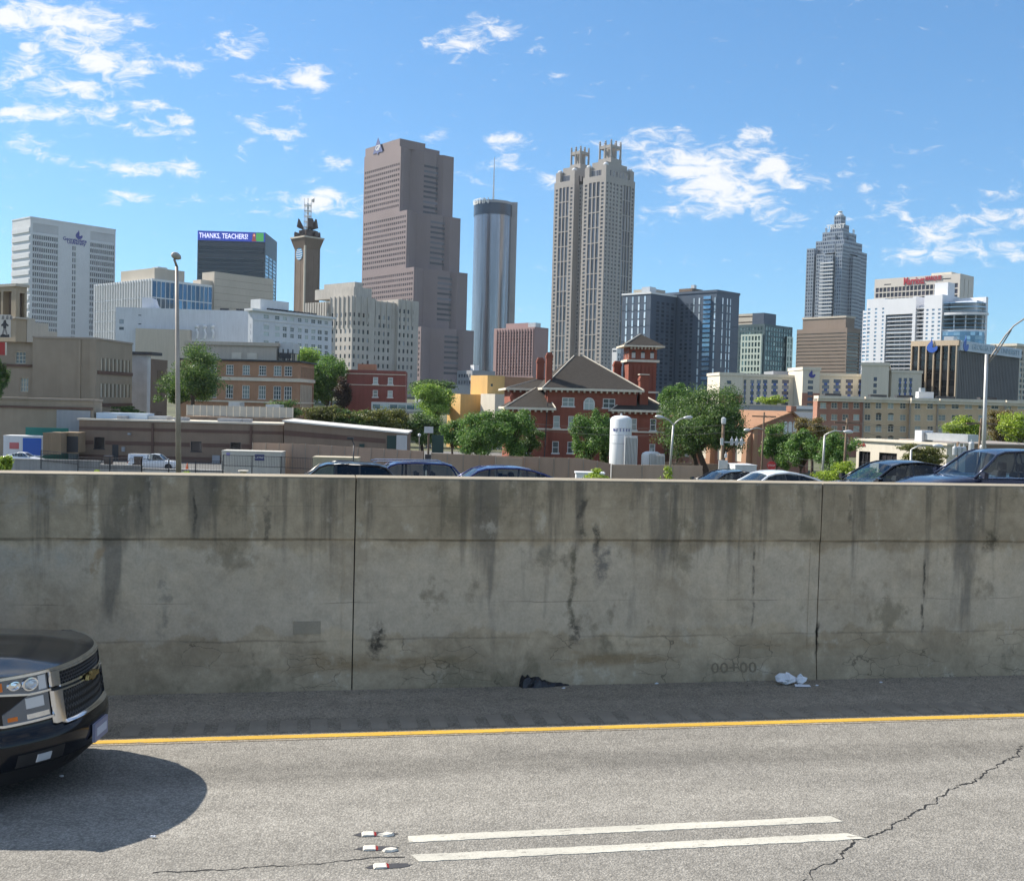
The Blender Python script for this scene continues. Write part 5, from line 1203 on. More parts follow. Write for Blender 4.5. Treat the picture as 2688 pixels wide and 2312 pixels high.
# limestone art-deco block
def deco():
    B = Bld('limestone_block', 'grey limestone block with stepped top and many narrow windows', 926, 778, 560, 47, 868, 1100)
    zt = B.H; zl = B.Zc(1010); secs = [(0, B.U('R', 985), zt, 0.0), (B.U('R', 985), B.U('R', 1046), B.Zc(782), 2.0), (B.U('R', 1046), B.wr, B.Zc(772), 0)]
    fh = 4.35
    for (u0, u1, z1, pl) in secs:
        n = max(3, int((u1 - u0) / 2.8)); m_ = int((z1 - zl - 3) / fh); ops = []
        for i in range(n):
            if n > 4 and i % 5 == 4: continue
            for j in range(m_): u = u0 + (u1 - u0) * (i + .5) / n; ops.append((u - .62, u + .62, zl + fh * j + .9, zl + fh * j + 3.1))
        B.facade('R', u0, u1, 0, z1, ops, .45, pl, pane=G_DARK); B.shell(u0, u1, pl, B.wl, 0, z1, 'R' if u0 > 1 else 'RL')
        for i in range(int((u1 - u0) / 4)): u = u0 + 2 + i * 4; B.box('pilaster', M_STONE, u - .35, u + .35, pl - .5, pl - .01, z1 - 14, z1 + .6)
    n = 5; B.facade('L', 0, B.wl, 0, zt, [(u - .7, u + .7, zl + fh * j + .9, zl + fh * j + 3.1) for j in range(int((zt - zl - 3) / fh)) for u in [B.wl * (i + .5) / n for i in range(n)]], .45, win=G_DARK)
    for i in range(6): u = B.wl * i / 5; B.box('pilaster', M_STONE, -.5, -.01, max(.1, u - .4), min(B.wl, u + .4), zt - 16, zt + .6)
    # upper setbacks
    B.box('upper_storey', M_STONE, 3, B.U('R', 985), 3, B.wl + 18, zt + .01, zt + 5.5); B.box('upper_storey', M_STONE, 6, B.U('R', 970), 6, B.wl + 14, zt + 5.51, zt + 8.5)
    q = MB(); 
    for i in range(9): y = B.wl + 1 + i * 2.2; q.box(-2, 6, y, y + 1.3, zt - 26, zt - 2)
    B.part('side_fins', M_STONE, q); B.box('side_wing', M_STONE, -1.5, 12, B.wl + .01, B.wl + 22, 0, zt - 8)
    B.box('base_course', mat('pale_limestone', (.50, .46, .40), .85, .1, .1, .1), -.4, B.wr, -.4, -.01, B.Zc(998), B.Zc(992))
    B.done(M_STONE)
deco()

# tan civic hall at the left edge with a banner
def hall():
    B = Bld('tan_hall', 'tan stone hall at the left edge with deep framed top', 42, 752, 190, 60, -60, 71, zb=-5.6)
    zt = B.H; z1 = B.Zc(832)
    B.facade('L', 0, B.wl, 0, zt, [(B.U('L', 30), B.U('L', 8), z1, B.Zc(764)), (B.U('L', 3), B.U('L', -40), z1, B.Zc(764))], 1.2, pane=M_BROWN); B.facade('R', 0, B.wr, 0, zt, [(B.wr * .35, B.wr * .8, z1, B.Zc(768))], .8, pane=M_BROWN); B.shell(0, B.wr, 0, B.wl, 0, zt, 'RL')
    B.box('coping', M_TAN, -.3, B.wr + .3, -.3, B.wl, zt + .01, zt + .5); B.box('ledge', M_TAN, -.4, B.wr + .2, -.4, B.wl, z1 - .3, z1 - .01)
    for k, (a, c, h) in enumerate(((71, 92, 832), (92, 130, 842), (130, 156, 862))):
        u0, u1 = B.U('R', a, 850), B.U('R', c, 850); B.box('stepped_wing', M_TAN, u0 + .02, u1, .3 * k, 8, 0, B.Zc(h))
    B.done(mat('hall_tan', (.36, .29, .205), .85, .1, .1, .08))
    # hanging banner with a dark standing figure
    p0, p1 = P(-30, 825, 170), P(27, 886, 170); b = MB(); b.box(p0.x, p1.x, 170, 170.12, p1.z, p0.z); o = b.build('banner_cloth', mat('banner_white', (.55, .53, .48), .8, .06, .3, .04))
    t = tag(o, 'pale hanging banner printed with a dark standing figure', 'banner')
    sx = (p1.x - p0.x) / 57; X = lambda px: p0.x + (px + 30) * sx; Zz = lambda py: p0.z - (py - 825) * (p0.z - p1.z) / 61
    def pr(pts, mt, nm): q = MB(); q.prism([(X(a), 169.97, Zz(c)) for a, c in pts], (0, .025, 0)); q.build(nm, mt, o)
    M_INK = paint('banner_ink', (.05, .05, .055), .8); M_INK2 = paint('banner_grey_ink', (.22, .21, .20), .8)
    pr([(3, 852), (8, 848), (10, 840), (15, 839), (17, 848), (23, 853), (21, 857), (17, 854), (16, 862), (9, 862), (8, 855), (4, 857)], M_INK, 'printed_figure')
    pr([(9, 862), (16, 862), (21, 882), (17, 882), (12.5, 866), (8, 882), (4, 882)], M_INK2, 'printed_legs')
    for a in (8, 19, 29): pr([(a - 4, 838), (a - 3, 829), (a, 827), (a + 3, 829), (a + 3, 838)], M_INK2, 'printed_letter')
    pr([(0, 886), (2, 880), (9, 877), (18, 880), (24, 877), (25, 885.5)], M_INK, 'printed_ground')
    p0, p1 = P(-30, 897, 140), P(13, 932, 140); b = MB(); b.box(p0.x, p1.x, 140, 140.15, p1.z, p0.z); tag(b.build('red_sign', paint('sign_bright_red', (.40, .035, .03), .6)), 'bright red sign panel at the left picture edge', 'sign').name
    MB().box(p1.x + .01, p1.x + .15, 140, 140.18, p1.z, p0.z).build('sign_edge', M_TRIM, bpy.data.objects['red_sign'])
hall()

# tan brick hospital wing
def tanwing():
    B = Bld('tan_brick_wing', 'big tan brick wing with blank gable wall and ribbed side', 254, 891, 150, 88, 0, 348, zb=-5.6)
    zt = B.H; fw = (G_CURT, M_TRIM, 3, 3, .07)
    ua, ub = B.U('L', 86), B.U('L', 16); fr = MB()
    B.facade('L', 0, ua, 0, zt, [], .2)
    w1 = [(B.hit('L', 61, 935)[0], B.hit('L', 33, 935)[0], B.Zc(959), B.Zc(928)), (B.hit('L', 68, 1000)[0], B.hit('L', 46, 1000)[0], B.Zc(1033), B.Zc(996))]
    B.facade('L', ua, ub + 12, 0, zt - .6, w1, .3, .7, win=fw); B.wm.quad((0, ua, 0), (.7, ua, 0), (.7, ua, zt), (0, ua, zt))
    B.box('belt_course', M_BRICK4, .4, .69, ua + .01, ub + 6, B.Zc(967), B.Zc(961))
    # ribbed side: pilaster strips and windows
    ops = []
    for (y0, y1) in ((938, 972), (1006, 1042)):
        for k in range(8):
            u = B.wr * (.12 + k * .107); ops.append((u, u + B.wr * .07, B.Zc(y1), B.Zc(y0)))
    B.facade('R', 0, B.wr, 0, zt, ops, .3, win=G_CURT); B.shell(0, B.wr, 0, ub + 12, 0, zt - .61, 'RL')
    for o in ops: B.box('window_pier', M_TRIM, o[0] - .12, o[0] - .01, -.15, -.01, o[2], o[3])
    for z in (B.Zc(972), B.Zc(1058)): B.box('belt_course', M_BRICK4, .3, B.wr, -.14, -.01, z - .5, z)
    B.box('pilaster', M_TBRICK, -.25, -.01, 0, .9, 0, zt); B.box('pilaster', M_TBRICK, -.2, -.01, 2.2, 2.6, 0, zt - .1); B.box('coping', M_BRONZE, -.15, B.wr, -.15, ua, zt + .01, zt + .25)
    B.done(M_TBRICK)
    # metal-clad shaft and rear wing
    S = Bld('metal_shaft', 'corrugated grey metal lift shaft beside the tan brick wing', 388, 932, 175, 82, 341, 396, zb=-5.6)
    S.facade('R', 0, S.wr, 0, S.H); S.facade('L', 0, S.wl, 0, S.H); S.shell(0, S.wr, 0, S.wl, 0, S.H, 'RL')
    n = 16
    for k in range(n): u = S.wl * (k + .5) / n; S.box('rib', M_STEEL, -.09, -.005, u - S.wl / n * .28, u + S.wl / n * .28, .2, S.H - .1)
    S.box('roof_slab', M_DKMETAL, -.6, S.wr + 2, -1, S.wl + .5, S.H + .01, S.H + .5); S.done(M_STEEL)
    W = Bld('rear_wing', 'narrow brown rear wing behind the lamp post', 400, 942, 190, 85, 384, 440, zb=-5.6); W.facade('R', 0, W.wr, 0, W.H, grid(2, W.wr - 2, 4, .4, 3, W.H - 1, 3, .5), .3, win=G_CURT); W.facade('L', 0, W.wl, 0, W.H); W.shell(0, W.wr, 0, W.wl, 0, W.H, 'RL'); W.done(M_BROWN)
    # lower annex in front
    L_ = Bld('tan_annex', 'lower tan brick annex below the blank gable wall', 246, 1053, 142, 88, -60, 268, zb=-5.6); L_.facade('L', 0, L_.wl, 0, L_.H); L_.facade('R', 0, L_.wr, 0, L_.H); L_.shell(0, L_.wr, 0, L_.wl, 0, L_.H, 'RL')
    L_.box('belt_course', M_BRICK4, -.2, -.01, .1, L_.wl, L_.Zc(1076), L_.Zc(1070)); L_.box('coping', M_BRONZE, -.2, L_.wr, -.2, L_.wl, L_.H + .01, L_.H + .25); L_.box('grey_panel', M_GPANEL, -.12, -.01, .4, L_.U('L', 150), 0, L_.Zc(1078)); L_.done(M_TBRICK)
    gs = MB(); p0, p1 = P(67, 1121, 138), P(178, 1146, 138); gs.box(p0.x, p1.x, 138, 138.2, -5.5, p0.z); tag(gs.build('green_screen', mat('green_tarp', (.03, .16, .14), .8, .1, .3, 0)), 'dark green screen fence behind the storage containers', 'fence')
tanwing()

# orange brick hospital block with framed windows
def hosp():
    B = Bld('orange_brick_block', 'orange brick block with white framed windows and tan roof storey', 787, 952, 215, 87, 470, 825, zb=-5.6)
    zt = B.H; fw = (glass('glass_hosp', (.04, .07, .08), (.16, .22, .22), .4, .1), M_WFRAME, 3, 3, .1); ops = []
    for (y0, y1) in ((963, 990), (1016, 1052)):
        for (a, c) in ((594, 613), (637, 656), (680, 699), (719, 739), (747, 767), (550, 569), (507, 526)):
            ops.append((B.U('L', c), B.U('L', a), B.Zc(y1 - 2), B.Zc(y0 - 1)))
    B.facade('L', 0, B.wl, 0, zt, ops, .25, win=fw)
    opr = [(B.wr * (.1 + .1 * k), B.wr * (.16 + .1 * k), B.Zc(y1), B.Zc(y0)) for k in range(9) for (y0, y1) in ((963, 990), (1016, 1052))]
    B.facade('R', 0, B.wr, 0, zt, opr, .25, win=G_CURT); B.shell(0, B.wr, 0, B.wl, 0, zt, 'RL')
    for z0, z1 in ((1003, 994), (1060, 1056)): q = MB(); q.box(-.3, -.01, -.3, B.wl, B.Zc(z0), B.Zc(z1)); q.box(0, B.wr, -.3, -.01, B.Zc(z0), B.Zc(z1)); B.part('stone_band', M_TRIM, q)
    for k in range(8): B.box('pilaster', M_TRIM, B.wr * (.07 + .1 * k), B.wr * (.085 + .1 * k), -.2, -.01, B.Zc(1070), B.Zc(1010))
    B.box('cornice', M_DKMETAL, -.5, B.wr + .5, -.5, B.wl, zt + .01, zt + .35)
    # roof storey
    u0, u1 = B.U('L', 714), B.U('L', 470); zp_ = B.Zc(905); q = MB(); q.box(3, 20, u0, u1, zt + .36, zp_); B.part('roof_storey', M_TAN, q); B.box('roof_band', M_TAN, 2.6, 20.4, u0 - .4, u1, B.Zc(909), B.Zc(905) + .4)
    for (a, c) in ((596, 622), (637, 663)): B.box('louvre_panel', M_TRIM, 2.85, 2.99, B.U('L', c), B.U('L', a), B.Zc(945), B.Zc(928))
    uu0, uu1 = B.U('L', 755), B.U('L', 716); q = MB(); q.box(4, 9, uu0, uu1, B.Zc(925), B.Zc(898)); B.part('cooling_unit', M_STEEL, q); B.box('cooling_fan_bank', M_DKMETAL, 3.6, 3.99, uu0 + .3, uu1 - .3, B.Zc(940), B.Zc(927)); q = MB()
    for k in range(4): y = uu0 + (uu1 - uu0) * k / 3; q.box(3.8, 4.0, y - .1, y + .1, zt + .36, B.Zc(915)); q.box(8.9, 9.1, y - .1, y + .1, zt + .36, B.Zc(915))
    B.part('unit_frame', M_DKMETAL, q); B.done(M_BRICK2)
hosp()
B = Bld('red_brick_house', 'plain red brick three storey block with four white windows', 909, 970, 235, 4, None, 1065, zb=-5.6, wl=14)
ops = []
for (a, c) in ((980, 993), (1019, 1032)):
    for (y0, y1) in ((988, 1007), (1022, 1041), (1060, 1078)): ops.append((B.U('R', a), B.U('R', c), B.Zc(y1), B.Zc(y0)))
B.facade('R', 0, B.wr, 0, B.H, ops, .2, win=(G_CURT, M_WFRAME, 1, 2, .12)); B.facade('L', 0, 14, 0, B.H); B.shell(0, B.wr, 0, 14, 0, B.H, 'RL')
for y in (979, 1008): B.box('stone_band', M_TRIM, -.1, B.wr + .1, -.15, -.01, B.Zc(y + 2), B.Zc(y))
B.box('stair_head', M_BRICK2, B.U('R', 936), B.U('R', 984), 3, 8, B.H + .01, B.Zc(953)); q = MB(); q.tube([(B.U('R', 961), 5, B.Zc(953)), (B.U('R', 961), 5, B.Zc(943))], .25, 6); B.part('flue', M_DKMETAL, q); B.done(mat('plum_brick', (.24, .085, .07), .9, .1, .5, .08))
B = Bld('skyway', 'glazed grey pedestrian bridge beside the red brick block', 975, 1055, 205, 4, None, 1180, zb=-5.6, wl=6)
z0 = B.Zc(1077); B.facade('R', 0, B.wr, z0, B.H, grid(.2, B.wr - .2, 9, .9, z0 + .4, B.H - .4, 1, .98), .15, win=G_SKY); B.shell(0, B.wr, 0, 6, z0, B.H, 'R'); B.box('floor_slab', M_GPANEL, 0, B.wr, 0, 6, z0 - .4, z0 - .01)
for px in (985, 1060, 1120): u = B.U('R', px); B.box('pier', M_GPANEL, u, u + 1, 2, 3, 0, z0 - .41)
B.done(M_STEEL)
B = Bld('yellow_block', 'sunlit yellow stucco block beside the brick house roof', 1280, 985, 210, 35, 1236, 1325, zb=-5.6); B.facade('R', 0, B.wr, 0, B.H, [(B.U('R', 1289), B.U('R', 1295), B.Zc(1014), B.Zc(1007))], .2, win=G_BLACK); B.facade('L', 0, B.wl, 0, B.H); B.shell(0, B.wr, 0, B.wl, 0, B.H, 'RL')
B.box('low_wing', M_YELLOW, -5, -.02, B.wl * .3, B.wl * 1.1, 0, B.Zc(1036)); B.box('stair_block', M_CREAM, -1.5, B.wr * .8, -5, -.02, 0, B.Zc(1034)); B.box('brick_return', M_BRICK2, B.wr + .01, B.wr + 9, .5, B.wl, 0, B.H - .1); B.done(M_YELLOW)
B = Bld('far_low_block', 'low grey block at the foot of the round tower', 1240, 972, 560, 30, 1200, 1300); B.facade('R', 0, B.wr, 0, B.H); B.facade('L', 0, B.wl, 0, B.H, grid(1, B.wl - 1, 5, .7, B.H - 8, B.H - 1, 2, .5), .3, win=G_GREY); B.shell(0, B.wr, 0, B.wl, 0, B.H, 'RL'); B.box('roof_unit', M_WHITE, 3, 6, 4, 8, B.H + .01, B.H + 3); B.done(M_GPANEL)
B = Bld('low_tan_block', 'low pale block showing between the granite tower and yellow block', 1170, 1010, 420, 30, 1090, 1245); B.facade('R', 0, B.wr, 0, B.H); B.facade('L', 0, B.wl, 0, B.H); B.shell(0, B.wr, 0, B.wl, 0, B.H, 'RL'); B.done(M_GPANEL)
B = Bld('narrow_office', 'narrow white office slab between the twin crown tower and slate block', 1620, 914, 760, 45, 1607, 1640); B.facade('L', 0, B.wl, 0, B.H, [(B.wl * .1, B.wl * .9, B.Zc(924), B.Zc(919))], .4, win=G_GREY); B.facade('R', 0, B.wr, 0, B.H, grid(1, B.wr - 1, 3, .7, B.H * .2, B.H - 3, 12, .6), .4, win=G_GREY); B.shell(0, B.wr, 0, B.wl, 0, B.H, 'RL'); B.done(M_WHITE)
# ------------------------------------------------------------------ historic brick house with tower
def brickhouse():
    B = Bld('brick_mansion', 'red brick hospital mansion with hipped roofs, chimneys and bell tower', 1438, 1023, 165, 5, 1330, 1672, zb=-5.6)
    Zr = lambda px, py, pl=0.0: B.hit('R', px, py, pl)
    U = lambda px, py=1060, pl=0.0: B.hit('R', px, py, pl)[0]
    we, H = B.wr, B.H; depth = 17.0
    fr = lambda nx, nz: (G_CURT, M_WFRAME, nx, nz, .1)
    def wins(lst, pl=0.0): return [(Zr(a, y0, pl)[0], Zr(c, y0, pl)[0], Zr(a, y1, pl)[1], Zr(a, y0, pl)[1]) for a, c, y0, y1 in lst]
    def block(u0, u1, pl, dep, H_, ops, big=(), nm='wall'):
        mb = MB(); B.facade('R', u0, u1, 0, H_, ops, .22, pl, mb=mb, win=None)
        for o in ops: B.window('R', o, .22, pl, fr(2 if o[1] - o[0] > 1.4 else 1, 2))
        B.shell(u0, u1, pl, pl + dep, 0, H_, 'R', mb=mb); return B.part(nm, M_BRICK, mb)
    def hip(u0, u1, y0, y1, z, ap, zr, nm='roof', ov=.9):
        u0 -= ov; u1 += ov; y0 -= ov; y1 += ov; (a0, b0), (a1, b1) = ap; mb = MB()
        mb.add([(u0, y0, z), (u1, y0, z), (u1, y1, z), (u0, y1, z), (a0, b0, zr), (a1, b1, zr)], [(0, 1, 5, 4), (1, 2, 5), (2, 3, 4, 5), (3, 0, 4), (0, 3, 2, 1)])
        r = B.part(nm, M_ROOF, mb); q = MB()
        q.box(u0 - .08, u1 + .08, y0 - .12, y0 + .12, z - .32, z + .03); q.box(u0 - .12, u0 + .12, y0 + .13, y1, z - .32, z + .03); q.box(u1 - .12, u1 + .12, y0 + .13, y1, z - .32, z + .03); B.part('eaves_fascia', M_TRIM, q, parent=r)
        q = MB(); n = int((u1 - u0) / .85)
        for k in range(n): u = u0 + .4 + (u1 - u0 - .8) * k / max(1, n - 1); q.box(u - .11, u + .11, y0 + .15, y0 + ov - .02, z - .62, z - .33)
        B.part('eaves_brackets', M_TRIM, q, kind='stuff', parent=r)
        q = MB()                                              # pale tubes on the front hips, imitating the sunlit roof facet
        q.tube([(u0, y0, z + .03), (a0, b0, zr + .04)], .09, 5); q.tube([(u1, y0, z + .03), (a1, b1, zr + .04)], .1, 5); B.part('lit_hip_line', M_TRIM, q, parent=r)
    top = wins([(1476, 1508, 1043, 1067), (1583, 1615, 1046, 1071)]); mid = wins([(1453, 1470, 1091, 1124), (1492, 1507, 1092, 1125), (1590, 1606, 1096, 1129)]); low = wins([(1450, 1467, 1158, 1190), (1490, 1506, 1159, 1190), (1590, 1606, 1162, 1192)])
    block(0, we, 0, depth, H, top + mid + low)
    apx = U(1531, 940, 0) + .6; zr = B.hit('R', 1531, 935, depth / 2)[1]; hip(0, we, 0, depth, H + .3, ((apx - .8, depth / 2), (apx + .8, depth / 2)), zr)
    # arched centre window
    a, z1 = Zr(1533, 1058); c, z0 = Zr(1559, 1076); r_ = (c - a) / 2; um = (a + c) / 2
    q = MB(); q.prism([(a, -.05, z0), (c, -.05, z0)] + [(um + math.cos(math.pi * i / 10) * r_, -.05, z1 + math.sin(math.pi * i / 10) * r_) for i in range(11)], (0, .04, 0)); o = B.part('arched_window', G_CURT, q)
    q = MB(); q.tube([(a, -.08, z0), (a, -.08, z1)] + [(um - math.cos(math.pi * i / 10) * r_, -.08, z1 + math.sin(math.pi * i / 10) * r_) for i in range(1, 11)] + [(c, -.08, z0)], .1, 5); q.box(um - .05, um + .05, -.12, -.06, z0, z1 + r_); q.box(a, c, -.12, -.06, z1 - .05, z1 + .05); B.part('window_frame', M_WFRAME, q, parent=o)
    # front wings
    ua, ub = U(1339, 1090, -1), U(1441, 1090, -1); Hl = Zr(1380, 1073, -1)[1]
    block(ua, ub, -1.0, 14, Hl, wins([(1376, 1392, 1089, 1111), (1376, 1392, 1157, 1189)], -1)); hip(ua, ub, -1.0, 9, Hl + .2, ((ub - 1.5, 5.0), (ub - .4, 5.0)), Zr(1437, 1022, 3)[1] + .2)
    uc, ud = U(1616, 1090, -1), U(1745, 1090, -1); Hr = Zr(1690, 1080, -1)[1]
    block(uc, ud, -1.0, 14, Hr, wins([(1658, 1672, 1098, 1130), (1707, 1723, 1099, 1131), (1705, 1720, 1165, 1189)], -1)); hip(uc, ud, -1.0, 9, Hr + .2, ((uc + 3.6, 5.0), (uc + 5.4, 5.0)), Zr(1680, 1036, 4)[1])
    # rear left wing
    ue, uf = U(1342, 1040, 8), U(1436, 1040, 8); He = Zr(1380, 1022, 8)[1]; mb = MB(); mb.box(ue, uf, 8, 22, 0, He); B.part('rear_wing', M_BRICK, mb); hip(ue, uf, 8, 22, He + .15, ((ue + 5.5, 14), (uf + 3, 14)), Zr(1400, 992, 14)[1])
    # string course
    for (x0, x1, py, pl) in ((0, we, 1128, 0), (ua, ub, 1125, -1.0), (uc, ud, 1134, -1.0)): z = Zr(1500 if pl == 0 else (1390 if x0 == ua else 1700), py, pl)[1]; B.box('string_course', M_TRIM, x0 + .02, x1 - .02, pl - .14, pl - .01, z - .12, z + .12)
    # chimneys
    for (x0, x1, ytop, ybot, pl, capc) in ((1434, 1450, 924, 1015, 1.2, 0), (1410, 1428, 938, 1000, 13, 0), (1612, 1631, 947, 1005, 13, 0), (1680, 1702, 984, 1070, .5, 1), (1340, 1347, 1031, 1065, 1.0, 0)):
        u0, u1 = U(x0, (ytop + ybot) / 2, pl), U(x1, (ytop + ybot) / 2, pl); z1 = Zr(x0, ytop, pl)[1]; z0 = Zr(x0, ybot, pl)[1] - 2; w = u1 - u0; d = w * 1.1
        q = MB(); q.box(u0, u1, pl, pl + d, z0, z1 - .35); q.box(u0 - .1, u1 + .1, pl - .1, pl + d + .1, z1 - .9, z1 - .55); q.rings([[(u0, pl, z1 - .35), (u1, pl, z1 - .35), (u1, pl + d, z1 - .35), (u0, pl + d, z1 - .35)], [(u0 + .2, pl + .2, z1), (u1 - .2, pl + .2, z1), (u1 - .2, pl + d - .2, z1), (u0 + .2, pl + d - .2, z1)]]); ch = B.part('chimney', M_BRICK, q)
        if capc: B.box('chimney_cap', M_TRIM, u0 - .1, u1 + .1, pl - .1, pl + d + .1, z1 + .01, z1 + .15)
    # bell tower
    pl = 9.0; u0, u1 = U(1651, 940, pl), U(1724, 940, pl); w = u1 - u0; zc = Zr(1690, 951, pl)[1]; ze = Zr(1690, 911, pl)[1]; zap = Zr(1686, 877, pl + w / 2)[1]
    t = MB(); t.box(u0, u1, pl, pl + w, 0, zc); tw = B.part('tower', M_BRICK, t)
    q = MB(); q.box(u0 - .4, u1 + .4, pl - .4, pl + w + .4, zc + .01, zc + .4); B.part('tower_belt', M_TRIM, q, parent=tw)
    zb_ = zc + .41                                            # belfry: piers, arches, rails
    B.wm = MB(); n = 3; aw = w / n * .42
    def arches(face, pl_):
        for k in range(n): 
            um = (0 if face == 'L' else 0)
    q = MB()
    for f, s0, p_ in (('R', u0, pl), ('L', pl, u0)):
        B.facade(f, s0, s0 + w, zb_, ze, [(s0 + w * (k + .5) / n - aw / 2, s0 + w * (k + .5) / n + aw / 2, zb_ + .25, ze - .95) for k in range(n)], .45, p_, mb=q)
        for k in range(n):
            uu = s0 + w * (k + .5) / n; fn = B.fn(f, p_)
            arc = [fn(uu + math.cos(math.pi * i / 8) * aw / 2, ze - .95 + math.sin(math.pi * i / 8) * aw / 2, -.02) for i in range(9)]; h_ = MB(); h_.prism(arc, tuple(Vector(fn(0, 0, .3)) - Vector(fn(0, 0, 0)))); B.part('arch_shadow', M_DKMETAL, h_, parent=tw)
            rr = MB()
            for i in range(5): x = uu - aw / 2 + aw * (i + .5) / 5; pa, pb = fn(x - .05, zb_ + .25, .1), fn(x + .05, zb_ + 1.1, .18); rr.box(pa[0], pb[0], pa[1], pb[1], pa[2], pb[2])
            pa, pb = fn(uu - aw / 2, zb_ + 1.1, .08), fn(uu + aw / 2, zb_ + 1.22, .2); rr.box(pa[0], pb[0], pa[1], pb[1], pa[2], pb[2]); B.part('balustrade', M_WFRAME, rr, parent=tw)
    q.box(u0 + .45, u1, pl + w - .45, pl + w, zb_, ze); q.box(u1 - .45, u1, pl + .45, pl + w - .46, zb_, ze); B.part('belfry', M_BRICK, q, parent=tw)
    for k in range(7): x = u0 + w * (k + .5) / 7; B.box('blind_panel', M_BRICK, x - .2, x + .2, pl - .09, pl - .005, zc - 4.4, zc - .6)
    for (s0, s1) in ((pl, 1), (u0, 0)):
        pass
    ov = 1.0; q = MB(); q.add([(u0 - ov, pl - ov, ze + .25), (u1 + ov, pl - ov, ze + .25), (u1 + ov, pl + w + ov, ze + .25), (u0 - ov, pl + w + ov, ze + .25), ((u0 + u1) / 2, pl + w / 2, zap)], [(0, 1, 4), (1, 2, 4), (2, 3, 4), (3, 0, 4), (3, 2, 1, 0)]); tr = B.part('tower_roof', M_ROOF, q)
    q = MB(); q.box(u0 - ov - .1, u1 + ov + .1, pl - ov - .1, pl + w + ov + .1, ze - .05, ze + .22); B.part('eaves_fascia', M_TRIM, q, parent=tr); q = MB(); q.tube([(u0 - ov, pl - ov, ze + .28), ((u0 + u1) / 2, pl + w / 2, zap)], .12, 5); B.part('lit_hip_line', M_TRIM, q, parent=tr)  # pale tube on the left hip imitates the sunlit roof edge
    q = MB()
    for k in range(8): x = u0 + w * (k + .5) / 8; q.box(x - .1, x + .1, pl - .7, pl - .01, ze - .4, ze - .06)
    B.part('eaves_brackets', M_TRIM, q, kind='stuff', parent=tr)
    zz = Zr(1715, 1030, pl)[1]; B.box('ledge', M_TRIM, u1 - 2, u1 + .4, pl - .5, pl - .01, zz - .15, zz + .15)
    q = MB(); q.tube([(U(1431, 1100, -1.2), -1.25, 0), (U(1438, 1030, -1.2), -1.25, H - 2)], .08, 5); B.part('drain_pipe', M_DKMETAL, q)
brickhouse()

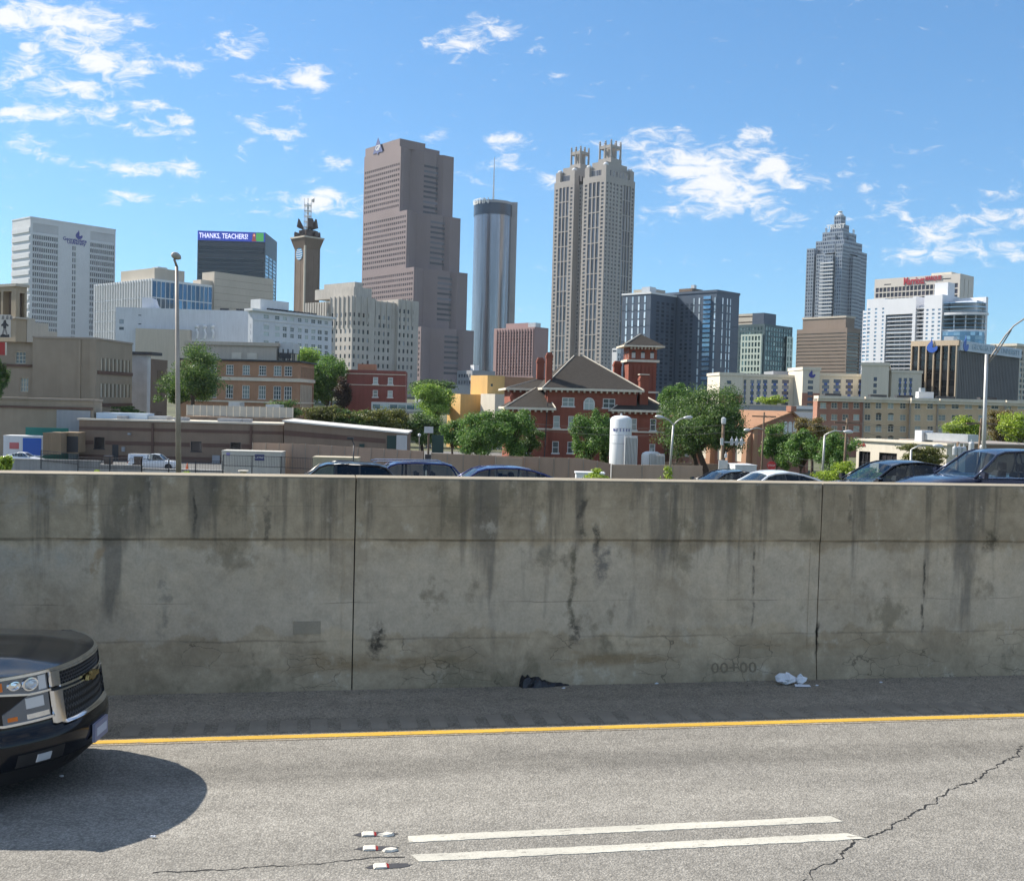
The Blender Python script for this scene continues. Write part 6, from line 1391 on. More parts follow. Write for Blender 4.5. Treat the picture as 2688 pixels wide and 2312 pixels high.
# ------------------------------------------------------------------ long low brown building
def lowbuild():
    B = Bld('striped_low_building', 'long low brown brick building with darker bands and flat roof', 208, 1102, 140, 1.5, 190, 744, zb=-5.6, wl=22)
    zt = B.H; w = lambda a, c, y0, y1: (B.U('R', a), B.U('R', c), B.Zc(y1), B.Zc(y0))
    ops = [w(248, 275, 1146, 1177), w(502, 530, 1151, 1178), w(606, 633, 1151, 1175)]; ops = [(a, c, max(.1, g), h) for a, c, g, h in ops]
    B.facade('R', 0, B.wr, 0, zt, ops, .2, win=(G_BLACK, M_DKMETAL, 1, 1, .06)); B.facade('L', 0, 22, 0, zt); B.shell(0, B.wr, 0, 22, 0, zt, 'RL')
    for (y0, y1) in ((1119, 1127), (1155, 1165), (1192, 1206)):
        z0, z1 = B.Zc(y1), B.Zc(y0); segs = [0] + [v for o in ops if o[2] < z1 and o[3] > z0 for v in (o[0] - .1, o[1] + .1)] + [B.wr]
        for a, c in zip(segs[::2], segs[1::2]): B.box('brick_band', M_BRICK4, a + .01, c - .01, -.06, -.005, z0, z1)
    B.box('coping', M_TRIM, -.2, B.wr + .1, -.2, 22, zt + .01, zt + .22); B.done(M_BRICK3)
    B.box('skylight', paint('pale_blue_metal', (.52, .60, .68), .45), B.U('R', 238), B.U('R', 374), 2, 5, zt + .23, B.Zc(1084) + .1); B.box('skylight', M_STEEL, B.U('R', 375), B.U('R', 424), 2.2, 5, zt + .23, B.Zc(1088))
    B.box('roof_house', M_BRICK3, B.U('R', 440), B.U('R', 742), 8, 16, zt + .23, B.Zc(1088))
    q = MB(); a, c = B.U('R', 446), B.U('R', 740); n = 16; zs0, zs1 = B.Zc(1086), B.Zc(1056)
    for k in range(n + 1): u = a + (c - a) * k / n; q.box(u - .06, u + .06, 7.9, 8.0, zs0, zs1)
    B.part('screen_posts', M_TRIM, q, kind='stuff')
    for k in range(n): u0, u1 = a + (c - a) * k / n + .08, a + (c - a) * (k + 1) / n - .08; B.box('screen_panel', mat('mesh_screen', (.36, .35, .32), .7, .1, .5, 0), u0, u1, 7.92, 7.97, zs0 + .05, zs1 - .05)
    for (x0, x1, y0) in ((556, 587, 1046), (660, 700, 1050), (590, 640, 1075)): B.box('roof_unit', M_STEEL, B.U('R', x0), B.U('R', x1), 9, 12, B.Zc(1088) + .01, B.Zc(y0))
    for (x0, x1) in ((566, 630), (632, 650), (300, 325), (452, 482)): B.box('roof_hatch', M_GPANEL, B.U('R', x0), B.U('R', x1), 1, 3, zt + .23, zt + .65)
    for px in (402, 660): u = B.U('R', px); B.box('downpipe', M_BRICK4, u - .12, u + .12, -.28, -.07, 0, zt - .2)
    for (x0, x1, y0, y1) in ((322, 330, 1170, 1182), (337, 345, 1133, 1138), (560, 580, 1186, 1206)): B.box('wall_box', M_GPANEL, B.U('R', x0), B.U('R', x1), -.3, -.07, B.Zc(y1), B.Zc(y0))
    B.box('service_door', M_DKMETAL, B.U('R', 296), B.U('R', 312), -.09, -.07, 0, 2.2)
    # sloping end wing with pale roof
    E = Bld('sloped_wing', 'brown brick wing with a long pale sloping roof edge', 746, 1108, 139, 2, None, 1068, zb=-5.6, wl=18)
    h0, h1 = E.H, E.hit('R', 1060, 1140)[1]; wr = E.wr; q = MB(); q.add([(0, 0, 0), (wr, 0, 0), (wr, 0, h1), (0, 0, h0), (0, 9, 0), (wr, 9, 0), (wr, 9, h1), (0, 9, h0)], [(0, 1, 2, 3), (1, 5, 6, 2), (4, 0, 3, 7), (5, 4, 7, 6)]); E.part('wall', M_BRICK3, q)
    q = MB(); q.prism([(-.2, -.3, h0 + .05), (wr + .2, -.3, h1 + .05), (wr + .2, 9, h1 + .12), (-.2, 9, h0 + .12)], (0, 0, .2)); E.part('roof', mat('white_membrane', (.62, .60, .55), .8, .06, .3, 0), q)
    for f0, f1 in ((.18, .30), (.62, .74)): q = MB(); q.prism([(0, -.05, h0 * (1 - f0) ), (0, -.05, h0 * (1 - f1)), (wr * .83, -.05, (h0 + (h1 - h0) * .83) * (1 - f1)), (wr * .83, -.05, (h0 + (h1 - h0) * .83) * (1 - f0))], (0, .045, 0)); E.part('brick_band', M_BRICK4, q)
    E.box('dark_door', paint('dark_green', (.01, .04, .035), .4), E.U('R', 1017), E.U('R', 1041), -.12, -.01, 1, h1 - .2); E.box('corrugated_panel', M_STEEL, E.U('R', 1042) , wr + .1, -.15, -.01, .5, h1 - .1)
    E.box('vent', paint('dark_green', (.01, .04, .035), .4), E.U('R', 945), E.U('R', 958), -.3, -.01, E.Zc(1174), E.Zc(1160))
lowbuild()

# ------------------------------------------------------------------ containers, fence, tanks, yard things
def container(name, label, x0, x1, y, Z, mt, sign=None, h=2.6, yaw=2, ribs=22, depth=2.4):
    p = P(x0, y, Z); q = P(x1, y, Z); w = q.x - p.x; th = thing(name, label, 'container', (p.x, p.y, p.z - h), R(yaw)); b = MB(); b.box(0, w, 0, depth, .12, h); b.build('body', mt, th)
    for k in range(ribs): u = w * (k + .5) / ribs; MB().box(u - w / ribs * .28, u + w / ribs * .28, -.04, -.002, .25, h - .15).build('rib', mt, th)
    b = MB(); b.box(-.03, w + .03, -.05, depth, h + .002, h + .08); b.box(-.02, w + .02, -.05, -.001, .0, .24); b.build('frame_rail', mt, th)
    if sign: sign(th, w, h)
    return th
M_CONT = mat('container_cream', (.52, .50, .44), .6, .08, .5, .08); M_CONTB = mat('container_beige', (.47, .41, .30), .6, .08, .5, .08); M_NAVYSIGN = paint('sign_navy', (.03, .04, .16), .5)
def s_white(th, w, h):
    b = MB(); b.box(w * .555, w * .715, -.07, -.045, h * .66, h * .9); s_ = b.build('sign', M_NAVYSIGN, th); text('Cowin', .42, M_WFRAME, s_, (w * .635, -.075, h * .79), (R(90), 0, 0), ext=.01); b = MB(); b.box(w * .08, w * .14, -.07, -.045, h * .82, h * .95); b.build('small_sign', paint('sign_lilac', (.25, .22, .45), .5), th)
container('storage_container', 'cream storage container with small navy sign by the railing', 582, 738, 1184, 112, M_CONT, s_white)
def s_mini(th, w, h): b = MB(); b.box(w * .52, w * .89, -.07, -.045, h * .5, h * .92); s_ = b.build('sign', M_NAVYSIGN, th); text('mobile mini', .36, M_WFRAME, s_, (w * .705, -.075, h * .76), (R(90), 0, 0), ext=.01)
container('storage_container', 'beige storage container with navy lettered sign behind the black car', 821, 938, 1201, 100, M_CONTB, s_mini, 2.4)
container('storage_container', 'brown storage container beside the striped low building', 113, 160, 1137, 134, mat('container_brown', (.27, .20, .13), .7, .1, .4, .1), None, 2.6, 2, 10, 6)
def s_dark(th, w, h): MB().box(.4, w - .05, -.08, -.045, .15, h - .4).build('dark_end_sheet', M_DKMETAL, th)  # dark sheet stands in for the shade inside the open end
container('equipment_shelter', 'dark open ended shelter between container and brick building', 161, 206, 1136, 136, mat('container_brown', (.27, .20, .13)), s_dark, 2.6, 2, 6)
def s_pods(th, w, h): b = MB(); b.box(w * .5, w * .97, -.07, -.045, .15, h - .18); b.build('blue_door', paint('pod_blue', (.02, .09, .38), .5), th); b = MB(); b.box(w * .16, w * .4, -.07, -.045, .9, 1.7); b.build('red_sign', paint('pod_red', (.45, .12, .12), .5), th)
container('moving_container', 'white moving container with bright blue door behind white sedan', 9, 111, 1144, 134, M_WHITE, s_pods, 2.5, 2, 8)
container('storage_trailer', 'white storage trailer near the stop sign', 1930, 1989, 1222, 90, M_WHITE, None, 2.3, 8, 8)

def fence(pts, Z, label, mt, name='screen_fence', step=34, zg=-5.55, posts=True):
    th = thing(name, label, 'fence', (0, 0, 0)); prev = None; pp = []
    for (a, c) in zip(pts, pts[1:]):
        n = max(1, int((c[0] - a[0]) / step))
        for i in range(n): f = i / n; pp.append((a[0] + (c[0] - a[0]) * f, a[1] + (c[1] - a[1]) * f, Z if not isinstance(Z, tuple) else Z[0] + (Z[1] - Z[0]) * ((a[0] + (c[0] - a[0]) * f) - pts[0][0]) / (pts[-1][0] - pts[0][0])))
    pp.append((*pts[-1], Z if not isinstance(Z, tuple) else Z[1]))
    for i, (a, c) in enumerate(zip(pp, pp[1:])):
        p, q = P(*a), P(*c); d = (q - p); d.z = 0; d.normalize(); n_ = Vector((-d.y, d.x, 0)) * .06
        p2, q2 = p + d * .03, q - d * .03
        b = MB(); b.rings([[Vector((v.x, v.y, zg)) - n_, Vector((v.x, v.y, zg)) + n_, v + n_, v - n_] for v in (p2, q2)]); b.build('panel', mt, th)
        if posts: b = MB(); b.tube([(p.x, p.y - .1, zg), (p.x, p.y - .1, p.z + .05)], .05, 6); b.build('post', M_BRONZE, th)
    return th
M_FEN = mat('beige_screen', (.36, .255, .19), .8, .06, .25, .06, obj_var=.05); M_FEN2 = mat('beige_screen_light', (.41, .30, .225), .8, .06, .25, .06, obj_var=.04)
fence([(664, 1162), (768, 1164), (1112, 1184)], (116, 112), 'long beige screen fence before the striped low building', M_FEN)
fence([(1133, 1189), (1300, 1196), (1532, 1203), (1604, 1217)], 104, 'beige screen fence running below the brick mansion', M_FEN)
fence([(1606, 1219), (1845, 1222)], 96, 'lower beige fence in front of the white tanks', M_FEN2, step=60)
fence([(1735, 1212), (1930, 1220)], 126, 'beige fence under the big dark tree', M_FEN)
fence([(1302, 1199), (1372, 1203)], 102.5, 'pale framed gate panel on the beige fence', M_FEN2, 'fence_gate', 90)

def tank(label, xc, w, ytop, Z, mt, txt=None):
    p = P(xc, ytop, Z); r = w / 2 * Z / F_PX; zg = -5.55; th = thing('gas_tank', label, 'tank', (p.x, p.y, zg)); h = p.z - zg; b = MB()
    b.lathe([(r * .9, .6), (r, .9), (r, h - r * .42), (r * .9, h - r * .22), (r * .6, h - r * .06), (.05, h)], 28); b.build('shell', mt, th, True, sharp=40)
    b = MB(); b.lathe([(r + .012, h - r * 2.6), (r + .012, h - r * 2.6 + .06)], 28); b.build('weld_band', M_STEEL, th)
    for k in range(4): a = R(45 + 90 * k); MB().box(math.cos(a) * r * .8 - .08, math.cos(a) * r * .8 + .08, math.sin(a) * r * .8 - .08, math.sin(a) * r * .8 + .08, 0, .75).build('leg', M_STEEL, th)
    b = MB(); b.tube([(r * .3, -r * .98, .8), (r * .3, -r * 1.05, h * .5), (r * .3, -r * 1.0, h * .7)], .04, 6); b.build('pipe', M_STEEL, th)
    if txt:
        for i, ch in enumerate(txt): a = R(-90 + (i - (len(txt) - 1) / 2) * 17); text(ch, .42, M_PURPLE, th, (math.cos(a) * (r + .02), math.sin(a) * (r + .02), h - r * 1.35), (R(90), 0, a + R(90)), ext=.005, bold=.01)
        b = MB(); a = R(-90 + 4.6 * 17); b.tube([(math.cos(a) * (r + .02), math.sin(a) * (r + .02), h - r * 1.25), (math.cos(a) * (r + .04), math.sin(a) * (r + .04), h - r * 1.25)], .13, 10); b.build('round_mark', M_STEEL, th)
    b = MB(); b.tube([(0, 0, h - .02), (0, 0, h + .25)], .12, 8); b.build('relief_valve', M_STEEL, th)
tank('tall white gas tank with small blue lettering', 1631, 57, 1090, 122, paint('tank_white', (.78, .79, .80), .4), 'MESSER')
tank('short white gas tank beside the finned vaporiser', 1710, 52, 1184, 121, paint('tank_white', (.78, .79, .80), .4))
def vaporiser(label, x0, x1, y, Z, n=9):
    p, q = P(x0, y, Z), P(x1, y, Z); zg = -5.55; w = q.x - p.x; h = p.z - zg; th = thing('vaporiser', label, 'vaporiser', (p.x, p.y, zg)); d = w * .8
    for i in range(n):
        u = w * (i + .5) / n; b = MB(); b.box(u - .03, u + .03, 0, d, .5, h - .1); b.box(u - w / n * .36, u + w / n * .36, -.02, .02, .5, h - .12); b.build('fin', M_STEEL, th)
    b = MB(); b.box(0, w, d * .3, d * .5, h - .09, h + .05); b.box(0, w, d * .3, d * .5, .35, .49); b.build('header_pipe', M_STEEL, th)
    for (x, y_) in ((.1, .1), (w - .1, .1), (.1, d - .1), (w - .1, d - .1)): MB().box(x - .05, x + .05, y_ - .05, y_ + .05, 0, .34).build('leg', M_STEEL, th)
vaporiser('tall finned grey vaporiser beside the tall white tank', 1641, 1675, 1145, 118.5, 9); vaporiser('short wide finned vaporiser beside the short tank', 1707, 1746, 1192, 117.5, 11)

def lot_wall(label, x0, x1, ytop, Z, h, mt=None):
    p, q = P(x0, ytop, Z), P(x1, ytop + .026 * (x1 - x0), Z); b = MB(); b.box(p.x, q.x, Z, Z + .35, -5.6, p.z); b.box(p.x - .05, q.x + .05, Z - .06, Z + .4, p.z + .002, p.z + .12); return tag(b.build('retaining_wall', mt or mat('grey_concrete', (.30, .30, .29), .9, .2, .4, .2)), label, 'wall')
lot_wall('grey retaining wall below the parking lot at left', 24, 262, 1206, 112, 1.2); lot_wall('lower grey kerb wall below the pickup truck', 263, 372, 1222, 111, .8); lot_wall('pale ledge wall right of the pickup truck', 373, 585, 1232, 110, .6, mat('pale_ledge', (.5, .5, .48), .9))
def railing(label, pts, Z, h=1.15):
    th = thing('railing', label, 'railing'); 
    for (a, c) in zip(pts, pts[1:]):
        p, q = P(*a, Z), P(*c, Z); n = max(2, int((q - p).length / .16)); b = MB()
        for k in range(n + 1): v = p.lerp(q, k / n); b.box(v.x - .012, v.x + .012, Z - .012, Z + .012, v.z - h, v.z)
        b.build('pickets', M_DKMETAL, th, kind='stuff')
        for dz in (0, -h + .12): b = MB(); b.tube([p + Vector((0, 0, dz)), q + Vector((0, 0, dz))], .028, 5); b.build('rail', M_DKMETAL, th)
        m_ = max(1, int((q - p).length / 2.4))
        for k in range(m_ + 1): v = p.lerp(q, k / m_); b = MB(); b.box(v.x - .045, v.x + .045, Z - .045, Z + .045, v.z - h - .8, v.z + .04); b.build('post', M_DKMETAL, th)
railing('black picket railing above the lower left kerb wall', [(108, 1182), (205, 1192)], 111.5); railing('black picket railing in front of the white pickup', [(205, 1200), (372, 1204), (585, 1211)], 109.8); railing('black picket railing before the cream container', [(586, 1194), (738, 1199), (905, 1208)], 106)
p = P(491, 1236, 111.5); th = thing('traffic_cone', 'orange traffic cone behind the railing', 'cone', (p.x, p.y, p.z)); b = MB(); b.lathe([(.2, .04), (.17, .05), (.04, .85), (.01, .86)], 12); b.build('cone_body', paint('cone_orange', (.75, .14, .03), .5), th); MB().box(-.24, .24, -.24, .24, 0, .039).build('base', paint('cone_orange', (.75, .14, .03)), th)
for (x0, x1, y0, y1, lb) in ((272, 291, 1196, 1219, 'brown waste bin near the low building door'), (352, 368, 1198, 1222, 'brown waste bin beside the pickup tailgate')):
    p, q = P(x0, y0, 112.5), P(x1, y1, 112.5); th = thing('waste_bin', lb, 'bin', (p.x, 112.5, q.z - .2)); w, h = q.x - p.x, p.z - q.z + .2; b = MB(); b.rings([[(.06, 0, 0), (w - .06, 0, 0), (w - .06, .7, 0), (.06, .7, 0)], [(0, -.04, h - .1), (w, -.04, h - .1), (w, .74, h - .1), (0, .74, h - .1)]]); b.build('bin_body', mat('bin_brown', (.13, .10, .085), .8), th); MB().box(-.03, w + .03, -.07, .77, h - .099, h).build('lid', M_DKMETAL, th)
p = P(2025, 1222, 88); th = thing('stop_sign', 'small red stop sign under the leafy trees', 'sign', (p.x, p.y, -5.5)); b = MB(); b.prism([(math.cos(R(22.5 + 45 * k)) * .38, -.03, p.z + 5.5 + math.sin(R(22.5 + 45 * k)) * .38) for k in range(8)], (0, .02, 0)); b.build('plate', paint('stop_red', (.5, .03, .03), .5), th); b = MB(); b.tube([(0, 0, 0), (0, 0, p.z + 5.2)], .035, 6); b.build('post', M_STEEL, th); text('STOP', .25, M_WFRAME, th, (0, -.035, p.z + 5.5), (R(90), 0, 0), ext=.003)
# white utility cabinet just past the far lanes
p, q = P(1513, 1239, 44), P(1585, 1263, 44); th = thing('utility_cabinet', 'white utility cabinet just over the wall top', 'cabinet', (p.x, p.y, -2.3)); w, h = q.x - p.x, p.z + 2.3; MB().box(0, w, 0, .7, 0, h - .06).build('body', paint('tank_white', (.78, .79, .80)), th); MB().box(-.04, w + .04, -.05, .75, h - .059, h).build('lid', paint('tank_white', (.78, .79, .80)), th); MB().box(w * .3, w * .9, -.02, -.002, .2, h - .2).build('door', M_TRIM, th)
p, q = P(643 - 20, 1233, 100), P(655, 1247, 100); th = thing('cable_spool', 'small tan spool table at the railing foot', 'spool', ((p.x + q.x) / 2, 100, q.z - .4)); b = MB(); b.lathe([(.3, 0), (.3, .75)], 14); b.build('drum', M_CONTB, th); b = MB(); b.lathe([(.5, .751), (.5, .83)], 18); b.build('top_plate', M_TRIM, th)

# ------------------------------------------------------------------ lamps, poles and wires
M_WOOD = mat('pole_wood', (.16, .115, .08), .9, .2, 1.5, .2); M_POLE = mat('lamp_pole', (.40, .40, .38), .5, .18, .6, .15, .5, .5); M_RUST = mat('lamp_pole_rusty', (.33, .29, .25), .6, .3, .7, .3, .4, .3); M_LAMP = paint('lamp_head', (.55, .56, .57), .4, .3)
def vpole(th, base, top, r0, r1, mt, nm='pole'): b = MB(); b.tube([base - Vector(th.location), base.lerp(top, .5) - Vector(th.location), top - Vector(th.location)], [r0, (r0 + r1) / 2, r1], 10); return b.build(nm, mt, th, True)
def cobra(th, p0, p1, drop=.1, L=.75, r=.06, mt=None):
    o = Vector(th.location); p0, p1 = p0 - o, p1 - o; mid = p0.lerp(p1, .5) + Vector((0, 0, (p1 - p0).length * .13)); b = MB(); b.tube([p0, p0.lerp(mid, .6) + Vector((0, 0, .02)), mid, mid.lerp(p1, .6), p1], r, 7); b.build('arm', mt or M_POLE, th, True)
    d = (p1 - mid).normalized(); d.z *= .3; d.normalize(); b = MB(); n = [.07, .13, .16, .14, .06]; b.tube([p1 + d * (L * k / 4 - .05) for k in range(5)], n, 9); h = b.build('lamp_head', M_LAMP, th, True); return h
# tall lamp at left, its head seen end-on
Z = 44; b0, t0 = P(469, 1262, Z), P(464, 700, Z); th = thing('street_lamp', 'tall grey lamp post with round head, standing left of centre', 'street lamp', b0); vpole(th, b0, t0, .115, .065, M_RUST); c = P(462, 672, Z) - b0
b = MB(); b.tube([t0 - b0, t0 - b0 + Vector((-.04, -.2, .25)), c + Vector((0, .1, -.05))], .055, 7); b.build('arm', M_RUST, th, True)
b = MB(); b.tube([c + Vector((0, .55, -.02)), c + Vector((0, .3, 0)), c, c + Vector((0, -.25, .0)), c + Vector((0, -.4, -.02))], [.05, .12, .155, .13, .05], 12); b.build('lamp_head', mat('lamp_weathered', (.36, .34, .31), .6, .3, 3, 0), th, True); MB().box(-.13, .13, -.13, .13, -.01, .25).build('base', M_RUST, th)
# tall lamp at right with truss arm
Z = 50; b0, t0 = P(2578, 1290, Z), P(2590, 930, Z); th = thing('street_lamp', 'tall steel lamp post with curved truss arm at right edge', 'street lamp', b0); vpole(th, b0, t0, .10, .075, M_POLE); o = Vector(th.location)
pts = [P(x, y, Z) - o for x, y in ((2592, 950), (2612, 920), (2640, 880), (2662, 855), (2690, 836), (2720, 824))]; b = MB(); b.tube(pts, .035, 7); b.build('arm', M_RUST, th, True); pts2 = [P(x, y, Z) - o for x, y in ((2592, 932), (2606, 918), (2634, 872))]
b = MB(); b.tube([P(2590, 958, Z) - o, P(2618, 925, Z) - o, P(2655, 866, Z) - o], .03, 7); b.build('brace', M_RUST, th, True); b = MB(); b.tube([P(2612, 905, Z) - o, P(2618, 925, Z) - o], .03, 5); b.build('strut', M_RUST, th); e = P(2725, 822, Z) - o; b = MB(); b.tube([e, e + Vector((.3, 0, .03)), e + Vector((.7, 0, 0))], [.06, .15, .06], 9); b.build('lamp_head', M_LAMP, th, True)
# twin-arm lamp
Z = 88; b0, t0 = P(1757, 1250, Z), P(1768, 1113, Z); th = thing('street_lamp', 'twin armed grey street lamp right of the mansion', 'street lamp', b0); vpole(th, b0, t0, .10, .08, M_POLE); cobra(th, t0 - Vector((0, 0, .1)), P(1742, 1096, Z)); cobra(th, t0 - Vector((0, 0, .1)), P(1796, 1097, Z))
# small cobra lamps at right
Z = 84; b0, t0 = P(2157, 1265, Z), P(2165, 1142, Z); th = thing('street_lamp', 'slim steel lamp post with arm over the brick dormitory base', 'street lamp', b0); vpole(th, b0, t0, .10, .07, M_POLE); cobra(th, t0, P(2216, 1133, Z))
Z = 76; b0, t0 = P(2389, 1235, Z), P(2392, 1180, Z); th = thing('street_lamp', 'short lamp post with long arm before the olive tree', 'street lamp', b0 - Vector((0, 0, 2))); vpole(th, b0 - Vector((0, 0, 2)), t0, .09, .07, M_POLE); cobra(th, t0, P(2450, 1170, Z))
Z = 98; b0, t0 = P(925, 1235, Z), P(929, 1165, Z); th = thing('street_lamp', 'short black lamp post beside the beige container', 'street lamp', b0 - Vector((0, 0, 1.5))); vpole(th, b0 - Vector((0, 0, 1.5)), t0, .07, .06, M_DKMETAL); o = Vector(th.location); p = P(922, 1150, Z) - o; b = MB(); b.box(p.x - .35, p.x + .2, -.2, .2, p.z - .12, p.z + .08); b.build('lamp_head', M_DKMETAL, th); b = MB(); b.tube([t0 - o, p], .05, 6); b.build('arm', M_DKMETAL, th)
Z = 128; b0, t0 = P(1101, 1190, Z), P(1101, 1146, Z); th = thing('globe_lamp', 'black garden lamp with white globe near the sloped wing', 'street lamp', b0 - Vector((0, 0, 2.2))); vpole(th, b0 - Vector((0, 0, 2.2)), t0, .06, .05, M_DKMETAL); b = MB(); b.lathe([(.02, -.2), (.16, -.12), (.2, 0), (.16, .14), (.02, .2)], 12, tuple(P(1101, 1142, Z) - Vector(th.location))); b.build('globe', M_WFRAME, th, True)
p = P(1150, 1160, 120); th = thing('camera_pole', 'grey equipment pole with boxes right of the sloped wing', 'pole', (p.x, p.y, -5.5)); zz = P(1125, 1155, 120).z + 5.5; x = P(1125, 1155, 120).x - p.x; b = MB(); b.tube([(x, 0, 0), (x, 0, zz + .8)], .12, 8); b.build('pole', M_WOOD, th); MB().box(x - .5, x + .5, -.3, .2, zz + .8, zz + 1.5).build('head_box', M_STEEL, th); MB().box(x + .4, x + 1.7, -.1, .1, zz - 1.4, zz + .6).build('sign_back', paint('dark_green', (.01, .04, .035)), th); MB().box(x - .35, x + .35, -.35, .0, zz - 3.4, zz - 1.6).build('meter_box', M_DKMETAL, th)

def can(th, c, r=.2, h=.7): b = MB(); b.lathe([(r * .9, 0), (r, .05), (r, h - .1), (r * .8, h), (.03, h + .03)], 12, c); b.tube([(c[0], c[1], c[2] + h), (c[0], c[1], c[2] + h + .2)], .04, 5); b.build('transformer_can', M_STEEL, th)
def upole(label, xb, yb, xt, yt, Z, r=.15, mt=None, cross=True): 
    b0, t0 = P(xb, yb, Z), P(xt, yt, Z); base = Vector((b0.x, b0.y, -5.6)); th = thing('utility_pole', label, 'utility pole', base, group='wooden utility poles'); vpole(th, base, t0, r, r * .75, mt or M_WOOD)
    if cross: o = t0 - base; b = MB(); b.box(o.x - 1.1, o.x + 1.1, -.06, .06, o.z - .45, o.z - .33); b.build('crossarm', M_WOOD, th)
    return th, t0 - base
th, o = upole('thick wooden pole with transformer cans beside the dark tree', 1894, 1260, 1899, 1110, 92, .17, cross=False)
b = MB(); b.lathe([(.16, 0), (.2, .1), (.2, .5), (.05, .6)], 10, (o.x, -.05, o.z - .1)); b.build('cap_unit', M_LAMP, th)
for k in range(3): can(th, (o.x + .75 + k * .42, -.1, o.z - 1.9), .14, .55)
MB().box(o.x + .1, o.x + 1.9, -.14, -.06, o.z - 1.7, o.z - 1.58).build('bracket', M_STEEL, th); MB().box(o.x - .35, o.x + .4, -.45, -.17, o.z - 4.3, o.z - 3.2).build('meter_cabinet', M_STEEL, th); MB().box(o.x - .25, o.x - .02, -.35, -.17, o.z - 1.9, o.z - 1.3).build('control_box', M_LAMP, th)
can(th, (o.x + .25, -.25, o.z - 3.0), .12, .35)
th, o = upole('slim wooden pole with lamp arm in front of the gabled hall', 1997, 1250, 2006, 1082, 98, .10); cobra(th, Vector(th.location) + o - Vector((0, 0, 1.6)), P(1968, 1128, 98), L=.6)
th, o = upole('dark wooden pole before the brick dormitory', 2212, 1250, 2224, 1098, 92, .13)
th, o = upole('leaning wooden pole with two white transformer cans at right', 2562, 1230, 2576, 1098, 80, .11); can(th, (o.x - .75, -.2, o.z - 2.7), .2, .9); can(th, (o.x + .12, -.2, o.z - 2.9), .24, .9)
th, o = upole('short pole carrying a cluster of three pale transformers', 2512, 1240, 2515, 1160, 72, .12, cross=False)
for k in range(3): can(th, (o.x - .3 + k * .3, -.25, o.z - .9), .16, .6)
M_WIRE = paint('wire_grey', (.16, .15, .14), .6)
def wires(label, ends, Z, sag=.5, n=14):
    th = thing('power_line', label, 'wire')
    for (a, c) in ends:
        p, q = P(*a, Z), P(*c, Z); b = MB(); b.tube([p.lerp(q, i / n) - Vector((0, 0, sag * 4 * (i / n) * (1 - i / n))) for i in range(n + 1)], .012, 4); b.build('wire', M_WIRE, th)
wires('slack overhead wires left of the thick pole', [((1400, 1112), (1896, 1116)), ((1400, 1128), (1896, 1136))], 92, .35); wires('overhead wires crossing in front of the gabled hall', [((1899, 1130), (2222, 1118)), ((2006, 1090), (2224, 1104)), ((2006, 1094), (2224, 1110)), ((2040, 1086), (2224, 1116))], 93, .5)
wires('overhead wires before the brick dormitory', [((2224, 1102), (2576, 1104)), ((2224, 1106), (2576, 1110)), ((2224, 1112), (2400, 1140))], 86, .6); wires('overhead wires falling to the right edge', [((2576, 1102), (2760, 1180)), ((2576, 1108), (2760, 1200)), ((2576, 1104), (2760, 1130))], 80, .2)
wires('pale guy wires under the leafy trees', [((2058, 1191), (2165, 1210)), ((2065, 1209), (2165, 1228))], 80, .15)
# ------------------------------------------------------------------ trees and shrubs
def m_leaf(name, a, b_, c):
    t = MT(name); ge = t.nd('ShaderNodeNewGeometry'); oi = t.nd('ShaderNodeObjectInfo'); r = ge.outputs['Random Per Island']
    big = t.noise(.55, 3, .5)
    col = t.mix(t.ramp(t.math('ADD', t.math('MULTIPLY', r, .5), t.math('MULTIPLY', big, .6)), .3, .8), a, b_); col = t.mix(t.ramp(r, .86, 1.0), col, c)
    d = t.nd('ShaderNodeBsdfDiffuse'); tr = t.nd('ShaderNodeBsdfTranslucent'); gl = t.nd('ShaderNodeBsdfGlossy'); gl.inputs['Roughness'].default_value = .45
    t.L.new(col, d.inputs[0]); t.L.new(t.scale_col(col, 1.25), tr.inputs[0]); mx = t.nd('ShaderNodeMixShader'); mx.inputs[0].default_value = .42; t.L.new(d.outputs[0], mx.inputs[1]); t.L.new(tr.outputs[0], mx.inputs[2])
    m2 = t.nd('ShaderNodeMixShader'); m2.inputs[0].default_value = .04; t.L.new(mx.outputs[0], m2.inputs[1]); t.L.new(gl.outputs[0], m2.inputs[2]); t.L.new(m2.outputs[0], t.out.inputs[0]); return t.m
LEAF = {'dark': m_leaf('leaf_dark', (.05, .092, .027), (.115, .205, .05), (.24, .33, .065)), 'old': m_leaf('leaf_old', (0.038, 0.070, 0.021), (0.088, 0.155, 0.036), (0.210, 0.279, 0.052)), 'mid': m_leaf('leaf_mid', (0.061, 0.132, 0.029), (0.140, 0.264, 0.052), (0.280, 0.403, 0.078)),
        'light': m_leaf('leaf_light', (0.131, 0.232, 0.039), (0.263, 0.403, 0.065), (0.438, 0.558, 0.104)), 'olive': m_leaf('leaf_olive', (0.070, 0.078, 0.019), (0.158, 0.178, 0.039), (0.280, 0.264, 0.065)),
        'plum': m_leaf('leaf_plum', (0.044, 0.028, 0.021), (0.088, 0.054, 0.039), (0.123, 0.093, 0.039)), 'bright': m_leaf('leaf_bright', (0.175, 0.264, 0.026), (0.367, 0.465, 0.052), (0.560, 0.651, 0.091)),
        'tan': m_leaf('leaf_tan', (0.123, 0.093, 0.026), (0.210, 0.171, 0.052), (0.280, 0.248, 0.078))}
M_BARK = mat('bark', (.075, .055, .042), .95, .25, 2, .2)
TREES = 'street and yard trees'
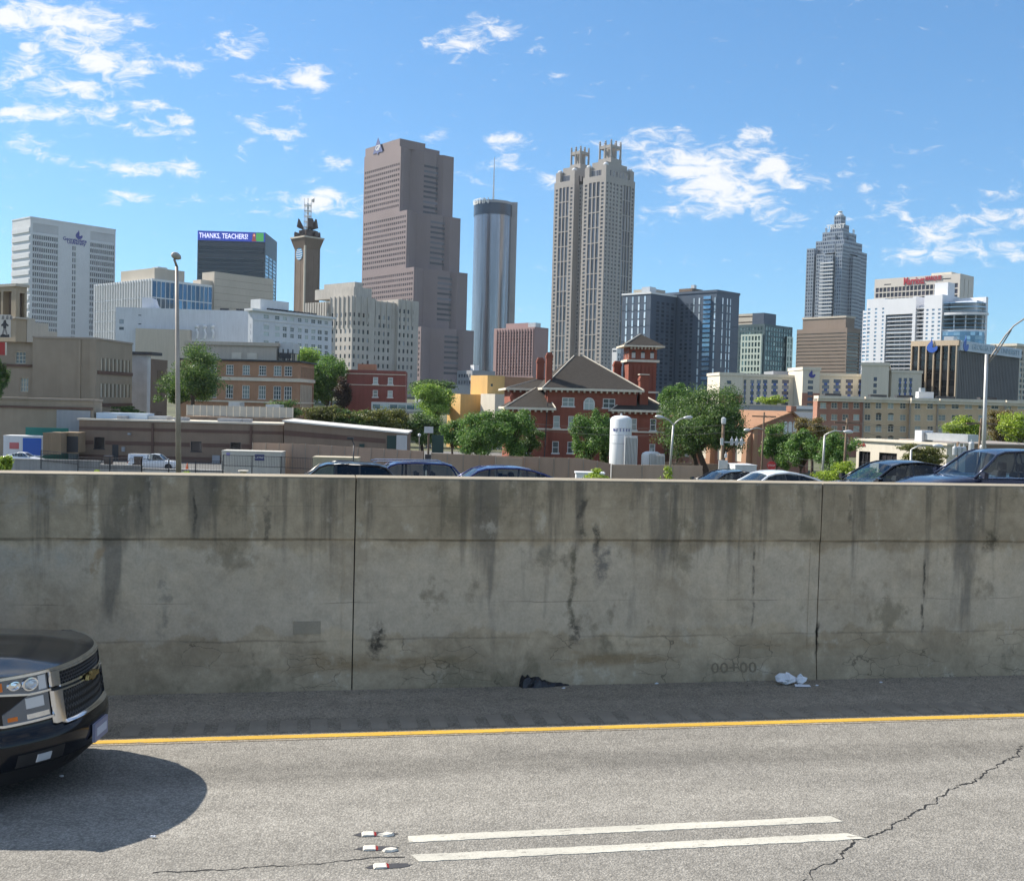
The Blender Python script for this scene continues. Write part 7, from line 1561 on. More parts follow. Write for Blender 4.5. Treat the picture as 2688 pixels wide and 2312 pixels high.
def tree(label, xc, y0, y1, w, Z, pal, seed, n=None, zg=-5.55, name='tree', leaf=None, clusters=None, trunk=True, low=.0, group=TREES, lean=0, shape=1.0):
    rnd = random.Random(seed); top, bot = P(xc, y0, Z), P(xc, y1, Z); k = Z / F_PX; rx = w * k / 2 * 1.38; rz = (top.z - bot.z) / 2 * 1.08; c = (top + bot) / 2
    zg = min(zg, bot.z - .2) if trunk else bot.z
    th = thing(name, label, 'tree' if trunk else 'shrub', (c.x, c.y, zg), 0, group); cz = c.z - zg; ry = min(rx, rz * 1.6) * .9
    K = clusters or int(22 + rx * rz * 2.6); K = min(K, 90); leaf = leaf or max(.12, 4.6 * k); n = n or int(min(20000, max(900, 60 * rx * rz / leaf ** 2)))
    cl = []
    lobes = [(Vector((rnd.uniform(-1, 1), rnd.uniform(-1, 1), rnd.uniform(-.8, 1))) * .58, rnd.uniform(.34, .58)) for _ in range(rnd.randint(6, 8))] + [(Vector((0, 0, -.1)), .55), (Vector((rnd.uniform(-.3, .3), 0, .55)), .42)]
    for i in range(K):
        lc, lr = lobes[i % len(lobes)]; d = Vector((rnd.gauss(0, 1), rnd.gauss(0, 1), rnd.gauss(0, 1))).normalized(); v = lc + d * lr * rnd.uniform(.45, 1.0) ** .5; s = rnd.uniform(.13, .30)
        if v.length > 1.08: v *= 1.08 / v.length
        cc = Vector((v.x * rx * (1 - s * .5), v.y * ry * (1 - s * .5), v.z * rz * (1 - s * .5)))
        if cc.z < -rz * .35: cc.x *= .8 * shape
        cl.append((cc, s * rx * rnd.uniform(.85, 1.25), s * ry * 1.1, s * rz * rnd.uniform(.7, 1.05)))
    g_ = np.random.default_rng(seed); per = max(8, n // K); N_ = per * K; idx = np.repeat(np.arange(K), per)
    cen = np.array([c_[0][:] for c_ in cl])[idx]; siz = np.array([c_[1:] for c_ in cl])[idx]; q = g_.normal(0, .5, (N_, 3)); ln = np.linalg.norm(q, axis=1, keepdims=True); q *= np.minimum(1, 1.25 / np.maximum(ln, 1e-6))
    p = cen + q * siz; p[:, 2] = np.maximum(p[:, 2] + cz, .02); nr = q + g_.uniform(-1, 1, (N_, 3)) + np.array([0, 0, .45]); nr /= np.linalg.norm(nr, axis=1, keepdims=True)
    a = np.cross(nr, g_.normal(0, 1, (N_, 3))); a /= np.linalg.norm(a, axis=1, keepdims=True) + 1e-9; e = np.cross(nr, a); l = leaf * g_.uniform(.6, 1.35, (N_, 1)); gw = l * g_.uniform(.5, .85, (N_, 1))
    V = np.stack([p - a * l * .5, p + e * gw * .5 + nr * l * .1, p + a * l * .5, p - e * gw * .5 + nr * l * .1], axis=1).reshape(-1, 3)
    me = bpy.data.meshes.new('crown'); me.from_pydata(V.tolist(), [], np.arange(N_ * 4).reshape(-1, 4).tolist()); me.materials.append(LEAF[pal]); link('crown', me, th)
    t = MB(); r0 = max(.07, rx * .055)
    if trunk:
        fork = Vector((rnd.uniform(-.1, .1) * rx, 0, cz - rz * .75)); t.tube([(lean, 0, 0), (lean * .5, 0, max(.3, fork.z * .5)), fork, Vector((fork.x, 0, cz + rz * .2))], [r0 * 1.3, r0, r0 * .85, r0 * .3], 8)
        for (cc, *_s) in rnd.sample(cl, min(9, K)): t.tube([fork, fork.lerp(cc + Vector((0, 0, cz)), .5) + Vector((0, 0, rz * .08)), cc + Vector((0, 0, cz))], [r0 * .55, r0 * .32, r0 * .1], 5, False)
        t.build('trunk', M_BARK, th)
    else:
        for i in range(6): a = rnd.uniform(0, 6.28); t.tube([(math.cos(a) * rx * .12, math.sin(a) * ry * .12, 0), (math.cos(a) * rx * .35, math.sin(a) * ry * .35, rz * 1.1)], [.03, .012], 4)
        t.build('stem', M_BARK, th)
    return th
tree('dark tree with yellow tips between tan wing and orange brick block', 508, 903, 1068, 158, 158, 'dark', 1); tree('dark low tree beside the lamp post on the low roof line', 470, 985, 1068, 110, 165, 'dark', 2)
tree('bright green tree rising behind the orange brick block', 800, 914, 1010, 95, 260, 'light', 3); tree('tall green tree right of the orange brick block', 858, 940, 1082, 96, 235, 'mid', 4); tree('green tree top beside the limestone block', 870, 932, 1020, 70, 250, 'mid', 5)
tree('dark plum leaved tree left of the red brick block', 898, 988, 1085, 52, 228, 'plum', 6)
for i, (x, y0, y1, w, lb) in enumerate([(752, 1052, 1122, 120, 'leftmost of the clipped dark trees behind the pale roof'), (835, 1060, 1130, 120, 'second clipped dark tree behind the pale roof'), (925, 1066, 1142, 130, 'third clipped dark tree, below the red brick block'), (1015, 1070, 1160, 135, 'fourth clipped dark tree, below the skyway'), (1110, 1076, 1172, 120, 'last clipped dark tree, right of the pale roof')]): tree(lb, x, y0, y1, w, 156 + i, 'olive' if i % 2 else 'dark', 10 + i)
tree('feathery light green tree beside the yellow block', 1140, 1008, 1120, 104, 196, 'light', 20); tree('dark far tree at the foot of the granite tower', 1125, 998, 1050, 120, 320, 'dark', 21)
tree('soft green tree left of the mansion trees', 1190, 1098, 1188, 76, 140, 'mid', 22)
tree('broad green tree hiding the mansion corner', 1262, 1072, 1215, 130, 126, 'mid', 23); tree('leafy green tree touching the mansion left wing', 1345, 1068, 1208, 112, 127, 'mid', 24); tree('thin leafy tree before the mansion lower windows', 1385, 1120, 1212, 70, 130, 'dark', 25)
tree('bright green tree in front of the mansion front door', 1550, 1064, 1222, 96, 128, 'mid', 26); tree('small dark tree between mansion and white tank', 1590, 1100, 1225, 40, 131, 'dark', 27)
tree('huge dark tree right of the mansion', 1850, 1004, 1205, 215, 118, 'dark', 28, lean=.6); tree('dark leafy tree filling the middle of the huge tree', 1835, 1035, 1212, 185, 120, 'dark', 52); tree('pale green tree top beside the huge dark tree', 1782, 1002, 1110, 95, 128, 'mid', 29); tree('dark spreading tree joined to the huge tree', 1905, 1060, 1205, 100, 116, 'dark', 30, lean=-.5)
tree('round green tree in front of the gabled hall', 2035, 1112, 1240, 84, 106, 'mid', 31); tree('round green tree right of its twin before the gabled hall', 2100, 1124, 1245, 92, 104, 'mid', 32); tree('brownish green tree behind the twin round trees', 2135, 1092, 1180, 95, 136, 'tan', 33)
tree('soft green tree beside the cream shop', 2200, 1128, 1250, 98, 99, 'mid', 34); tree('spreading olive tree in front of the cream shop', 2425, 1158, 1228, 150, 92, 'olive', 35)
tree('bright yellow green tree behind the shop roof', 2540, 1088, 1170, 112, 165, 'bright', 36); tree('brownish tree behind the right lamp post', 2625, 1075, 1165, 90, 175, 'tan', 37); tree('bright yellow green tree at the right edge', 2676, 1084, 1172, 96, 150, 'bright', 38)
tree('small pale green tree on the terrace below the cream halls', 2028, 1036, 1068, 62, 282, 'bright', 39); tree('dark tree at the left picture edge under the red sign', -5, 932, 1055, 46, 139, 'dark', 40)
tree('dark shrub on the low roof beside the skylight', 335, 1066, 1090, 74, 152, 'dark', 41, trunk=False, name='shrub', group='shrubs'); tree('bright green shrub mass right of the slim lamp post', 2218, 1212, 1275, 118, 66, 'bright', 42, trunk=False, name='shrub', group='shrubs')
SH = 'weeds along the wall top'
tree('leafy weed poking over the wall at the left edge', 8, 1184, 1256, 52, 40, 'bright', 43, trunk=False, name='shrub', leaf=.09, group=SH); tree('low round weed in front of the white cabinet', 1562, 1232, 1285, 66, 42, 'bright', 44, trunk=False, name='shrub', leaf=.07, group=SH); tree('tall thin weed below the twin lamp', 1750, 1221, 1290, 36, 42, 'bright', 45, trunk=False, name='shrub', leaf=.08, group=SH, n=500)
tree('tiny weed on the wall top left of the lamp post', 256, 1232, 1256, 20, 40, 'bright', 46, trunk=False, name='shrub', leaf=.06, group=SH, n=150); tree('small yellow weed at the lamp post foot', 488, 1236, 1262, 40, 42, 'bright', 47, trunk=False, name='shrub', leaf=.06, group=SH, n=200); tree('weeds at the right between shop and black car', 2290, 1225, 1275, 70, 64, 'light', 48, trunk=False, name='shrub', group='shrubs')
# ------------------------------------------------------------------ vehicles
def m_glassc(name, tint=(.55, .62, .64), opaq=.35):
    t = MT(name); tr = t.nd('ShaderNodeBsdfTransparent'); tr.inputs[0].default_value = (*tint, 1); gl = t.nd('ShaderNodeBsdfGlossy'); gl.inputs['Roughness'].default_value = .03; gl.inputs[0].default_value = (.9, .95, 1, 1)
    fr = t.nd('ShaderNodeFresnel'); fr.inputs[0].default_value = 1.5; mx = t.nd('ShaderNodeMixShader'); t.L.new(t.math('ADD', t.math('MULTIPLY', fr.outputs[0], .8), .015), mx.inputs[0]); t.L.new(tr.outputs[0], mx.inputs[1]); t.L.new(gl.outputs[0], mx.inputs[2]); t.L.new(mx.outputs[0], t.out.inputs[0]); return t.m
M_CGL = m_glassc('car_glass'); M_CGD = m_glassc('car_glass_dark', (.05, .055, .06)); M_TYRE = mat('tyre', (.02, .02, .022), .9, .1, 3, 0); M_RIM = paint('rim', (.35, .36, .38), .3, .9); M_CHROME = paint('chrome', (.70, .72, .75), .12, 1.0); M_SEAT = paint('seat_dark', (.03, .03, .035), .8); M_LENS = paint('lamp_lens', (.55, .58, .62), .1, .3); M_AMBER = paint('amber_lens', (.65, .16, .02), .2); M_TAIL = paint('tail_lens', (.35, .01, .01), .2)
def carpaint(name, col, metal=.25): return paint(name, col, .25, metal, .35, .7)
def wheel(th, x, y, r, w=.22):
    s_ = 1 if y > 0 else -1; wo = bpy.data.objects.new('wheel', None); COL.objects.link(wo); wo.parent = th; wo.location = (x, y, r)
    b = MB(); n = 24; prof = [(r * .62, -w / 2), (r * .93, -w / 2), (r, -w * .3), (r, w * .3), (r * .93, w / 2), (r * .62, w / 2)]; b.rings([[(math.cos(2 * math.pi * k / n) * q, z, math.sin(2 * math.pi * k / n) * q) for k in range(n)] for q, z in prof], cap=False); b.build('tyre', M_TYRE, wo, True, sharp=50)
    b = MB(); f = s_ * w * .35
    for k in range(5): a = 2 * math.pi * k / 5; c, s2 = math.cos(a), math.sin(a); b.prism([(c * r * .12 - s2 * .05, f, s2 * r * .12 + c * .05), (c * r * .6 - s2 * .04, f, s2 * r * .6 + c * .04), (c * r * .6 + s2 * .04, f, s2 * r * .6 - c * .04), (c * r * .12 + s2 * .05, f, s2 * r * .12 - c * .05)], (0, -s_ * .04, 0))
    b.rings([[(math.cos(2 * math.pi * k / n) * q, f + z, math.sin(2 * math.pi * k / n) * q) for k in range(n)] for q, z in ((r * .63, 0), (r * .56, -s_ * .02))], cap=False); b.lathe([(.01, 0), (.07, 0)], 8, (0, f, 0)) if False else None; b.build('rim', M_RIM, wo)
    b = MB(); b.rings([[(math.cos(2 * math.pi * k / n) * q, f - s_ * .06, math.sin(2 * math.pi * k / n) * q) for k in range(n)] for q in (r * .62, .01)], cap=False); b.build('hub', M_DKMETAL, wo)
    return wo
def lerp_pts(pts, x):
    for (a, c) in zip(pts, pts[1:]):
        if a[0] <= x <= c[0]: f = (x - a[0]) / (c[0] - a[0] + 1e-9); f = f * f * (3 - 2 * f) * .4 + f * .6; return a[1] + (c[1] - a[1]) * f
    return pts[0][1] if x < pts[0][0] else pts[-1][1]
def greenhouse(th, OUT, ws, rw, zb, wb, wr, mp, gl, pillars, gd=None, rail=None):
    """OUT: side outline from windscreen base over the roof to the rear base; ws/rw: how many segments are glass at each end"""
    zr = max(z for x, z in OUT); wy = lambda z: wb + (wr - wb) * max(0, (z - zb)) / (zr - zb); n = len(OUT); crown = .05
    def strip(i0, i1, nm, mt, inset=0, dz=0):
        b = MB(); rs_ = []
        for (x, z) in OUT[i0:i1 + 1]:
            w = wy(z) - inset; rs_.append([(x, w * t, z + dz + crown * (1 - t * t) * (1 if z > zb + .02 else .4)) for t in (-1, -.75, -.4, 0, .4, .75, 1)])
        b.rings(rs_, closed=False, cap=False); return b.build(nm, mt, th, True)
    strip(0, ws, 'windscreen', gl, .05); strip(ws, n - 1 - rw, 'roof', mp); strip(n - 1 - rw, n - 1, 'rear_window', gd or gl, .05)
    def zo(x):
        return lerp_pts(OUT, x) if False else next((a[1] + (c[1] - a[1]) * (x - a[0]) / (c[0] - a[0] + 1e-9) for a, c in zip(OUT, OUT[1:]) if min(a[0], c[0]) <= x <= max(a[0], c[0])), zb)
    x0, x1 = OUT[0][0], OUT[-1][0]; sgn = 1 if x1 > x0 else -1; cuts = [x0 + sgn * .16] + pillars + [x1 - sgn * .2]
    for s_ in (-1, 1):
        b = MB(); b.tube([(x, s_ * (wy(z) - .01), z) for x, z in OUT], .032, 6); b.build('pillar', rail or mp, th, True)
        for i, (a, c) in enumerate(zip(cuts, cuts[1:])):
            m_ = 8; top = []; lo = []
            for k in range(m_ + 1):
                x = a + (c - a) * k / m_ ; x = x + (sgn * .025 if k == 0 else (-sgn * .025 if k == m_ else 0)); z = max(zb + .012, zo(x) - .045); top.append((x, s_ * (wy(z) + .004), z)); lo.append((x, s_ * (wy(zb) + .004), zb + .005))
            b = MB()
            for k in range(m_): b.quad(lo[k], lo[k + 1], top[k + 1], top[k])
            b.build('side_window', gd if (gd and i) else gl, th)
        for x in pillars: z = zo(x) - .03; b = MB(); b.box(x - .035, x + .035, s_ * wy(zb) - .02, s_ * wy(zb) + .02, zb, zb + .01) if False else b.tube([(x, s_ * wy(zb), zb), (x, s_ * wy(z), z)], .03, 4); b.build('pillar', M_DKMETAL, th)
def car(name, label, cat, px, Z, mp, L=4.8, W=1.84, zb=.98, zr=1.45, style='sedan', z0=.03, yaw=None, hw=None, gl=None, gd=None, group=None, tone=None, anchor=0.0, seats=True):
    """x forward; anchor: local x that stands on the pixel column px"""
    yaw = _a + math.pi if yaw is None else yaw; p = P(px, 1250, Z); d = Vector((math.cos(yaw), math.sin(yaw), 0)); loc = Vector((p.x, p.y, z0)) - d * anchor
    th = thing(name, label, cat, loc, yaw, group); h = L / 2; gl = gl or M_CGL
    if style == 'sedan': top = [(-h, .80), (-h + .12, .98), (-h + .9, 1.02), (-.2, zb), (h - 1.45, zb - .01), (h - .7, .86), (h - .12, .70), (h, .55)]; OUT = [(h - 1.35, zb), (h - 1.75, zr - .26), (h - 2.0, zr - .10), (h - 2.25, zr - .03), (h - 2.7, zr), (-.35, zr - .005), (-.75, zr - .06), (-1.1, zr - .16), (-1.45, zr - .29), (-1.75, zb + .02)]; ws, rw = 2, 3; pil = [h - 2.55, -.6]
    elif style == 'suv': top = [(-h, .75), (-h + .08, 1.05), (-h + .5, zb), (0, zb), (h - 1.35, zb), (h - .6, zb - .08), (h - .1, .82), (h, .6)]; OUT = [(h - 1.3, zb), (h - 1.75, zr - .3), (h - 1.98, zr - .10), (h - 2.2, zr - .03), (h - 2.8, zr), (-.6, zr), (-h + .75, zr - .03), (-h + .5, zr - .10), (-h + .3, zr - .32), (-h + .12, zb)]; ws, rw = 2, 2; pil = [h - 2.45, -.25, -h + 1.25]
    else: top = [(-h, .8), (-h + .05, 1.05), (-.3, 1.08), (h - 1.45, zb + .02), (h - .5, zb - .04), (h - .08, .85), (h, .6)]; OUT = [(h - 1.4, zb), (h - 1.85, zr - .3), (h - 2.1, zr - .08), (h - 2.6, zr), (h - 3.1, zr - .02), (h - 3.25, zr - .25), (h - 3.35, zb)]; ws, rw = 2, 2; pil = [h - 2.6]
    b = MB(); rs_ = []; N = 26
    for i in range(N + 1):
        x = -h + L * i / N; e = abs(x) / h; w = W / 2 * (1 - .22 * max(0, (e - .72) / .28) ** 2.2); zt = lerp_pts(top, x); lo = .22 + .14 * max(0, (e - .85) / .15)
        pts = [(w * .88, lo), (w * .97, lo + .12), (w, .52), (w * .995, max(.58, zt - .16)), (w * .965, max(.6, zt - .06)), (w * .88, zt), (w * .45, zt + .025)]; rs_.append([(x, y, z) for y, z in pts] + [(x, -y, z) for y, z in reversed(pts)])
    b.rings(rs_); b.build('body', mp, th, True, sharp=60)
    wb, wr = W / 2 * .90, W / 2 * .66; greenhouse(th, OUT, ws, rw, zb, wb, wr, mp, gl, pil, gd, tone)
    r = .34 if style == 'sedan' else .38
    for x in (h - .95, -h + 1.0):
        for s_ in (-1, 1):
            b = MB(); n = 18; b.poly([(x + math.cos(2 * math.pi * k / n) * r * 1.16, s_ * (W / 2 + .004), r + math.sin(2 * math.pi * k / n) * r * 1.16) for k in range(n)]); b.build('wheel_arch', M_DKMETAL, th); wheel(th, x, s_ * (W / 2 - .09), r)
    for s_ in (-1, 1):
        b = MB(); b.rings([[(h - 1.5 + x, s_ * (wb + .05 + y), zb + .06 + z) for y, z in ((0, -.05), (.16, -.06), (.17, .07), (.02, .09))] for x in (0, .11)]); b.build('mirror', mp, th)
        b = MB(); b.prism([(h - .55, s_ * W / 2 * .965, .66), (h - .2, s_ * W / 2 * .90, .62), (h - .12, s_ * W / 2 * .82, .72), (h - .6, s_ * W / 2 * .955, .80)], (0, -s_ * .03, 0)); b.build('headlight', M_LENS, th)
        b = MB(); b.box(-h - .005, -h + .2, s_ * W * .27, s_ * W * .41, .72, .9); b.build('taillight', M_TAIL, th)
        b = MB(); b.tube([(h - 1.4, s_ * (wb + .02), zb + .005), (-h + 1.2, s_ * (wb + .02), zb + .005)], .012, 4); b.build('belt_trim', M_CHROME, th)
    if seats:
        for x in (h - 2.45, -.75):
            for y in (-.36, .36):
                b = MB(); b.rings([[(x - .25, y - .24, .55), (x + .05, y - .24, .55), (x + .05, y + .24, .55), (x - .25, y + .24, .55)], [(x - .38, y - .2, zb + .12), (x - .26, y - .2, zb + .12), (x - .26, y + .2, zb + .12), (x - .38, y + .2, zb + .12)]]); b.box(x - .42, x - .32, y - .12, y + .12, zb + .14, zb + .32); b.build('seat', M_SEAT, th)
    return th
FAR = 'cars on the far carriageway'
K_BLACK = carpaint('car_black', (.012, .013, .018), .3); K_BLUE = carpaint('car_blue', (.018, .03, .12)); K_BLUE2 = carpaint('car_deep_blue', (.02, .035, .14)); K_WHITE = carpaint('car_white', (.72, .74, .76), .0); K_MID = carpaint('car_midnight', (.02, .026, .055), .4); K_SILV = carpaint('car_pearl', (.62, .66, .72), .1)
def far_z(t_): pts = [(.4, 1.0), (12, .92), (14.5, .72), (19.5, .03), (40, .0)]; return lerp_pts(pts, t_)
def on_far(px, Z): p = P(px, 1250, Z); return far_z(rf(Vector((p.x, p.y, 0)))[1])
car('parked_wagon', 'black wagon with long dark side glass, first car from the left', 'car', 842, 30.5, K_BLACK, 4.35, 1.86, 1.0, 1.56, 'suv', .0, gl=M_CGL, gd=M_CGD, group=FAR, anchor=.15).name = 'wagon_car'
t_ = car('suv_car', 'dark blue SUV with silver roof rails behind the black wagon', 'car', 1052, 33.0, K_BLUE, 4.4, 1.85, 1.08, 1.70, 'suv', -.2, group=FAR, anchor=-.15, gd=M_CGL)
for s_ in (-1, 1): b = MB(); b.tube([(.75, s_ * .52, 1.70), (.6, s_ * .52, 1.74), (-1.3, s_ * .52, 1.74), (-1.45, s_ * .52, 1.70)], .018, 5); b.build('roof_rail', M_CHROME, t_)
bl = car('sedan_car', 'blue sedan with its driver visible, middle of the picture', 'car', 1325, 31.6, K_BLUE2, 5.7, 1.86, .98, 1.50, 'sedan', .0, group=FAR, anchor=-.05)
car('sedan_car', 'low black car partly hidden behind the white sedan', 'car', 1905, 36.5, K_BLACK, 4.6, 1.84, .9, 1.34, 'sedan', -.05, group=FAR, gd=M_CGD)
car('sedan_car', 'white sedan with dark glass, right of centre', 'car', 2026, 33.4, K_WHITE, 4.8, 1.85, .98, 1.47, 'sedan', .0, group=FAR, gd=M_CGD)
car('sedan_car', 'black sedan with sloping windscreen left of the rightmost car', 'car', 2368, 28.2, K_BLACK, 5.2, 1.86, .98, 1.50, 'sedan', .62, group=FAR, anchor=-.05, gd=M_CGD)
car('hatch_car', 'midnight blue car at the right edge with long bonnet', 'car', 2378, 25.6, K_MID, 4.7, 1.88, 1.07, 1.70, 'suv', .86, group=FAR, anchor=2.32)
# driver of the blue sedan: head, neck, shoulders and arms on the wheel as one skinned figure
def driver(carobj, lx, ly, label):
    M_SKIN = paint('skin', (.20, .10, .07), .6); M_SHIRT = paint('shirt_red', (.22, .03, .04), .8)
    me = bpy.data.meshes.new('person'); V = [(0, 0, .5), (-.02, 0, .72), (-.05, 0, .95), (-.04, 0, 1.06), (-.02, 0, 1.13), (.0, 0, 1.24), (-.05, .18, .94), (.08, .23, .74), (.32, .16, .84), (-.05, -.18, .94), (.08, -.23, .74), (.32, -.16, .84), (.38, .1, .52), (.38, -.1, .52)]
    E = [(0, 1), (1, 2), (2, 3), (3, 4), (4, 5), (2, 6), (6, 7), (7, 8), (2, 9), (9, 10), (10, 11), (0, 12), (0, 13)]; rad = [.15, .15, .14, .055, .085, .08, .065, .05, .035, .065, .05, .035, .085, .085]
    me.from_pydata([Vector(v) for v in V], E, []); o = bpy.data.objects.new('person', me); COL.objects.link(o); sk = o.modifiers.new('skin', 'SKIN'); o.modifiers.new('sub', 'SUBSURF').levels = 1
    for i, v in enumerate(me.skin_vertices[0].data): v.radius = (rad[i], rad[i]); v.use_root = i == 0
    me.materials.append(M_SHIRT); o.location = carobj.matrix_basis @ Vector((lx, ly, .02)); o.rotation_euler = carobj.rotation_euler; tag(o, 'driver in a dark red top at the wheel of the blue sedan', 'person')
    b = MB(); b.lathe([(.03, 1.04), (.075, 1.09), (.095, 1.18), (.09, 1.27), (.05, 1.33), (.01, 1.345)], 14, (-.015, 0, 0)); b.tube([(.075, 0, 1.19), (.105, 0, 1.165)], [.012, .018], 6); b.build('head', M_SKIN, o, True); b = MB(); b.lathe([(.095, 1.14), (.11, 1.2), (.107, 1.28), (.07, 1.345), (.01, 1.365)], 14, (-.045, 0, 0)); b.build('hair', paint('hair_dark', (.015, .01, .008), .6), o, True)
driver(bl, -.12, .36, '')
# parking-lot vehicles (heading right)
car('parked_sedan', 'white sedan parked before the blue doored container', 'car', 62, 128, K_WHITE, 4.7, 1.82, .95, 1.45, 'sedan', -5.48, yaw=R(2))
pk = car('pickup_truck', 'white pickup truck with a canopy over its bed', 'truck', 404, 125, K_WHITE, 5.7, 1.95, 1.12, 1.85, 'pickup', -5.48, yaw=R(3))
b = MB(); b.rings([[(x, s_ * .9, z) if z < 1.3 else (x, s_ * .72, z) for s_, z in ((-1, 1.09), (1, 1.09), (1, 1.82), (-1, 1.82))] for x in (-2.78, -.58)]); b.build('canopy', K_WHITE, pk); 
for s_ in (-1, 1): b = MB(); b.quad((-2.5, s_ * .895, 1.25), (-.8, s_ * .895, 1.25), (-.8, s_ * .78, 1.68), (-2.5, s_ * .78, 1.68)); b.build('canopy_window', M_LENS, pk)
# ------------------------------------------------------------------ the black SUV at the left edge
def near_suv():
    S = .985; yaw = _a - R(8.5); K = carpaint('suv_black', (.006, .007, .010), .0); K.node_tree.nodes['Principled BSDF'].inputs['Roughness'].default_value = .15; K.node_tree.nodes['Principled BSDF'].inputs['Coat Weight'].default_value = .3; K.node_tree.nodes['Principled BSDF'].inputs['Specular IOR Level'].default_value = .22
    p = G(283, 2062); c = P(234, 1930, 9.3); th = thing('black_suv', 'black full size SUV nosing in at the left edge of the lane', 'car', (c.x, c.y, .004), yaw); th.scale = (S, S, S)
    M_PL = paint('suv_plastic', (.012, .012, .013), .55); M_MESH = paint('grille_black', (.006, .006, .007), .6); M_PLATE = paint('plate_lilac', (.24, .24, .33), .5)
    Xf = lambda y: -.50 * abs(y) ** 2.5
    bul = lambda z: .085 - .12 * ((z - .52) / .30) ** 2
    def F(y, z):
        if z > .66: k = -(z - .66) * .14
        elif z > .60: k = bul(.60) * (1 - (z - .60) / .06)
        elif z > .36: k = bul(z)
        else: k = bul(.36) - (.36 - z) * .7
        return Xf(y) + k
    def patch(nm, mt, y0, y1, z0, z1, off, ny=10, nz=4, parent=th, thick=.04, smooth=True):
        """slab laid on the nose surface; z0/z1 may depend on y"""
        f0 = z0 if callable(z0) else (lambda y: z0); f1 = z1 if callable(z1) else (lambda y: z1); b = MB(); gr = []
        for i in range(ny + 1):
            y = y0 + (y1 - y0) * i / ny; gr.append([Vector((F(y, f0(y) + (f1(y) - f0(y)) * j / nz) + off, y, f0(y) + (f1(y) - f0(y)) * j / nz)) for j in range(nz + 1)])
        n = nz + 1; vs = [v for r in gr for v in r] + [v - Vector((thick, 0, 0)) for r in gr for v in r]; N0 = (ny + 1) * n; fs = []
        for i in range(ny):
            for j in range(nz): fs.append((i * n + j, (i + 1) * n + j, (i + 1) * n + j + 1, i * n + j + 1))
            fs.append((i * n, N0 + i * n, N0 + (i + 1) * n, (i + 1) * n)); fs.append((i * n + nz, (i + 1) * n + nz, N0 + (i + 1) * n + nz, N0 + i * n + nz))
        for j in range(nz): fs.append((j, j + 1, N0 + j + 1, N0 + j)); e = ny * n; fs.append((e + j, N0 + e + j, N0 + e + j + 1, e + j + 1))
        b.add(vs, fs); return b.build(nm, mt, parent, smooth, sharp=50)
    def disc(nm, mt, y, z, r, off, parent):
        b = MB(); n = 16; slope = (F(y + .02, z) - F(y - .02, z)) / .04
        pt = lambda a, q, o: (F(y, z) + slope * q * math.cos(a) + off + o, y + q * math.cos(a), z + q * math.sin(a))
        b.rings([[pt(2 * math.pi * k / n, q, o) for k in range(n)] for q, o in ((r, -.03), (r, .004), (r * .8, .006), (r * .62, -.004), (.004, .004))]); return b.build(nm, mt, parent, True, sharp=40)
    # front end skin
    patch('front_fascia', K, -.97, .97, .36, 1.115, 0, 28, 20, thick=.1)
    patch('valance', M_PL, -.93, .93, .22, .359, -.02, 20, 3, thick=.15)
    patch('air_dam_slot', M_MESH, -.40, .40, .28, .355, .004, 10, 2)
    for s_ in (-1, 1):
        hd = patch('headlight', paint('lamp_dark', (.16, .18, .21), .08, .6), s_ * .975, s_ * .56, lambda y: .955 + .05 * max(0, (abs(y) - .72) / .25), 1.092, .012, 10, 3)
        patch('amber_reflector', M_AMBER, s_ * .96, s_ * .87, 1.005, 1.075, .016, 3, 2, hd)
        disc('projector', M_CHROME, s_ * .70, 1.027, .056, .020, hd); disc('projector_lens', M_LENS, s_ * .70, 1.027, .036, .036, hd); disc('projector', M_CHROME, s_ * .805, 1.035, .038, .020, hd); patch('reflector_bowl', M_LENS, s_ * .635, s_ * .575, .965, 1.08, .016, 3, 3, hd)
        patch('headlight_trim', M_CHROME, s_ * .985, s_ * .55, lambda y: .937 + .05 * max(0, (abs(y) - .72) / .25), lambda y: .955 + .05 * max(0, (abs(y) - .72) / .25), .028, 10, 1)
        lw = patch('lower_lamp', paint('lamp_dark', (.06, .07, .085)), s_ * .88, s_ * .56, .735, lambda y: .936 - .12 * max(0, (abs(y) - .72) / .16), .010, 8, 3)
        patch('reflector_bowl', M_LENS, s_ * .74, s_ * .61, .83, .915, .016, 3, 2, lw); patch('reflector_bar', M_CHROME, s_ * .74, s_ * .575, .745, .785, .016, 3, 1, lw); patch('amber_reflector', M_AMBER, s_ * .86, s_ * .805, .752, .785, .016, 3, 1, lw)
        patch('lower_trim', M_CHROME, s_ * .90, s_ * .55, .715, .735, .028, 8, 1)
        # chrome end blocks of the grille
        patch('grille_end', M_CHROME, s_ * .545, s_ * .46, .965, 1.092, .035, 3, 4); patch('grille_end', M_CHROME, s_ * .545, s_ * .46, .66, .93, .045, 3, 4)
        fg = patch('fog_pocket', M_PL, s_ * .86, s_ * .52, .375, .48, .004, 6, 3); patch('fog_light', M_LENS, s_ * .74, s_ * .64, .39, .455, .012, 3, 2, fg)
    patch('bonnet_trim', M_CHROME, -.985, .985, 1.094, 1.116, .03, 28, 1)
    up_ = patch('grille', M_MESH, -.47, .47, .965, 1.092, .004, 12, 3); lo_ = patch('grille', M_MESH, -.47, .47, .665, .925, .008, 12, 3)
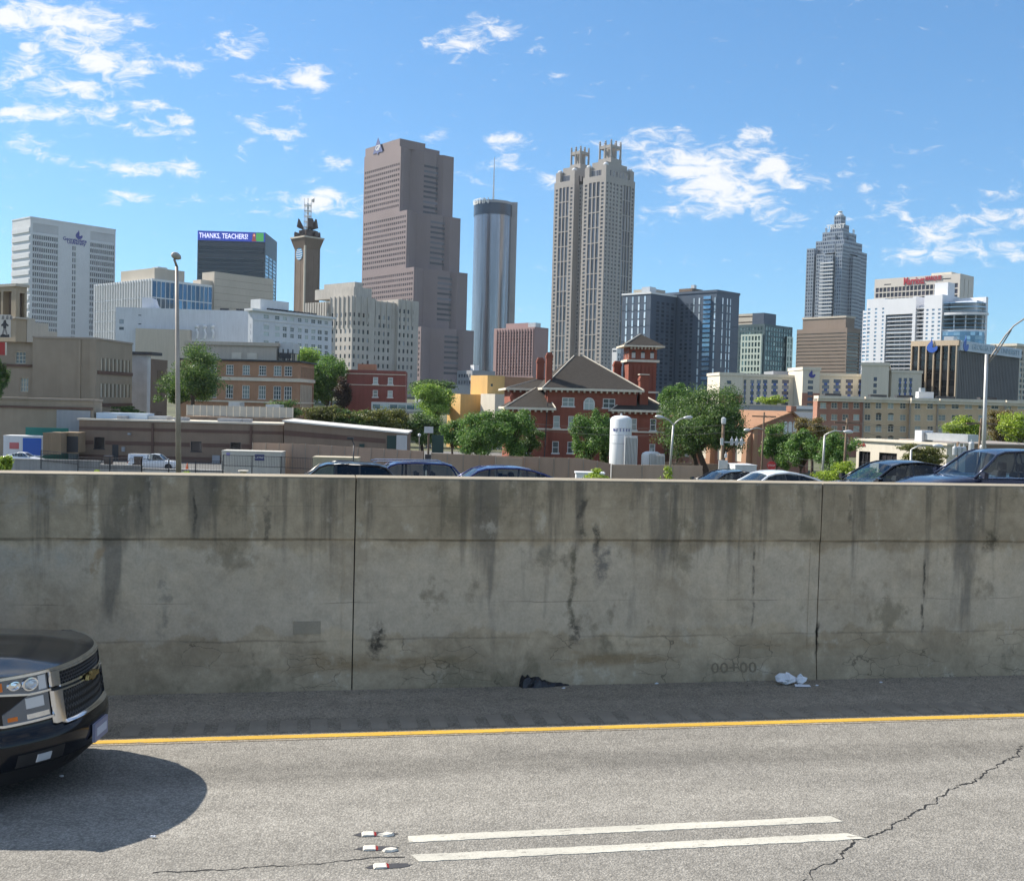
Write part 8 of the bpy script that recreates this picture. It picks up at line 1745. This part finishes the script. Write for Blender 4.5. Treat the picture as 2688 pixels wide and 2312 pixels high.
    for (g, z0, z1) in ((up_, .97, 1.088), (lo_, .67, .92)):                 # honeycomb bars
        b = MB(); nz = 4
        for j in range(nz + 1):
            for i in range(24):
                y = -.45 + .9 * (i + (.5 if j % 2 else 0)) / 24; z = z0 + (z1 - z0) * j / nz; dz = (z1 - z0) / nz * .6
                for (dy, e) in ((.019, dz), (-.019, dz)):
                    a, c = Vector((F(y, z) + .012, y, z)), Vector((F(y + dy, min(z + e, z1)) + .012, y + dy, min(z + e, z1)))
                    if z + .01 < z1: b.tube([a, c], .0055, 4, False)
        b.build('grille_mesh', paint('mesh_grey', (.05, .045, .042), .4), g, kind='stuff')
    patch('grille_bar', M_CHROME, -.46, .46, .945, .965, .034, 12, 1); patch('grille_bar', M_CHROME, -.46, .46, .912, .928, .04, 12, 1); patch('grille_slot', M_PL, -.54, .54, .929, .944, .02, 12, 1); patch('grille_lip', M_CHROME, -.47, .47, .645, .668, .045, 12, 1); patch('grille_top', M_CHROME, -.47, .47, 1.075, 1.093, .034, 12, 1)
    b = MB(); b.prism([(F(0, .93) + .075, y, z) for y, z in ((-.13, .915), (-.05, .915), (-.04, .895), (.04, .895), (.05, .915), (.13, .915), (.12, .955), (.05, .955), (.04, .975), (-.04, .975), (-.05, .955), (-.12, .955))], (-.03, 0, 0)); b.build('emblem', paint('emblem_gold', (.45, .32, .12), .25, .8), th)
    pl = MB(); pl.box(F(0, .46) + .004, F(0, .46) + .03, -.16, .16, .37, .53); po = pl.build('number_plate', M_PLATE, th); b = MB(); b.box(F(0, .46) + .0305, F(0, .46) + .034, -.12, .12, .415, .485); b.build('plate_field', paint('plate_pale', (.5, .52, .6), .5), po)
    # bonnet
    b = MB(); rs_ = []
    for j in range(13):
        f = j / 12; ring = []
        for i in range(21):
            y = -.96 + 1.92 * i / 20; xf = F(y, 1.116) + .005; x = xf + (-1.62 - xf) * f; z = 1.108 + .022 * f ** .7 * (1 - .25 * abs(y / .96) ** 3) + .018 * math.exp(-((abs(y) - .42) / .12) ** 2) * min(1, f * 3) + .058 * (1 - (y / .96) ** 2) * min(1, f * 3.5) ** .8; z += .008 * max(0, 1 - f * 8); ring.append((x, y, z))
        rs_.append(ring)
    b.rings(rs_, closed=False, cap=False); b.build('bonnet', K, th, True)
    # body sides with flared arches
    L = 5.6
    for s_ in (-1, 1):
        b = MB(); rs_ = []; N = 44
        for i in range(N + 1):
            x = -.44 - (L - .46) * i / N; fl = sum(.045 * math.exp(-((x - xw) / .42) ** 4) for xw in (-1.02, -4.2)); top = 1.095 + .02 * min(1, max(0, (-x - .5) / 1.1)) ** .7; e = .02 if i == 0 else 0
            lo = .36
            for xw in (-1.02, -4.2):
                q = .47 ** 2 - (x - xw) ** 2
                if q > 0: lo = max(lo, .40 + math.sqrt(q))
            zs = [lo, lo + (top - lo) * .25, lo + (top - lo) * .5, lo + (top - lo) * .75, top - .04, top]; ys = [.95 + fl, .985 + fl, 1.0 + fl * .8, .99 + fl * .4, .965, .94]; rs_.append([(x, s_ * y, z) for y, z in zip(ys, zs)])
        b.rings(rs_, closed=False, cap=False); b.build('fender_side', K, th, True)
        for xw in (-1.02, -4.2): wheel(th, xw, s_ * .85, .40, .27); q = MB(); q.box(xw - .5, xw + .5, s_ * .5, s_ * .66, .3, 1.0); q.build('wheel_well', M_DKMETAL, th)
        b = MB(); b.rings([[(-1.75 + x, s_ * (1.0 + y), 1.30 + z) for y, z in ((0, -.08), (.2, -.09), (.22, .1), (.02, .12))] for x in (0, .12)]); b.build('mirror', K, th)
    MB().box(-L + .02, -.6, -.9, .9, .34, .6).build('underbody', M_DKMETAL, th); MB().box(-L, -1.6, -.93, .93, .6, 1.2).build('cabin_tub', K, th); MB().box(-L - .03, -L + .25, -.95, .95, .4, .75).build('rear_bumper', K, th)
    greenhouse(th, [(-1.5, 1.18), (-2.0, 1.58), (-2.22, 1.75), (-2.5, 1.84), (-3.2, 1.88), (-4.6, 1.87), (-5.2, 1.84), (-5.4, 1.74), (-5.5, 1.5), (-5.58, 1.2)], 2, 2, 1.22, .93, .74, K, M_CGL, [-2.75, -3.75, -4.7], M_CGD)
near_suv()

# ------------------------------------------------------------------ thin city haze
HAZE_D = .00004
hz = MB(); hz.box(-1500, 1900, -60, 2000, -7.5, 420)
def m_haze():
    mm = bpy.data.materials.new('haze_air'); mm.use_nodes = True; N = mm.node_tree.nodes; N.clear()
    o = N.new('ShaderNodeOutputMaterial'); v = N.new('ShaderNodeVolumePrincipled'); v.inputs['Color'].default_value = (.80, .90, 1.0, 1); v.inputs['Density'].default_value = HAZE_D; v.inputs['Anisotropy'].default_value = .2
    mm.node_tree.links.new(v.outputs[0], o.inputs['Volume']); return mm
hz.build('haze', m_haze(), kind='stuff')
